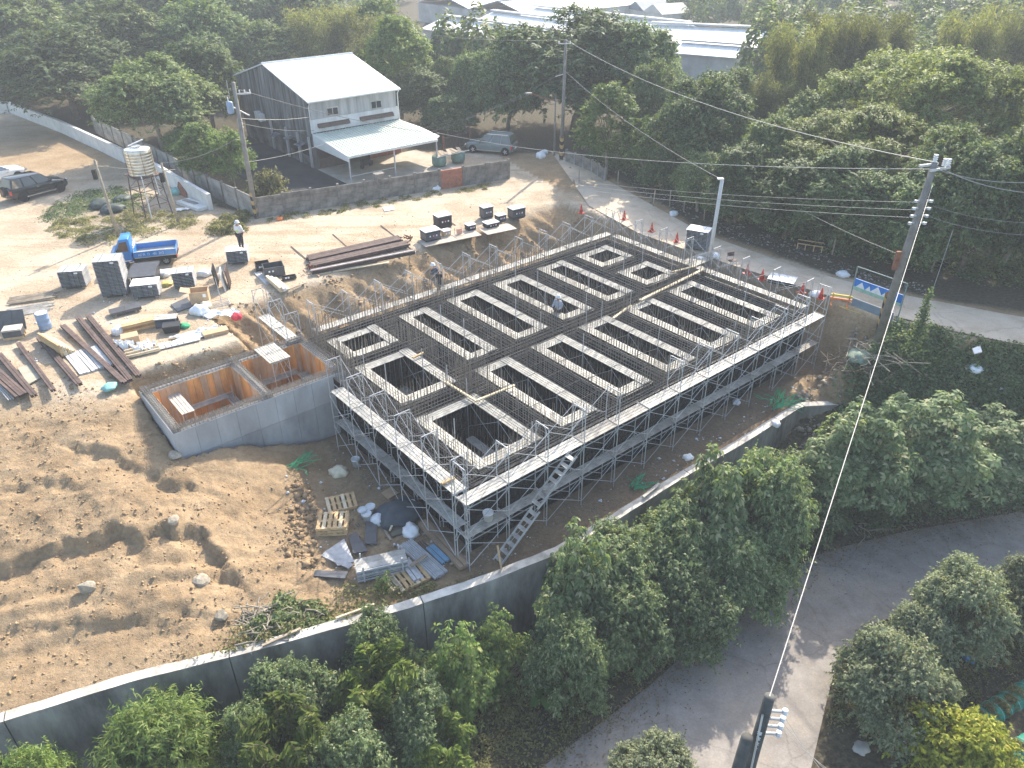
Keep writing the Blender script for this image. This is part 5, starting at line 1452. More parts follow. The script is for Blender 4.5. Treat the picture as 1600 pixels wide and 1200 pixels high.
mb = MB(); mb.path([(.35, -.85, hz+.2), (.38, -.98, 1.5)], .03, 6); mb.build('pipe', CONC_WHITE, t)
mb = MB(); mb.bar((-.4, .3, hz+1.95), (.75, .5, hz+2.15), .12, .06); mb.build('inlet_arm', STEEL, t)

# ---------------------------------------------------------------- poles
def striped(t, r0, r1, z0, z1):
    n = 6
    for k in range(n):
        za = z0+(z1-z0)*k/n; zb = z0+(z1-z0)*(k+1)/n; mb = MB()
        N = 10; pts = []
        for q, dz in ((0, 0), (1, (z1-z0)/n*.98)):
            for i in range(N):
                a = 2*math.pi*i/N; pts.append((math.cos(a)*r0, math.sin(a)*r0, za+dz+.16*math.sin(a)))
        for i in range(N): j = (i+1) % N; mb.poly([pts[i], pts[j], pts[N+j], pts[N+i]])
        mb.build('warning_stripe', MATS['stripe_yellow'] if k % 2 else MATS['stripe_black'], t)
mat('stripe_yellow', (0.42, 0.27, 0.1), .8, .2, 4); mat('stripe_black', (0.035, 0.033, 0.03), .8, .2, 4)
POLE_TOP = {}
def pole(key, bpx, tpx_y, label, r0=.16, r1=.1, m=None, lean=(0, 0), name='utility_pole', z0=0.0, H=None, stripes=True, segs=10):
    b = un(*bpx, z0); h = H or zt(b, tpx_y)-z0
    t = thing(name, label, 'pole', b)
    mb = MB(); mb.tube((0, 0, -.4), (lean[0], lean[1], h), r0, segs, r1, True); mb.build('shaft', m or POLE_M, t, True)
    if stripes: striped(t, r0+.012, r0, .25, 2.0)
    POLE_TOP[key] = b+Vector((lean[0], lean[1], h)); return t, h
def insul(t, p, r=.07, h=.2, n=4):
    mb = MB(); prof = []
    for k in range(n): prof += [(r*.55, k*h/n), (r, k*h/n+.01), (r*.95, k*h/n+h/n*.45), (r*.55, k*h/n+h/n*.6)]
    mb.lathe(prof, 10, p); return mb.build('insulator', PORC, t, True)
def arm(t, p, q, w=.09, m=None):
    mb = MB(); mb.bar(p, q, w, w); return mb.build('crossarm', m or STEEL, t)
pl, h = pole('A', (401, 341), 128, 'tall concrete pole with a blue grey transformer, striped at its foot by the fence corner', .17, .11, lean=(.15, -.1))
mb = MB(); mb.lathe([(.19, 0), (.21, .05), (.21, .62), (.19, .7), (.1, .74)], 14, (-.36, -.05, h-1.9)); mb.build('transformer', BLUE_G, pl, True)
insul(pl, (-.42, -.05, h-1.15), .05, .28); mb = MB(); mb.tube((-.3, 0, h-1.0), (-.3, 0, h+.1), .02, 5); mb.build('fuse_rod', STEEL, pl)
arm(pl, (.0, 0, h-.75), (1.0, .35, h-.75)); arm(pl, (-.5, .1, h-1.4), (.7, .2, h-2.1), .07)
for x in (.35, .65, .95): insul(pl, (x, x*.35, h-.68), .05, .18)
for z in (h-2.4, h-2.6, h-2.8): insul(pl, (.2, -.05, z), .05, .12)
mb = MB(); mb.tube((-.12, -.05, .0), (-.05, -.05, h-2.2), .03, 5); mb.build('conduit', CONC_OLD, pl)
pm, h = pole('B', (877, 250), 63, 'tall concrete pole with striped foot at the bend of the road', .17, .11, lean=(.1, .3))
arm(pm, (-.5, 0, h-.25), (.5, .1, h-.25), .07); insul(pm, (-.45, 0, h-.2), .05, .16); insul(pm, (.45, .1, h-.2), .05, .16)
arm(pm, (.1, .2, h-2.5), (-.65, .15, h-2.7), .05)
ps, h = pole('L', (866, 243), 152, 'slim grey lamp pole with a rusty arm beside the tall pole at the bend', .09, .06, stripes=False, name='street_lamp')
mb = MB(); mb.tube((0, 0, h-.3), (-2.1, -.3, h+.35), .05, 6, .035); mb.build('lamp_arm', RUST_R, ps); mb = MB(); mb.box(-2.5, -.4, h+.33, -2.0, -.2, h+.45); mb.build('lamp_head', CONC_PALE, ps)
pw, h = pole('W', (1108, 406), 280, 'pale painted steel post on the near edge of the road beside a panel stack', .12, .1, POLE_W, lean=(.08, -.1), stripes=False, name='steel_post')
mb = MB(); mb.box(-.16, -.16, h, .18, .16, h+.06); mb.build('cap', POLE_W, pw)
pr_, h = pole('R', (1374, 520), 246, 'big leaning concrete pole with porcelain insulators beside the green verge', .21, .13, POLE_M, lean=(-.05, -.75))
arm(pr_, (-.75, -.9, h-.12), (.2, -.55, h-.12), .1, MATS['whitish_render']); arm(pr_, (-.25, -.98, h-.3), (.8, -.5, h-.3), .1, MATS['whitish_render'])
for x, y, z in ((-.05, -.72, h), (.45, -.62, h-.2), (.7, -.5, h-.24)): insul(pr_, (x, y, z), .1, .36)
for k in range(4):
    for sx in (-1, 1):
        z = h-1.75-.34*k; mb = MB(); mb.tube((sx*.14, -.62, z), (sx*.42, -.62, z), .05, 8); mb.build('bracket', STEEL, pr_); insul(pr_, (sx*.33, -.62, z-.07), .09, .14, 2)
mb = MB(); mb.box(-.5, -.55, 3.6, -.28, -.4, 4.5); mb.build('meter_box', RUST_R, pr_)
pn_b = Vector((4.75, 8.85, LOW))
tn = thing('utility_pole', 'near dark concrete pole rising from the lane at the bottom of the picture', 'pole', pn_b)
NP = Vector((-.15, -.05, 12.15))
mb = MB(); mb.tube((-.45, -.3, -.3), tuple(NP), .2, 12, .1, True); mb.build('shaft', POLE_DK, tn, True)
mb = MB(); mb.tube((-.85, -.45, -.3), (-.48, -.28, 11.3), .17, 12, .11, True); mb.build('brace_shaft', POLE_DK, tn, True)
mb = MB(); mb.tube(tuple(NP+Vector((-.1, -.12, -.35))), (-.2, -.32, 8), .02, 5); mb.build('conduit', CONC_WHITE, tn)
for k in range(4):
    z = 11.75-.22*k; mb = MB(); mb.tube((-.1, -.05, z), (.2, -.06, z-.03), .03, 8); mb.build('bracket', STEEL, tn); insul(tn, (.2, -.06, z-.08), .055, .13, 3)
for k in range(5): insul(tn, (-.2, -.14, 11.2-.15*k), .05, .1, 2)
for key, b, ty, lab in (('S', (186, 371), 250, 'short old wooden pole standing in the weeds behind the blue truck'), ('Q', (280, 351), 256, 'short leaning wooden pole beside the water tank stand')):
    q, h = pole(key, b, ty, lab, .1, .075, BARK_P, stripes=False, lean=(-.15, .0) if key == 'S' else (-.3, .2))
    mb = MB(); mb.bar((-.25, 0, h-.45), (.55, .1, h-.4), .05, .05); mb.build('crossarm', BARK_P, q); mb = MB(); mb.box(-.5, -.1, h-1.2, -.28, .1, h-.6); mb.build('meter_box', DARK, q)
q, h = pole('Z', (568, 122), 30, 'thin pole behind the white roof', .12, .08, stripes=False)

def wire(p, q, sag, r, m, label, n=14, group='overhead wires'):
    p, q = Vector(p), Vector(q); c = (p+q)/2
    pts = [p+(q-p)*(i/n)-Vector((0, 0, 4*sag*(i/n)*(1-i/n)))-c for i in range(n+1)]
    mb = MB(); mb.path([tuple(a) for a in pts], r*.68, 5); o = mb.build('wire', m); o.location = c
    return tag(o, label, 'wire', group)
TA, TB, TRt, TWt = POLE_TOP['A'], POLE_TOP['B'], POLE_TOP['R'], POLE_TOP['W']
NT = pn_b+NP
up = lambda v, z: v-Vector((0, 0, z))
hcorn = hw(9.4, -2.5, 2.1)
wire(TRt, TB, 1.0, .028, WIRE_L, 'top wire from the big leaning pole to the tall pole at the bend')
wire(up(TRt, .3), hw(9.3, -4.0, 2.3), .75, .022, WIRE_L, 'wire crossing the road scene from the big leaning pole to the house canopy')
for k, dz in enumerate((1.8, 2.15, 2.5)): wire(up(TRt, dz)+Vector((-.4, .1, 0)), un(905-6*k, 283+5*k, 1.0), .25, .014, WIRE_L, ('top', 'middle', 'bottom')[k]+' one of three thin wires from the side insulators to the roadside stakes')
wire(TWt, up(TB, 2.3), .5, .018, WIRE_L, 'wire from the pale post to the middle of the tall pole at the bend')
wire(up(TB, 2.3), hw(9.4, -3, 2.2), .4, .02, WIRE, 'wire from the middle of the tall pole at the bend to the house canopy')
wire(up(TB, 3.0)+Vector((-.6, 0, 0)), hw(9.4, -1.6, 2.25), .5, .016, WIRE, 'lower wire from the tall pole at the bend to the house canopy')
wire(TB, POLE_TOP['Z'], .8, .018, WIRE_L, 'wire from the tall pole at the bend to the thin pole behind the roof')
wire(up(TA, .35), hw(9.2, -4.4, 2.3), .35, .03, WIRE, 'thick dark wire passing in front of the house from the transformer pole')
wire(up(TA, 2.2), hw(.0, -.45, 4.3), .15, .025, WIRE_L, 'pale wire from the transformer pole to the front corner of the house')
wire(up(TA, 2.5), hw(.1, -.3, 3.2), .2, .022, WIRE, 'dark wire from the transformer pole to the foot of the upper house wall')
wire(up(TA, 5.0), hw(.0, -2, 2.5), .15, .02, WIRE_L, 'low pale wire from the transformer pole to the canopy fascia')
wire(up(TA, 3.2), POLE_TOP['Q'], .4, .016, WIRE_L, 'thin wire from the transformer pole to the leaning wooden pole')
wire(up(POLE_TOP['Q'], .2), up(POLE_TOP['S'], .3), .2, .014, WIRE_L, 'thin wire between the two short wooden poles')
for k, (x, y) in enumerate(((1640, 303), (1650, 282))): wire(up(TRt, .1+.15*k), un(x, y, 8.6), .3, .026, WIRE_L, ('lower', 'upper')[k]+' heavy wire from the top of the big leaning pole to the right edge')
for k, (x, y) in enumerate(((1650, 348), (1650, 368))): wire(up(TRt, 1.9+.5*k)+Vector((.4, -.1, 0)), un(x, y, 6.8), .25, .014, WIRE_L, ('upper', 'lower')[k]+' thin wire from the side insulators to the right edge')
wire(NT, up(TRt, 1.0)+Vector((.12, -.1, 0)), .12, .016, WIRE_W, 'pale cable slanting down from the big leaning pole to the near pole', 20)
for k in range(3): wire(NT+Vector((.3, 0, -.45-.2*k)), un(1330+22*k, 1260, 4.8), .1, .006, WIRE_L, ('left', 'middle', 'right')[k]+' one of three thin wires leaving the near pole over the lane')
wire(up(TRt, 4.4), un(1140, 258, 2.0), .4, .014, WIRE_L, 'faint wire from the rusty box on the big leaning pole into the roadside trees')

# ---------------------------------------------------------------- far sheds
def shed(label, a, b, wid, n, z0, zr, m, grp='long white sheds in the distance'):
    a, b = Vector(a), Vector(b); L = (b-a).length; ang = math.atan2((b-a).y, (b-a).x)
    a = Vector((a.x, a.y, 0)); t = thing('long_shed', label, 'shed', a, ang, grp)
    for k in range(n):
        y0 = k*wid; y1 = y0+wid-.35; ym = (y0+y1)/2
        mb = MB(); mb.box(0, y0+.3, 0, L, y1-.3, z0); mb.build('wall', mat('shed_side', (0.5, .5, .48), .9, .3, .3), t)
        for (p, q, za, zb) in ((y0, ym, z0, zr), (ym, y1, zr, z0)):
            mb = MB(); mb.hexa([(0, p, za), (L, p, za), (L, q, zb), (0, q, zb), (0, p, za+.12), (L, p, za+.12), (L, q, zb+.12), (0, q, zb+.12)]); mb.build('roof', m, t)
        mb = MB(); mb.box(0, ym-.5, zr+.3, L, ym+.5, zr+.5); mb.build('ridge_vent', mat('vent_grey', (.4, .41, .42), .7, .1, 2), t)
A_, B_ = un(657, 46, 3.2), un(785, 66, 3.2)
shed('three-ridged white shed left of the great dark tree', A_, A_+(B_-A_)*1.7, 9.5, 3, 3.2, 4.4, ROOF_W)
shed('long white shed right of the great dark tree, behind the bamboo', un(1000, 66, 3.2), un(1190, 76, 3.2), 12, 1, 3.2, 4.6, ROOF_W)
shed('lower white shed in front of the long shed right of the great dark tree', un(1050, 84, 3), un(1150, 92, 3), 7, 1, 3.0, 3.8, ROOF_W)
A_, B_ = un(826, 26, 3.2), un(1035, 3, 3.2)
shed('long white shed running up to the top edge beyond the great dark tree', A_, A_+(B_-A_)*1.3, 16, 2, 3.2, 5.0, ROOF_W)
shed('far pale shed at the top edge left of the great dark tree', un(745, 8, 2.5), un(850, 6, 2.5), 9, 1, 2.5, 3.5, mat('dull_roof', (.5, .5, .47), .8, .15, .5))
shed('low white shed glimpsed through the flat-crowned tree', un(1385, 86, 3), un(1500, 96, 3), 10, 1, 3, 4.2, ROOF_W)
for i, (x, y, lab) in enumerate(((1012, 38, 'small dark roofed hut among the far sheds'), (1040, 44, 'small pale hut beside the dark roofed hut'))):
    t = thing('hut', lab, 'hut', un(x, y), .5); mb = MB(); mb.box(-3, -2.5, 0, 3, 2.5, 2.6); mb.build('wall', CONC_WHITE, t)
    mb = MB(); mb.hexa([(-3.3, -2.8, 2.61), (3.3, -2.8, 2.61), (3.3, 2.8, 2.61), (-3.3, 2.8, 2.61), (-3.3, -.1, 4), (3.3, -.1, 4), (3.3, .1, 4), (-3.3, .1, 4)]); mb.build('roof', (mat('hut_roof', (.13, .16, .2), .7, .2, 1), MATS['dull_roof'])[i], t)
# ---------------------------------------------------------------- vehicles
def loft(mb, rings, cap=True):
    n = len(rings[0]); k = len(mb.v)
    for r in rings: mb.v += [tuple(p) for p in r]
    for j in range(len(rings)-1):
        for i in range(n):
            q = (i+1) % n
            mb.f.append((k+j*n+i, k+j*n+q, k+(j+1)*n+q, k+(j+1)*n+i)); mb.mi.append(mb.cur)
    if cap:
        mb.f.append(tuple(k+n-1-i for i in range(n))); mb.mi.append(mb.cur)
        mb.f.append(tuple(k+(len(rings)-1)*n+i for i in range(n))); mb.mi.append(mb.cur)
def wheel(t, x, y, r, w=.2, rim=RIM):
    mb = MB(); mb.lathe([(r*.6, -w/2), (r*.95, -w/2), (r, -w*.3), (r, w*.3), (r*.95, w/2), (r*.6, w/2)], 20, cap0=False, cap1=False)
    o = mb.build('wheel', TYRE, t, True); o.location = (x, y, r); o.rotation_euler = (math.pi/2, 0, 0)
    mb = MB(); mb.lathe([(r*.6, -w/2+.02), (r*.6, w/2-.03)], 16)
    for k in range(5):
        a = k*1.2566
        for z in (w/2-.02, -w/2+.01): mb.bar((math.cos(a)*r*.08, math.sin(a)*r*.08, z), (math.cos(a)*r*.56, math.sin(a)*r*.56, z), .07, .02)
    rr = mb.build('rim', rim, o)
    mb = MB(); mb.lathe([(r*.52, -w/2+.015), (r*.52, w/2-.025)], 14); mb.build('rim_well', DARK, o)
def smooth_bevel(o, w=.04, seg=2):
    b = o.modifiers.new('bevel', 'BEVEL'); b.width = w; b.segments = seg; b.limit_method = 'ANGLE'; b.angle_limit = RAD(28)
    for p in o.data.polygons: p.use_smooth = True
def car(name, label, cat, loc, rot, L, W, H, paint, st, cab, glass, wr=.33, spare=False, rails=False):
    """st = stations (x, z_low, z_shoulder, half width); cab = (rear base x, rear top x, front top x, front base x, belt z)."""
    t = thing(name, label, cat, loc, rot)
    mb = MB(); rings = []
    for x, z0, z1, w in st:
        rings.append([(x, -w*.88, z0), (x, w*.88, z0), (x, w, z0+.16), (x, w, z1-.12), (x, w*.92, z1), (x, -w*.92, z1), (x, -w, z1-.12), (x, -w, z0+.16)])
    loft(mb, rings); o = mb.build('body', paint, t); smooth_bevel(o, .035)
    rb, rt, ft, fb, zb = cab; hw_ = W/2*.93; tw = W/2*.74
    def ring(x, w, z): return [(x, -w, z), (x, w, z)]
    mb = MB(); B = [(rb, -hw_, zb), (fb, -hw_, zb), (fb, hw_, zb), (rb, hw_, zb)]; T = [(rt, -tw, H), (ft, -tw, H-.02), (ft, tw, H-.02), (rt, tw, H)]
    mb.hexa(B+T); o = mb.build('cabin', paint, t); smooth_bevel(o, .05)
    def lerp(a, b, s): return tuple(a[i]+(b[i]-a[i])*s for i in range(3))
    def pane(a, b, c, d, nm, out):
        cen = [sum(p[i] for p in (a, b, c, d))/4 for i in range(3)]
        q = [tuple(cen[i]+(p[i]-cen[i])*.86+out[i] for i in range(3)) for p in (a, b, c, d)]
        mb = MB(); mb.poly(q); mb.build(nm, glass, t)
    s = .012
    pane(B[1], B[2], T[2], T[1], 'windscreen', (s, 0, s)); pane(B[3], B[0], T[0], T[3], 'rear_window', (-s, 0, s))
    for sgn, (b0, b1, t0, t1) in ((-1, (B[0], B[1], T[0], T[1])), (1, (B[3], B[2], T[3], T[2]))):
        for f0, f1 in ((.0, .3), (.3, .62), (.62, 1.0)):
            a, b = lerp(b0, b1, f0), lerp(b0, b1, f1); c, d = lerp(t0, t1, f1), lerp(t0, t1, f0)
            pane(a, b, c, d, 'side_window', (0, sgn*s, .004))
    xr, xf = -L/2+.62 if not spare else -L/2+.8, L/2-.78
    for x in (xr, xf):
        for y in (-1, 1):
            wheel(t, x, y*(W/2-.08), wr)
            mb = MB(); mb.tube((x, y*(W/2-.2), wr+.02), (x, y*(W/2+.012), wr+.02), wr*1.14, 18, cap=True); mb.build('wheel_arch', DARK, t)
    for y in (-1, 1):
        mb = MB(); mb.box(L/2-.12, y*W*.36-.16, st[-2][2]-.2, L/2+.012, y*W*.36+.16, st[-2][2]-.06); mb.build('headlight', CHROME, t)
        mb = MB(); mb.box(-L/2-.012, y*W*.43-.07, st[0][2]-.36, -L/2+.15, y*W*.43+.07, st[0][2]-.05); mb.build('tail_light', LIGHT_R, t)
        mb = MB(); mb.box(fb-.35, y*(W/2+.04)-.08, zb+.02, fb-.2, y*(W/2+.04)+.08, zb+.17); mb.build('mirror', paint, t)
        mb = MB(); mb.box(-L*.26, y*(W/2+.01)-.012, .3, L*.25, y*(W/2+.01)+.012, .36); mb.build('sill_strip', CHROME, t)
        for x in (-.25, .7): mb = MB(); mb.box(x, y*(W/2+.006)-.012, zb-.16, x+.2, y*(W/2+.006)+.012, zb-.12); mb.build('door_handle', CHROME, t)
        if rails: mb = MB(); mb.tube((rt+.1, y*tw*.9, H+.04), (ft-.1, y*tw*.9, H+.03), .025, 5); mb.build('roof_rail', CHROME, t)
    mb = MB(); mb.box(-L/2-.03, -W*.4, .3, -L/2+.02, W*.4, .46); mb.build('bumper', CHROME if paint is not CARBLACK else paint, t)
    mb = MB(); mb.box(-L/2-.04, -.2, .48, -L/2-.01, .2, .6); mb.build('number_plate', PLASTIC_W, t)
    if spare:
        mb = MB(); mb.tube((-L/2-.2, 0, .82), (-L/2+.02, 0, .82), .34, 18, cap=True); o = mb.build('spare_wheel', TYRE, t); mb = MB(); mb.tube((-L/2-.215, 0, .82), (-L/2-.2, 0, .82), .24, 16, cap=True); mb.build('spare_cover', CARBLACK, o)
    return t
def facing(a, b): return math.atan2(b.y-a.y, b.x-a.x)
ra, fa = un(18, 316), un(93, 296)
SUV = [(-2.15, .38, .98, .8), (-2.0, .26, 1.02, .87), (-1.0, .24, 1.03, .9), (.5, .24, 1.0, .9), (1.1, .24, .97, .9), (1.85, .26, .9, .86), (2.12, .36, .76, .74)]
car('parked_car', 'black off-roader with a spare wheel on its tailgate, parked by the white car', 'car', (ra+fa)/2+Vector((0, .2, 0)), facing(ra, fa), 4.3, 1.8, 1.68, CARBLACK, SUV, (-2.05, -1.75, .35, 1.05, .98), GLASS, .35, True)
SED = [(-2.2, .4, .9, .72), (-2.0, .25, .95, .84), (-1.0, .22, .96, .88), (.6, .22, .92, .88), (1.2, .22, .9, .87), (2.0, .25, .8, .8), (2.25, .36, .66, .62)]
w0 = un(10, 288); car('parked_car', 'white hatchback parked behind the black off-roader', 'car', w0+Vector((-1.2, .6, 0)), facing(ra, fa)-.1, 4.5, 1.78, 1.5, CARWHITE, SED, (-2.0, -1.5, .2, 1.15, .9), GLASS_L, .31)
g0 = un(768, 240); car('parked_car', 'grey green estate car parked in the shade beside the iron gate', 'car', g0+Vector((0, .6, 0)), RAD(160), 4.4, 1.75, 1.62, CARGREEN, SED, (-2.12, -1.85, .3, 1.1, .92), GLASS, .32, rails=True)

def truck():
    a, b = un(182, 419), un(272, 409); c = (a+b)/2; rot = facing(b, a)
    t = thing('pickup_truck', 'small blue dropside truck with white lettering, parked by the panel stacks', 'truck', c+Vector((0, .35, 0)), rot)
    L, W = 3.6, 1.5
    mb = MB(); rings = []
    for x, z0, z1, w in ((.62, .42, 1.78, .7), (.7, .4, 1.8, .72), (1.15, .4, 1.78, .72), (1.52, .4, 1.12, .73), (1.78, .42, 1.0, .7), (1.82, .45, .7, .66)):
        tw = w*(.84 if z1 > 1.5 else .93)
        rings.append([(x, -w, z0), (x, w, z0), (x, w, min(z1, 1.02)), (x, tw, z1), (x, -tw, z1), (x, -w, min(z1, 1.02))])
    loft(mb, rings); o = mb.build('cab', BLUEP, t); smooth_bevel(o, .05)
    mb = MB(); mb.poly([(1.23, -.56, 1.68), (1.505, -.66, 1.15), (1.505, .66, 1.15), (1.23, .56, 1.68)][::-1]); x = mb.build('windscreen', GLASS, t); x.location = (.02, 0, .02)
    for y in (-1, 1):
        mb = MB(); mb.poly([(.74, y*.735, 1.1), (1.42, y*.735, 1.1), (1.15, y*.645, 1.62), (.76, y*.645, 1.66)]); mb.build('side_window', mat('cab_interior_glass', (.11, .06, .03), .12, .3, 4, spec=.8), t)
        mb = MB(); mb.box(1.3, y*.85-.07, 1.05, 1.38, y*.85+.07, 1.27); mb.build('mirror', CL_DARK, t)
        mb = MB(); mb.box(.72, y*.732-.006, .5, 1.5, y*.732+.006, .54); mb.build('door_trim', CHROME, t)
        mb = MB(); mb.box(1.8, y*.5-.13, .68, 1.835, y*.5+.13, .86); mb.build('headlight', CHROME, t)
        mb = MB(); mb.box(-1.82, y*.55-.14, .42, -1.78, y*.55+.14, .52); mb.build('tail_light', LIGHT_R, t)
    mb = MB(); mb.box(-1.78, -.7, .35, .6, .7, .52); mb.build('chassis', DARK, t)
    mb = MB(); mb.box(-1.8, -.76, .6, .52, .76, .66); mb.build('bed_floor', mat('worn_bed', (.42, .42, .4), .7, .3, 2), t)
    for y in (-1, 1):
        mb = MB(); mb.box(-1.8, y*.76-.025, .661, .52, y*.76+.025, .98); sb = mb.build('dropside', BLUEP, t)
        mb = MB(); mb.box(-1.78, y*.76-.03, .985, .5, y*.76+.03, 1.01); mb.build('rail', CHROME, sb)
        # faded white characters along the dropside: plain strokes, as little of them can be read in the photograph
        mb = MB(); x = .25
        for grp in ((3, .13), (1, .13), (2, .13), (2, .15)):
            for _ in range(grp[0]):
                yy = y*.7865
                for (p, q) in (((0, .0), (.0, .16)), ((0, .16), (.08, .16)), ((.08, .16), (.08, 0)), ((0, .08), (.08, .08))):
                    if rng.random() < .85: mb.bar((x-p[0], yy, .73+p[1]), (x-q[0]+.001, yy, .73+q[1]), .016, .004, (0, 1, 0))
                x -= grp[1]
            x -= .12
        mb.build('lettering', PLASTIC_W, sb)
    mb = MB(); mb.box(-1.825, -.74, .661, -1.785, .74, .98); mb.build('tailgate', BLUEP, t)
    mb = MB(); mb.box(.5, -.74, .661, .54, .74, 1.0); mb.build('headboard', BLUEP, t)
    mb = MB()
    for y in (-.6, 0, .6): mb.tube((.5, y, 1.0), (.5, y, 1.35), .02, 5)
    mb.tube((.5, -.6, 1.35), (.5, .6, 1.35), .02, 5); mb.tube((.5, -.6, 1.18), (.5, .6, 1.18), .015, 5); mb.build('guard_frame', PLASTIC_W, t)
    for x in (-1.15, 1.15):
        for y in (-.62, .62): wheel(t, x, y, .27, .16, CONC_OLD)
truck()

# ---------------------------------------------------------------- people
def person(label, base, rot, pose, top, legs, hat, vest=None):
    t = thing('person', label, 'person', base, rot, 'workers on the site')
    J = dict(pelvis=(0, 0, .92), chest=(0, 0, 1.28), neck=(0, 0, 1.45), head=(0, 0, 1.6), hl=(.09, 0, .88), kl=(.1, .02, .48), al=(.1, -.02, .07), tl=(.1, .16, .03), hr=(-.09, 0, .88), kr=(-.1, .02, .48), ar=(-.1, -.02, .07), tr=(-.1, .16, .03),
             sl=(.18, 0, 1.38), el=(.26, .03, 1.1), wl=(.24, .16, .88), fl=(.23, .22, .8), sr=(-.18, 0, 1.38), er=(-.26, .03, 1.1), wr=(-.24, .16, .88), fr=(-.23, .22, .8))
    J.update(pose)
    def limb(names, edges, radii, nm, m, rootn):
        idx = {k: i for i, k in enumerate(names)}
        me = bpy.data.meshes.new(nm); me.from_pydata([J[k] for k in names], [(idx[a], idx[b]) for a, b in edges], [])
        o = put(nm, me, t); sk = o.modifiers.new('skin', 'SKIN'); sk.use_smooth_shade = True
        for k in names:
            o.data.skin_vertices[0].data[idx[k]].radius = radii[k]; o.data.skin_vertices[0].data[idx[k]].use_root = (k == rootn)
        ss = o.modifiers.new('subdivision', 'SUBSURF'); ss.levels = ss.render_levels = 2
        me.materials.append(m)
        return o
    R = dict(pelvis=(.15, .11), chest=(.17, .115), neck=(.06, .06), head=(.085, .1), sl=(.075, .075), sr=(.075, .075), el=(.05, .05), er=(.05, .05), wl=(.037, .037), wr=(.037, .037), fl=(.045, .03), fr=(.045, .03),
             hl=(.1, .1), hr=(.1, .1), kl=(.07, .07), kr=(.07, .07), al=(.05, .05), ar=(.05, .05), tl=(.045, .035), tr=(.045, .035))
    limb(['pelvis', 'chest', 'neck', 'head', 'hl', 'kl', 'al', 'tl', 'hr', 'kr', 'ar', 'tr', 'sl', 'el', 'wl', 'fl', 'sr', 'er', 'wr', 'fr'],
         [('pelvis', 'chest'), ('chest', 'neck'), ('neck', 'head'), ('pelvis', 'hl'), ('hl', 'kl'), ('kl', 'al'), ('al', 'tl'), ('pelvis', 'hr'), ('hr', 'kr'), ('kr', 'ar'), ('ar', 'tr'), ('chest', 'sl'), ('sl', 'el'), ('el', 'wl'), ('wl', 'fl'), ('chest', 'sr'), ('sr', 'er'), ('er', 'wr'), ('wr', 'fr')], R, 'body', SKIN, 'pelvis')
    R2 = {k: (v[0]*1.16+.008, v[1]*1.16+.008) for k, v in R.items()}
    limb(['pelvis', 'hl', 'kl', 'al', 'hr', 'kr', 'ar'], [('pelvis', 'hl'), ('hl', 'kl'), ('kl', 'al'), ('pelvis', 'hr'), ('hr', 'kr'), ('kr', 'ar')], R2, 'trousers', legs, 'pelvis')
    limb(['pelvis', 'chest', 'sl', 'el', 'wl', 'sr', 'er', 'wr'], [('pelvis', 'chest'), ('chest', 'sl'), ('sl', 'el'), ('el', 'wl'), ('chest', 'sr'), ('sr', 'er'), ('er', 'wr')], R2, 'jacket', top, 'pelvis')
    if vest:
        R3 = {k: (v[0]*1.1, v[1]*1.15) for k, v in R2.items()}
        limb(['pelvis', 'chest'], [('pelvis', 'chest')], R3, 'vest', vest, 'pelvis')
    h = Vector(J['head']); mb = MB(); mb.lathe([(.155, -.01), (.15, .0), (.125, .03), (.115, .08), (.08, .13), (.02, .15)], 16, tuple(h+Vector((0, 0, .0)))); mb.build('helmet' if hat is CL_WHITE else 'hat', hat, t, True)
    f = h+Vector((0, .1, -.03))
    fm = MB(); fm.hexa([(f.x-.014, f.y-.01, f.z-.03), (f.x+.014, f.y-.01, f.z-.03), (f.x+.01, f.y+.02, f.z-.03), (f.x-.01, f.y+.02, f.z-.03), (f.x-.008, f.y-.01, f.z+.02), (f.x+.008, f.y-.01, f.z+.02), (f.x+.006, f.y+.006, f.z+.02), (f.x-.006, f.y+.006, f.z+.02)]); fm.build('nose', SKIN, t)
    return t
pb = un(378, 388, .94)
person('worker in a yellow hi-vis vest and white hood standing on the small panel stack', pb, facing(pb, un(450, 420)), dict(wl=(.2, .24, 1.0), fl=(.18, .3, .98), wr=(-.2, .24, 1.0), fr=(-.18, .3, .98)), CL_WHITE, CL_DARK, CL_WHITE, CL_HI)
pb = un(687, 452, .05)
person('worker in a slate jacket and white helmet on the deck below the dirt bank', pb, facing(pb, un(690, 420)), dict(chest=(0, .14, 1.2), neck=(0, .24, 1.34), head=(0, .3, 1.46), sl=(.18, .14, 1.3), sr=(-.18, .14, 1.3), el=(.27, .3, 1.08), er=(-.27, .3, 1.08), wl=(.2, .46, 1.0), wr=(-.2, .46, 1.0), fl=(.18, .52, .98), fr=(-.18, .52, .98), kl=(.12, .04, .48), kr=(-.12, -.04, .48)), CL_GREY, CL_DARK, CL_WHITE)
pb = un(871, 507, -.8)
person('worker in a pale blue shirt, waist deep among the rebar by the third far-side pit', pb, 2.4, dict(wl=(.2, .25, 1.05), fl=(.17, .3, 1.03), wr=(-.2, .25, 1.05), fr=(-.17, .3, 1.03)), CL_BLUE, CL_DARK, CL_WHITE)

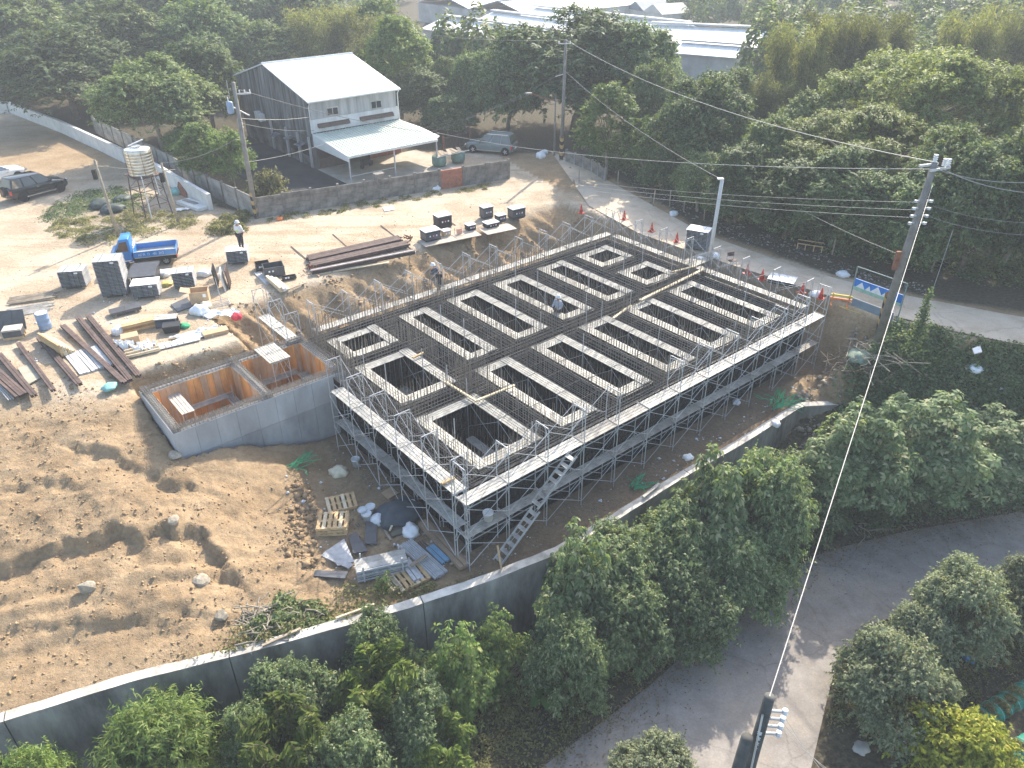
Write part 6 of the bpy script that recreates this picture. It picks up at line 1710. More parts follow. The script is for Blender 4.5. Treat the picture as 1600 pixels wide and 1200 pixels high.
# ---------------------------------------------------------------- stacks of form panels and boxes
PM = {}
def panel_stack(px, n, label, rot, w=1.3, d=1.0, th=.075, top=None, group='stacks of black form panels', z=None, tagged=True, px2=None):
    b = un(*px); t = thing('panel_stack', label, 'panel stack', (b.x, b.y, b.z if z is None else z), rot, group)
    key = (w, d, th)
    if key not in PM:
        mb = MB(); mb.use(0).box(-w/2+.07, -d/2+.07, .0, w/2-.07, d/2-.07, th-.025); mb.use(1).box(-w/2, -d/2, th-.017, w/2, d/2, th-.003)
        for k in range(6):
            x = -w/2+.05+k*(w-.12)/5; mb.use(0).box(x, -d/2+.005, .001, x+.02, -d/2+.0699, th-.0175)
        PM[key] = mb.mesh('panel', [BLACKP, BLACKL])
    for k in range(2):
        mb = MB(); mb.box(-w/2+.1+k*(w-.35), -d/2, 0, -w/2+.25+k*(w-.35), d/2, .09); mb.build('skid', WOOD_G, t)
    for i in range(n):
        p = put('panel', PM[key], t, ((rng.random()-.5)*.02, (rng.random()-.5)*.02, .091+i*th))
    H = .091+n*th
    if top:
        mb = MB(); mb.box(-w/2-.01, -d/2-.01, H, w/2+.01, d/2+.01, H+.015); mb.build('top_sheet', top, t)
    if tagged:
        for x in (-w*.25, w*.25):
            mb = MB(); mb.box(x-.012, -d/2-.014, .09, x+.012, -d/2-.003, H+.004); mb.box(x-.012, -d/2-.014, H+.0162 if top else H+.001, x+.012, d/2+.014, H+.02); mb.build('strap', mat('strap_green', (.16, .22, .17), .7, .1, 4), t)
        mb = MB(); mb.box(w*.16, -d/2-.022, H-.16, w*.3, -d/2-.015, H-.06); mb.build('paper_tag', PLASTIC_W, t)
    return t
R0 = RAD(12)
panel_stack((121, 446), 12, 'black panel stack standing alone, left of the tall double stack', R0-.05, 1.35, 1.0, .08)
panel_stack((184, 458), 26, 'tallest black panel stack, two bundles high, beside the blue truck', R0, 1.35, 1.15, .078)
panel_stack((232, 461), 9, 'black panel stack with a white top sheet in front of the blue truck', R0+.03, 1.4, 1.0, .08, WHITE)
panel_stack((291, 447), 10, 'black panel stack half hidden behind the open cardboard box', R0+.05, 1.15, .9, .09)
panel_stack((374, 409), 9, 'low black panel stack with the hi-vis worker standing on it', R0, 1.25, .9, .085, WHITE)
panel_stack((1089, 388), 14, 'dark panel stack with a white top by the pale post on the road', -RAD(28), 1.35, 1.0, .085, WHITE)
panel_stack((1221, 443), 2, 'low panel stack under a wrinkled white sheet between the traffic cones', -RAD(30), 1.45, 1.0, .12, WHITE, tagged=False)
# bent sheets lying over a bundle behind the white topped stack
b = un(222, 452); t = thing('sheet_pile', 'pile of dark bent plastic sheets between the tallest stack and the blue truck', 'sheet pile', b+Vector((.1, .5, 0)), R0+.05)
for k in range(5):
    mb = MB(); y = -.75+k*.42; z0 = .95+.1*math.sin(k); mb.hexa([(-.7, y, z0-.1), (.7, y, z0-.1), (.7, y+.41, z0), (-.7, y+.41, z0), (-.7, y, z0-.08), (.7, y, z0-.08), (.7, y+.41, z0+.02), (-.7, y+.41, z0+.02)]); mb.build('sheet', GREYP, t)
mb = MB(); mb.box(-.62, -.6, 0, .62, 1.2, .82); mb.build('bundle', BLACKP, t)

def crate(px, w, d, h, label, rot, m=GREYP, top=WHITE, rim=True, cat='crate', group='grey plastic boxes along the bank edge', name='crate', z=0.0):
    b = un(*px, z); t = thing(name, label, cat, b, rot, group)
    mb = MB(); mb.box(-w/2, -d/2, .06, w/2, d/2, h); mb.build('body', m, t)
    mb = MB(); mb.box(-w/2+.05, -d/2+.04, 0, w/2-.05, d/2-.04, .059); mb.build('base', BLACKP, t)
    for z in (.12, h-.1):
        if rim: mb = MB(); mb.box(-w/2-.02, -d/2-.02, z, w/2+.02, d/2+.02, z+.035); mb.build('rib', BLACKP, t)
    mb = MB(); mb.box(-w/2-.035, -d/2-.035, h+.001, w/2+.035, d/2+.035, h+.05); mb.build('top_sheet', top, t)
    for k in range(3):
        x = -w*.25+k*w*.22; mb = MB(); mb.box(x, -d/2-.012, h*.5, x+.09, -d/2-.001, h*.5+.1); mb.build('paper_tag', PLASTIC_W if k != 1 else PINK, t)
    return t
R1 = RAD(33)
crate((673, 375), 1.05, .8, .7, 'grey box with a pale top nearest the pile of long steel beams', R1)
crate((692, 354), 1.0, .75, .82, 'grey box with a dark band standing behind the box nearest the beams', R1, BLACKP)
crate((735, 360), .55, .5, .42, 'small dark box with a white top next to the orange crate', R1, BLACKP)
crate((760, 340), .75, .6, .8, 'tall grey box behind the flat dark box with bags on top', R1)
crate((767, 355), .9, .6, .35, 'flat dark box with a white bag and clutter on top', R1, BLACKP, PLASTIC_W)
crate((782, 346), .62, .5, .48, 'small grey box between the flat dark box and the box with pink marks', R1)
crate((807, 340), 1.0, .7, .72, 'grey box with a row of pink marks at the right end of the row', R1)
o = crate((697, 369), .5, .42, .4, 'small plain cardboard box between two grey boxes', R1, CARTON, PLASTIC_W, False, 'box', None, 'carton')
t = thing('mesh_crate', 'pale wire crate holding an orange board between the boxes', 'crate', un(718, 367), R1)
mb = MB(); mb.box(-.25, -.2, .02, .25, .2, .06); mb.build('base', WIRE_W, t)
for x in (-.25, .25):
    for y in (-.2, .2): mb = MB(); mb.box(x-.012, y-.012, .06, x+.012, y+.012, .45); mb.build('corner_post', WIRE_W, t)
for z in (.2, .33, .44): mb = MB(); mb.box(-.25, -.214, z, .25, -.2, z+.02); mb.box(-.25, .2, z, .25, .214, z+.02); mb.build('slat', WIRE_W, t)
mb = MB(); mb.box(-.2, -.02, .07, .2, .02, .42); mb.build('board', mat('orange_board', (.6, .25, .16), .8, .2, 4), t)

# ---------------------------------------------------------------- bundles of beams, pipes, timber
def bundle(a, b, n, rows, sx, sz, m, label, z=0.0, name='beam_bundle', cat='beams', group=None, part='beam', round_=False, jit=.06, shape='box', skids=True):
    A, B = un(*a, z), un(*b, z); c = (A+B)/2; L = (B-A).length; rot = facing(A, B)
    zg = max(h1(A.x, A.y), h1(B.x, B.y), h1(c.x, c.y)) if z == 0.0 else z
    t = thing(name, label, cat, (c.x, c.y, zg), rot, group)
    z0 = .08 if skids else 0.0
    if skids:
        for x in (-L*.33, L*.33): mb = MB(); mb.box(x-.05, -n*sx*.5-.1, 0, x+.05, n*sx*.5+.1, .08); mb.build('skid', WOOD_G, t)
    for r in range(rows):
        for i in range(n-(r if rows > 1 and not round_ else 0)):
            x0 = (rng.random()-.5)*jit*L*.3; y = (i-(n-1)/2)*sx*(1.3 if round_ else 1.08)+(rng.random()-.5)*sx*.3*(part != 'form_panel'); zz = z0+r*(sz*1.02); da = (rng.random()-.5)*jit*.25
            mb = MB()
            if round_: mb.tube((-L/2+x0, y-da*L/2, zz+sz/2), (L/2+x0, y+da*L/2, zz+sz/2), sz*.48, 7, cap=True)
            elif shape == 'H':
                w = sx*.94
                mb.bar((-L/2+x0, y-da, zz+.012), (L/2+x0, y+da, zz+.012), w, .02); mb.bar((-L/2+x0, y-da, zz+sz-.012), (L/2+x0, y+da, zz+sz-.012), w, .02); mb.bar((-L/2+x0, y-da, zz+sz/2), (L/2+x0, y+da, zz+sz/2), .02, sz-.05)
            else: mb.bar((-L/2+x0, y-da, zz+sz/2), (L/2+x0, y+da, zz+sz/2), sx*.94, sz*.96)
            mb.build(part, m[i % len(m)] if isinstance(m, list) else m, t)
    return t
GB = 'long rusty beam bundles left of the tank'
bundle((139, 497), (219, 592), 3, 1, .085, .14, RUST, 'rusty beam bundle nearest the tank, ending at its back left corner', group=GB, shape='H')
bundle((123, 499), (205, 598), 3, 1, .085, .14, RUST, 'second rusty beam bundle counted from the tank', group=GB, shape='H')
bundle((99, 512), (196, 602), 3, 1, .085, .13, RUST, 'third rusty beam bundle from the tank, running past the pale steel pans', group=GB, shape='H')
bundle((62, 531), (126, 606), 3, 1, .09, .14, RUST, 'rusty beam bundle passing beside the tall timber pile', group=GB, shape='H')
bundle((30, 541), (85, 615), 2, 1, .1, .13, RUST, 'rusty beam bundle left of the timber pile, above the grey plywood', group=GB, shape='H')
bundle((0, 557), (55, 622), 2, 1, .13, .13, RUST, 'rusty beam bundle over the grey plywood near the left edge', group=GB, shape='H')
bundle((-22, 570), (36, 622), 4, 1, .12, .11, RUST, 'rusty beam bundle cut by the left edge with white rods beside it', group=GB, shape='H')
bundle((-12, 585), (22, 622), 7, 1, .05, .05, STEEL, 'white rods lying against the leftmost beam bundle', name='rod_bundle', cat='rods', part='rod', round_=True, jit=.2, skids=False)
bundle((126, 549), (152, 579), 9, 1, .15, .1, MATS['galvanised_steel'], 'flat row of pale steel pans between the beam bundles', name='pan_row', cat='steel pans', part='steel_pan', jit=.1, skids=False)
bundle((18, 472), (88, 462), 11, 2, .07, .07, WOOD_G, 'loose pile of grey rods and slats, the upper of two beside the lone panel stack', name='rod_pile', cat='rods', part='rod', round_=True, jit=.5, skids=False)
bundle((14, 490), (80, 478), 12, 1, .08, .06, CONC_PALE, 'loose pile of pale rods and slats, the lower of two above the blue drum', name='rod_pile', cat='rods', part='rod', round_=True, jit=.55, skids=False)
bundle((76, 536), (108, 556), 6, 9, .1, .1, [WOOD, WOOD_P, WOOD_P], 'tall pile of sawn timber beside the blue drum', name='timber_pile', cat='timber', part='timber', jit=.05)
bundle((482, 409), (625, 377), 8, 2, .11, .11, RUST, 'long pile of rusty beams on the yard above the dirt bank', name='beam_pile', cat='beams', shape='H', jit=.12, part='beam')
bundle((484, 419), (636, 385), 7, 2, .11, .11, RUST, 'middle layer of the long rusty beam pile', name='beam_pile', cat='beams', shape='H', jit=.12, part='beam')
bundle((488, 429), (648, 397), 4, 2, .12, .12, [RUST, BLACKL], 'row of dark beams at the bank side of the long rusty pile', name='beam_pile', cat='beams', shape='H', jit=.08, part='beam')
for px, lb in (((485, 424), 'left'), ((638, 376), 'right')):
    t = thing('clamp_heap', 'heap of red rusty clamps at the %s end of the long beam pile' % lb, 'clamps', un(*px), .4, 'heaps of rusty clamps')
    for k in range(16): mb = MB(); a, q = rng.random()*6.28, rng.random()*.5; mb.tube((math.cos(a)*q, math.sin(a)*q, .05+rng.random()*.2), (math.cos(a)*q+rng.uniform(-.25, .25), math.sin(a)*q+rng.uniform(-.2, .2), .1+rng.random()*.3), .035, 5, cap=True); mb.build('clamp', RUST_R, t)
plank(un(487, 430, .02), un(608, 410, .02), .22, .05, WOOD_P, 'long pale board lying along the bank edge below the beam pile')
plank(un(452, 452, .02), un(478, 442, .02), .12, .04, WOOD_G, 'short board lying flat at the left end of the bank edge')
bundle((424, 438), (446, 457), 3, 3, .18, .1, [WOOD_P, WHITE], 'short stack of white painted boards in front of the open grey boxes', name='board_stack', cat='boards', part='board', jit=.02)
bundle((402, 426), (420, 444), 4, 1, .09, .06, STEEL, 'few steel slats on the ground left of the open grey boxes', name='slat_row', cat='slats', part='steel_slat', jit=.2, skids=False)
def open_box(px, w, d, h, label, rot, m=GREYP):
    t = thing('open_box', label, 'box', un(*px), rot, 'open grey plastic boxes on the yard'); th = .03
    mb = MB(); mb.box(-w/2, -d/2, .04, w/2, d/2, .08); mb.build('base', m, t)
    for x0, y0, x1, y1 in ((-w/2, -d/2, w/2, -d/2+th), (-w/2, d/2-th, w/2, d/2), (-w/2, -d/2+th, -w/2+th, d/2-th), (w/2-th, -d/2+th, w/2, d/2-th)):
        mb = MB(); mb.box(x0, y0, .081, x1, y1, h); mb.build('side', m, t)
    for x in (-w*.3, -w*.12): mb = MB(); mb.box(x, -d/2-.01, h*.55, x+.1, -d/2-.001, h*.55+.1); mb.build('paper_tag', PLASTIC_W, t)
open_box((429, 429), 1.15, .85, .62, 'open topped grey box with two white tags', R0+.2)
open_box((411, 420), .8, .7, .4, 'dark empty box behind the open topped grey box', R0+.2, BLACKP)
open_box((452, 436), .8, .35, .2, 'shallow dark tray right of the open topped grey box', R0+.2, BLACKP)
def lean_panel(px, w, h, tilt, rot, m, label, th=.05, name='form_panel', cat='panel', group='panels standing on edge', z=0.0):
    b = un(*px, z); mb = MB(); mb.box(-w/2, -th/2, 0, w/2, th/2, h)
    for k in range(4): x = -w/2+.05+k*(w-.13)/3; mb.box(x, -th/2-.02, .02, x+.03, -th/2-.0005, h-.02)
    o = mb.build(name, m); o.location = b; o.rotation_euler = (tilt, 0, rot); return tag(o, label, cat, group)
lean_panel((341, 446), 1.1, 1.15, -.1, RAD(105), BLACKP, 'black form panel standing on edge, left of the pale one')
lean_panel((353, 450), 1.05, 1.1, -.12, RAD(105), MATS['whitish_render'], 'pale form panel standing on edge beside the black one')
lean_panel((360, 446), 1.05, 1.1, -.08, RAD(105), RUST, 'brownish form panel standing on edge behind the pale one')
lean_panel((15, 516), 1.6, 1.0, -.35, RAD(12), GREYP, 'grey sheet leaning at the left edge behind the small pallet stack')
def flat(pix, z, th, m, label, name='sheet', cat='sheet', group=None, lift=0.0):
    P = [un(x, y, z) for x, y in pix]; c = sum(P, Vector())/len(P)
    zz = max(h1(p.x, p.y) for p in P) if z > -1 else max(z, max(h1(p.x, p.y) for p in P))
    n = len(P); mb = MB()
    if (P[1]-P[0]).cross(P[2]-P[1]).z < 0: P = P[::-1]
    bot = [Vector((p.x-c.x, p.y-c.y, 0)) for p in P]; topp = [Vector((p.x-c.x, p.y-c.y, th)) for p in P]
    mb.poly(topp); mb.poly(bot[::-1])
    for i in range(n): j = (i+1) % n; mb.poly([bot[i], bot[j], topp[j], topp[i]])
    o = mb.build(name, m); o.location = (c.x, c.y, zz+.01+lift); return tag(o, label, cat, group)
flat([(267, 478), (292, 467), (304, 480), (278, 489)], 0, .06, GREYP, 'bent dark sheet lying beside the open cardboard box')
t = thing('flat_panels', 'flat pair of dark form panels on skids behind the beam bundles', 'panels', un(197, 488), R0+.42)
for k in range(2): mb = MB(); mb.box(-.75+k*.755, -.33, .1, -.005+k*.755, .33, .26); mb.build('panel', GREYP, t)
for k in range(2): mb = MB(); mb.box(-.6+k*1.0, -.3, 0, -.5+k*1.0, .3, .1); mb.build('skid', WOOD_G, t)
t = thing('sheet_pallet', 'grey sheets on a small wooden pallet at the left edge', 'sheets', un(24, 526), R0+.1)
for k in range(5): mb = MB(); mb.box(-.42, -.32, .12+k*.08, .42, .32, .195+k*.08); mb.build('sheet', GREYP if k < 4 else CONC_PALE, t)
for y in (-.28, 0, .28): mb = MB(); mb.box(-.45, y-.05, 0, .45, y+.05, .119); mb.build('slat', WOOD, t)
flat([(28, 577), (52, 570), (68, 590), (45, 603)], 0, .05, mat('old_plywood', (.33, .31, .24), .9, .2, 2), 'old grey green plywood sheet under the beam bundles')
t = thing('drum', 'blue grey steel drum standing behind the timber pile', 'drum', un(72, 513)); mb = MB()
mb.lathe([(.29, 0), (.3, .03), (.3, .26), (.315, .28), (.3, .3), (.3, .54), (.315, .56), (.3, .58), (.3, .84), (.31, .87)], 20); mb.build('body', BLUE_G, t, True); mb = MB(); mb.lathe([(.27, .872), (.27, .876)], 20); mb.build('lid', PLASTIC_W, t)
# carton
t = thing('carton', 'large open cardboard box with one flap folded out on the yard', 'box', un(315, 474), R0+.05); w, d, h = .95, .7, .8
for x0, y0, x1, y1 in ((-w/2, -d/2, w/2, -d/2+.02), (-w/2, d/2-.02, w/2, d/2), (-w/2, -d/2+.02, -w/2+.02, d/2-.02), (w/2-.02, -d/2+.02, w/2, d/2-.02)): mb = MB(); mb.box(x0, y0, 0, x1, y1, h); mb.build('side', CARTON, t)
mb = MB(); mb.hexa([(-w/2-.45, -d/2+.1, h+.1), (-w/2-.005, -d/2+.05, h+.001), (-w/2-.005, d/2, h+.001), (-w/2-.45, d/2, h+.1), (-w/2-.45, -d/2+.1, h+.115), (-w/2-.005, -d/2+.05, h+.016), (-w/2-.005, d/2, h+.016), (-w/2-.45, d/2, h+.115)]); mb.build('flap', CARTON, t)
mb = MB(); mb.hexa([(-w/2, d/2+.005, h), (w/2, d/2+.005, h), (w/2, d/2+.3, h-.1), (-w/2, d/2+.3, h-.1), (-w/2, d/2+.005, h+.015), (w/2, d/2+.005, h+.015), (w/2, d/2+.3, h-.085), (-w/2, d/2+.3, h-.085)]); mb.build('flap', CARTON, t)
mb = MB(); mb.box(w*.2, -d/2-.006, h*.62, w*.38, -d/2-.001, h*.85); mb.build('paper_tag', PLASTIC_W, t)

def bag(px, r, label, m=PLASTIC_W, z=0.0, flatn=.6, seed=0, cat='bag', name='plastic_bag', group=None, zadd=0.0):
    b = un(*px, z); R = np.random.RandomState(seed+int(px[0])); import bmesh
    bm = bmesh.new(); bmesh.ops.create_icosphere(bm, subdivisions=3, radius=1.0)
    ph = R.rand(9)*6.28
    for v in bm.verts:
        p = v.co; q = 1+.16*math.sin(4*p.x+ph[0])*math.sin(5*p.y+ph[1])+.1*math.sin(9*p.x+ph[2])*math.sin(8*p.z+ph[3])+.07*math.sin(14*p.y+ph[4]+5*p.z)
        v.co = Vector((p.x*q*r*1.2, p.y*q*r, max(-.5, p.z*q)*r*flatn))
    me = bpy.data.meshes.new(name); bm.to_mesh(me); bm.free(); me.materials.append(m); me.polygons.foreach_set('use_smooth', [True]*len(me.polygons))
    zz = b.z if z < -.3 and zadd else (max(b.z, h1(b.x, b.y)) if z > -3.15 else h1(b.x, b.y))
    o = put(name, me, None, (b.x, b.y, zz+r*flatn*.4+zadd), R.rand()*6.28); return tag(o, label, cat, group)
def sheetcloth(px, w, d, label, m=PLASTIC_W, rot=0.0, amp=.12, z=0.0, cat='sheet', name='plastic_sheet', group=None):
    b = un(*px, z); R = np.random.RandomState(int(px[0]*3+px[1])); n = 18; mb = MB(); ph = R.rand(8)*6.28
    P = [[None]*n for _ in range(n)]
    for i in range(n):
        for j in range(n):
            x, y = (i/(n-1)-.5), (j/(n-1)-.5); e = 1+.2*math.sin(7*y+ph[0])+.15*math.sin(13*x+ph[1])
            P[i][j] = (x*w*e, y*d*(1+.2*math.sin(8*x+ph[2])), .03+amp*(.5+.5*math.sin(9*x+ph[3])*math.sin(11*y+ph[4])+.3*math.sin(23*x+ph[5]+9*y)))
    for i in range(n-1):
        for j in range(n-1): mb.poly([P[i][j], P[i+1][j], P[i+1][j+1], P[i][j+1]])
    o = mb.build(name, m, smooth=True); o.location = (b.x, b.y, max(h1(b.x, b.y), b.z)+.02); o.rotation_euler = (0, 0, rot); return tag(o, label, cat, group)
GW = 'white plastic sheets on the spoil edge behind the tank'
sheetcloth((345, 492), 1.9, .8, 'crumpled pale plastic sheet by the red bundle at the gully', rot=.2, group=GW)
sheetcloth((300, 527), 1.9, .8, 'wide white plastic sheet on the slatted board behind the tank', WHITE, .35, .09, group=GW)
sheetcloth((322, 519), 1.0, .7, 'bluish white crumpled sheet beside the flat cardboard box', rot=.4, group=GW)
sheetcloth((228, 545), .9, .9, 'white wrapped bundle hanging over the wooden tray behind the tank', WHITE, .3, .25, group=GW)
sheetcloth((196, 542), .5, .8, 'white sack standing over the end of a beam bundle', WHITE, 1.0, .3, group=GW)
bag((312, 490), .42, 'white plastic bag among the rubbish in front of the cardboard box', PLASTIC_W, flatn=.8)
bag((322, 483), .3, 'cream plastic bag touching the steel rack by the rubbish', mat('cream_bag', (.62, .57, .42), .6, .15, 4), flatn=1.0)
bag((187, 520), .32, 'small white bag at the end of the long brown timber beam', WHITE, flatn=.8)
bag((371, 497), .26, 'red bundle at the lip of the gully', mat('red_plastic', (.6, .04, .06), .6, .2, 4), flatn=.8)
bag((288, 511), .24, 'tangle of green netting beside the black bin', ROPE_G, flatn=.6)
t = thing('black_bin', 'black plastic bin lying among the rubbish behind the tank', 'bin', un(270, 517), .3); mb = MB(); mb.hexa([(-.35, -.25, 0), (.35, -.25, 0), (.35, .25, 0), (-.35, .25, 0), (-.42, -.3, .38), (.42, -.3, .38), (.42, .3, .38), (-.42, .3, .38)]); mb.build('body', BLACKP, t)
t = thing('rubber_roll', 'dark half barrel of rubber sheet behind the black bin', 'roll', un(262, 507), .2); mb = MB(); N = 9
for i in range(N):
    a0, a1 = math.pi*i/N, math.pi*(i+1)/N
    mb.hexa([(-.5, math.cos(a0)*.35, math.sin(a0)*.35), (.5, math.cos(a0)*.35, math.sin(a0)*.35), (.5, math.cos(a1)*.35, math.sin(a1)*.35), (-.5, math.cos(a1)*.35, math.sin(a1)*.35), (-.5, math.cos(a0)*.4, math.sin(a0)*.4), (.5, math.cos(a0)*.4, math.sin(a0)*.4), (.5, math.cos(a1)*.4, math.sin(a1)*.4), (-.5, math.cos(a1)*.4, math.sin(a1)*.4)])
mb.build('sheet', GREYP, t)
for k in range(3): mb = MB(); mb.box(-.55, -.3+k*.2, .42, .55, -.14+k*.2, .46); mb.build('slat', CONC_PALE, t)
A, Bq = un(193, 521), un(248, 508); t = thing('timber_beam', 'thick brown timber beam lying behind the rubbish at the tank', 'beam', (A+Bq)/2, facing(A, Bq)); L = (Bq-A).length
for k in range(3): mb = MB(); mb.box(-L/2, -.16, .02+k*.14, L/2-.06*k, .16, .155+k*.14); mb.build('timber', WOOD if k != 1 else mat('brown_timber', (.34, .2, .09), .8, .3, 3), t)
t = thing('carton', 'closed cardboard box in front of the brown timber beam', 'box', un(205, 534), R0+.3); mb = MB(); mb.box(-.38, -.28, 0, .38, .28, .36); mb.build('body', CARTON, t); mb = MB(); mb.box(-.39, -.29, .361, .39, .29, .385); mb.build('lid', CARTON, t)
t = thing('carton', 'flat cardboard box lying at the lip above the gully', 'box', un(337, 521), R0+.35); mb = MB(); mb.box(-.6, -.27, 0, .6, .27, .16); mb.build('body', CARTON, t); mb = MB(); mb.box(-.61, -.28, .161, .1, .28, .18); mb.box(.105, -.28, .161, .61, .28, .175); mb.build('lid', CARTON, t)
t = thing('wooden_tray', 'long shallow wooden tray with battens under the white sheets', 'tray', un(228, 550), R0+.33)
mb = MB(); mb.box(-.9, -.33, .02, .6, .33, .07); mb.build('base', WOOD_G, t)
for y in (-.35, .3, -.02): mb = MB(); mb.box(-.9, y, .071, .62, y+.05, .2); mb.build('slat', WOOD_P, t)
t = thing('slatted_board', 'white board with pale battens lying along the lip behind the tank', 'board', un(262, 541), R0+.33)
mb = MB(); mb.box(-1.0, -.28, .05, 1.5, .28, .1); mb.build('base', WHITE, t)
for k in range(5): mb = MB(); mb.box(-.4+k*.28, -.25, .101, -.34+k*.28, .25, .14); mb.build('batten', WOOD_P, t)
bag((171, 606), .3, 'teal sheet half buried in the soil by the beam bundle ends', TEAL, flatn=.45)
t = thing('steel_rack', 'galvanised rack frame lying on the yard behind the rubbish heap', 'rack', un(338, 478), .5)
for k in range(5): mb = MB(); mb.tube((-.7, -.4+k*.2, .12), (.7, -.4+k*.2, .12), .02, 5); mb.build('bar', STEEL, t)
for x in (-.7, .7): mb = MB(); mb.tube((x, -.42, .1), (x, .42, .1), .025, 5); mb.build('rail', STEEL, t)
mb = MB(); mb.tube((.3, 0, .1), (.25, 0, 1.6), .022, 6); mb.build('post', STEEL, t)
bag((258, 430), .4, 'pile of white sacks behind the white topped stack', WHITE, flatn=.6)
bag((262, 445), .3, 'yellow and white scraps between the white topped stack and the next stack', mat('yellow_scrap', (.6, .5, .15), .7, .3, 4), flatn=.5)
bag((320, 430), .34, 'white bundle behind the open cardboard box', WHITE, flatn=.7)
# yard edge details
for i, (a, b) in enumerate((((520, 366), (556, 398)), ((595, 352), (650, 395)), ((455, 385), (487, 412)), ((690, 338), (712, 352)))):
    plank(un(*a, .02), un(*b, .02), .07, .02, RUST, 'thin dark steel strip lying in the dust, %s' % ('ending at the middle of the beam pile', 'at the right end of the beam pile', 'left of the beam pile', 'behind the grey boxes')[i], name='steel_strip', cat='strip')
RE = facing(un(645, 384), un(840, 344))
for i, (px, w) in enumerate((((684, 377), 2.3), ((778, 359), 2.2), ((728, 368), 1.7))):
    b = un(*px); mb = MB(); mb.box(-w/2, -.62, 0, w/2, .62, .03); o = mb.build('steel_plate', mat('dusty_plate', (.42, .36, .29), .8, .15, 2)); o.location = (b.x, b.y, 0.04+.004*i); o.rotation_euler = (0, 0, RE); tag(o, ('dusty steel plate under the box nearest the beams', 'dusty steel plate under the flat dark box', 'dusty steel plate under the small dark box beside the orange crate')[i], 'plate', 'steel plates at the bank edge')
flat([(598, 325), (614, 322), (617, 328), (601, 331)], 0, .03, MATS['whitish_render'], 'pale flattened board on the road by the precast fence')
bag((683, 296), .35, 'white sack slumped at the foot of the precast fence', WHITE, flatn=.7)
bag((437, 343), .25, 'orange bag by the striped pole at the fence corner', ORANGE, flatn=.5)
bag((845, 246), .4, 'white sack at the bend of the road beside the tall pole', WHITE, flatn=.9)
bag((851, 240), .3, 'smaller white sack leaning on the sack at the bend', PLASTIC_W, flatn=.8)
t = thing('covered_skip', 'green water butts under a scrappy board roof behind the precast fence', 'tub', un(707, 256), HR)
for x in (-1.3, .6): mb = MB(); mb.lathe([(.5, 0), (.6, .2), (.6, .75), (.55, .8)], 14, (x, 0, .1)); mb.build('tub', mat('green_tub', (.12, .2, .17), .6, .3, 3), t, True)
for k in range(7): mb = MB(); a = rng.uniform(-.4, .4); mb.bar((-1.6+k*.35, -.6, 1.0+.05*(k % 3)), (-1.3+k*.4+a, .7, 1.05+.04*(k % 2)), .3, .03); mb.build('board', WOOD_G, t)
mb = MB(); mb.bar((-1.9, -.6, .98), (1.4, -.5, 1.0), .06, .06); mb.build('rail', CONC_WHITE, t)
# slabs by the left wall
t = thing('culvert_slab', 'pale concrete slab lying at the end of the left white wall', 'slab', un(303, 322), -RAD(38)); mb = MB(); mb.box(-1.4, -.5, .0, 1.4, .5, .22); mb.build('slab', CONC_WHITE, t); mb = MB(); mb.box(-1.2, -.15, .221, .4, .2, .26); mb.build('recess', CONC_OLD, t)
sheetcloth((284, 328), 1.1, .5, 'white sheet on the ground beside the concrete slab', WHITE, .3, .06)
t = thing('rusty_board', 'rust red board leaning on the left white wall', 'board', un(290, 304), -RAD(40)); mb = MB(); mb.hexa([(-.7, -.35, 0), (.7, -.35, 0), (.7, -.3, 0), (-.7, -.3, 0), (-.7, -.02, .85), (.7, -.02, .85), (.7, .03, .85), (-.7, .03, .85)]); mb.build('board', RUST_R, t)
bag((276, 303), .35, 'teal sack against the left white wall', TEAL, flatn=1.0)
for i, (x, y, r) in enumerate(((158, 322, .75), (178, 330, .7), (192, 314, .6))): bag((x, y), r, ('dark tarpaulin mound left of the wooden pole', 'dark tarpaulin mound right behind the wooden pole', 'smaller dark tarpaulin mound toward the water tank')[i], TARP, flatn=.5, cat='tarpaulin', name='tarpaulin', group='dark covered mounds by the water tank')
b = un(130, 350); plank(un(135, 372, .1), un(180, 357, .1), .1, .06, CONC_PALE, 'pale pole lying in the weeds behind the blue truck')

# ---------------------------------------------------------------- road edge
def cone(px, label):
    b = un(*px); t = thing('traffic_cone', label, 'traffic cone', b, rng.random(), 'red traffic cones along the road edge')
    mb = MB(); mb.box(-.2, -.2, 0, .2, .2, .04); mb.build('base', RED, t)
    mb = MB(); mb.lathe([(.14, .041), (.025, .64)], 14); mb.build('body', RED, t, True)
    mb = MB(); mb.lathe([(.096, .28), (.073, .4)], 14, cap0=False, cap1=False); mb.build('band', mat('band_red', (.66, .1, .07), .5, .1, 3), t)
for px, lb in (((908, 333), 'traffic cone farthest up the road, behind the corner of the dirt bank'), ((975, 343), 'second traffic cone from the far end of the row'), ((1018, 362), 'traffic cone between the far pair and the panel stack by the post'), ((1057, 378), 'traffic cone just left of the panel stack by the post'), ((1167, 428), 'traffic cone between the pale post and the sheeted low stack'), ((1190, 437), 'traffic cone just left of the sheeted low stack'), ((1253, 458), 'traffic cone just right of the sheeted low stack'), ((1282, 466), 'traffic cone seen through the scaffold corner next to the orange barrier')):
    cone(px, lb)
t = thing('barrier', 'low orange and yellow barrier at the road corner of the pit', 'barrier', un(1311, 478), -.4)
for x in (-.4, .4): mb = MB(); mb.box(x-.03, -.2, 0, x+.03, .2, .05); mb.box(x-.025, -.025, .05, x+.025, .025, .7); mb.build('foot', ORANGE, t)
for z in (.35, .55): mb = MB(); mb.box(-.55, -.03, z, .55, .03, z+.1); mb.build('rail', ORANGE if z < .5 else YELLOW, t)
wire(un(1311, 478, .5), un(1345, 490, .3), .02, .02, YELLOW, 'yellow tape strung from the orange barrier to the sign frame', 4, None)
a, bb, c = un(1325, 478), un(1400, 507), 0
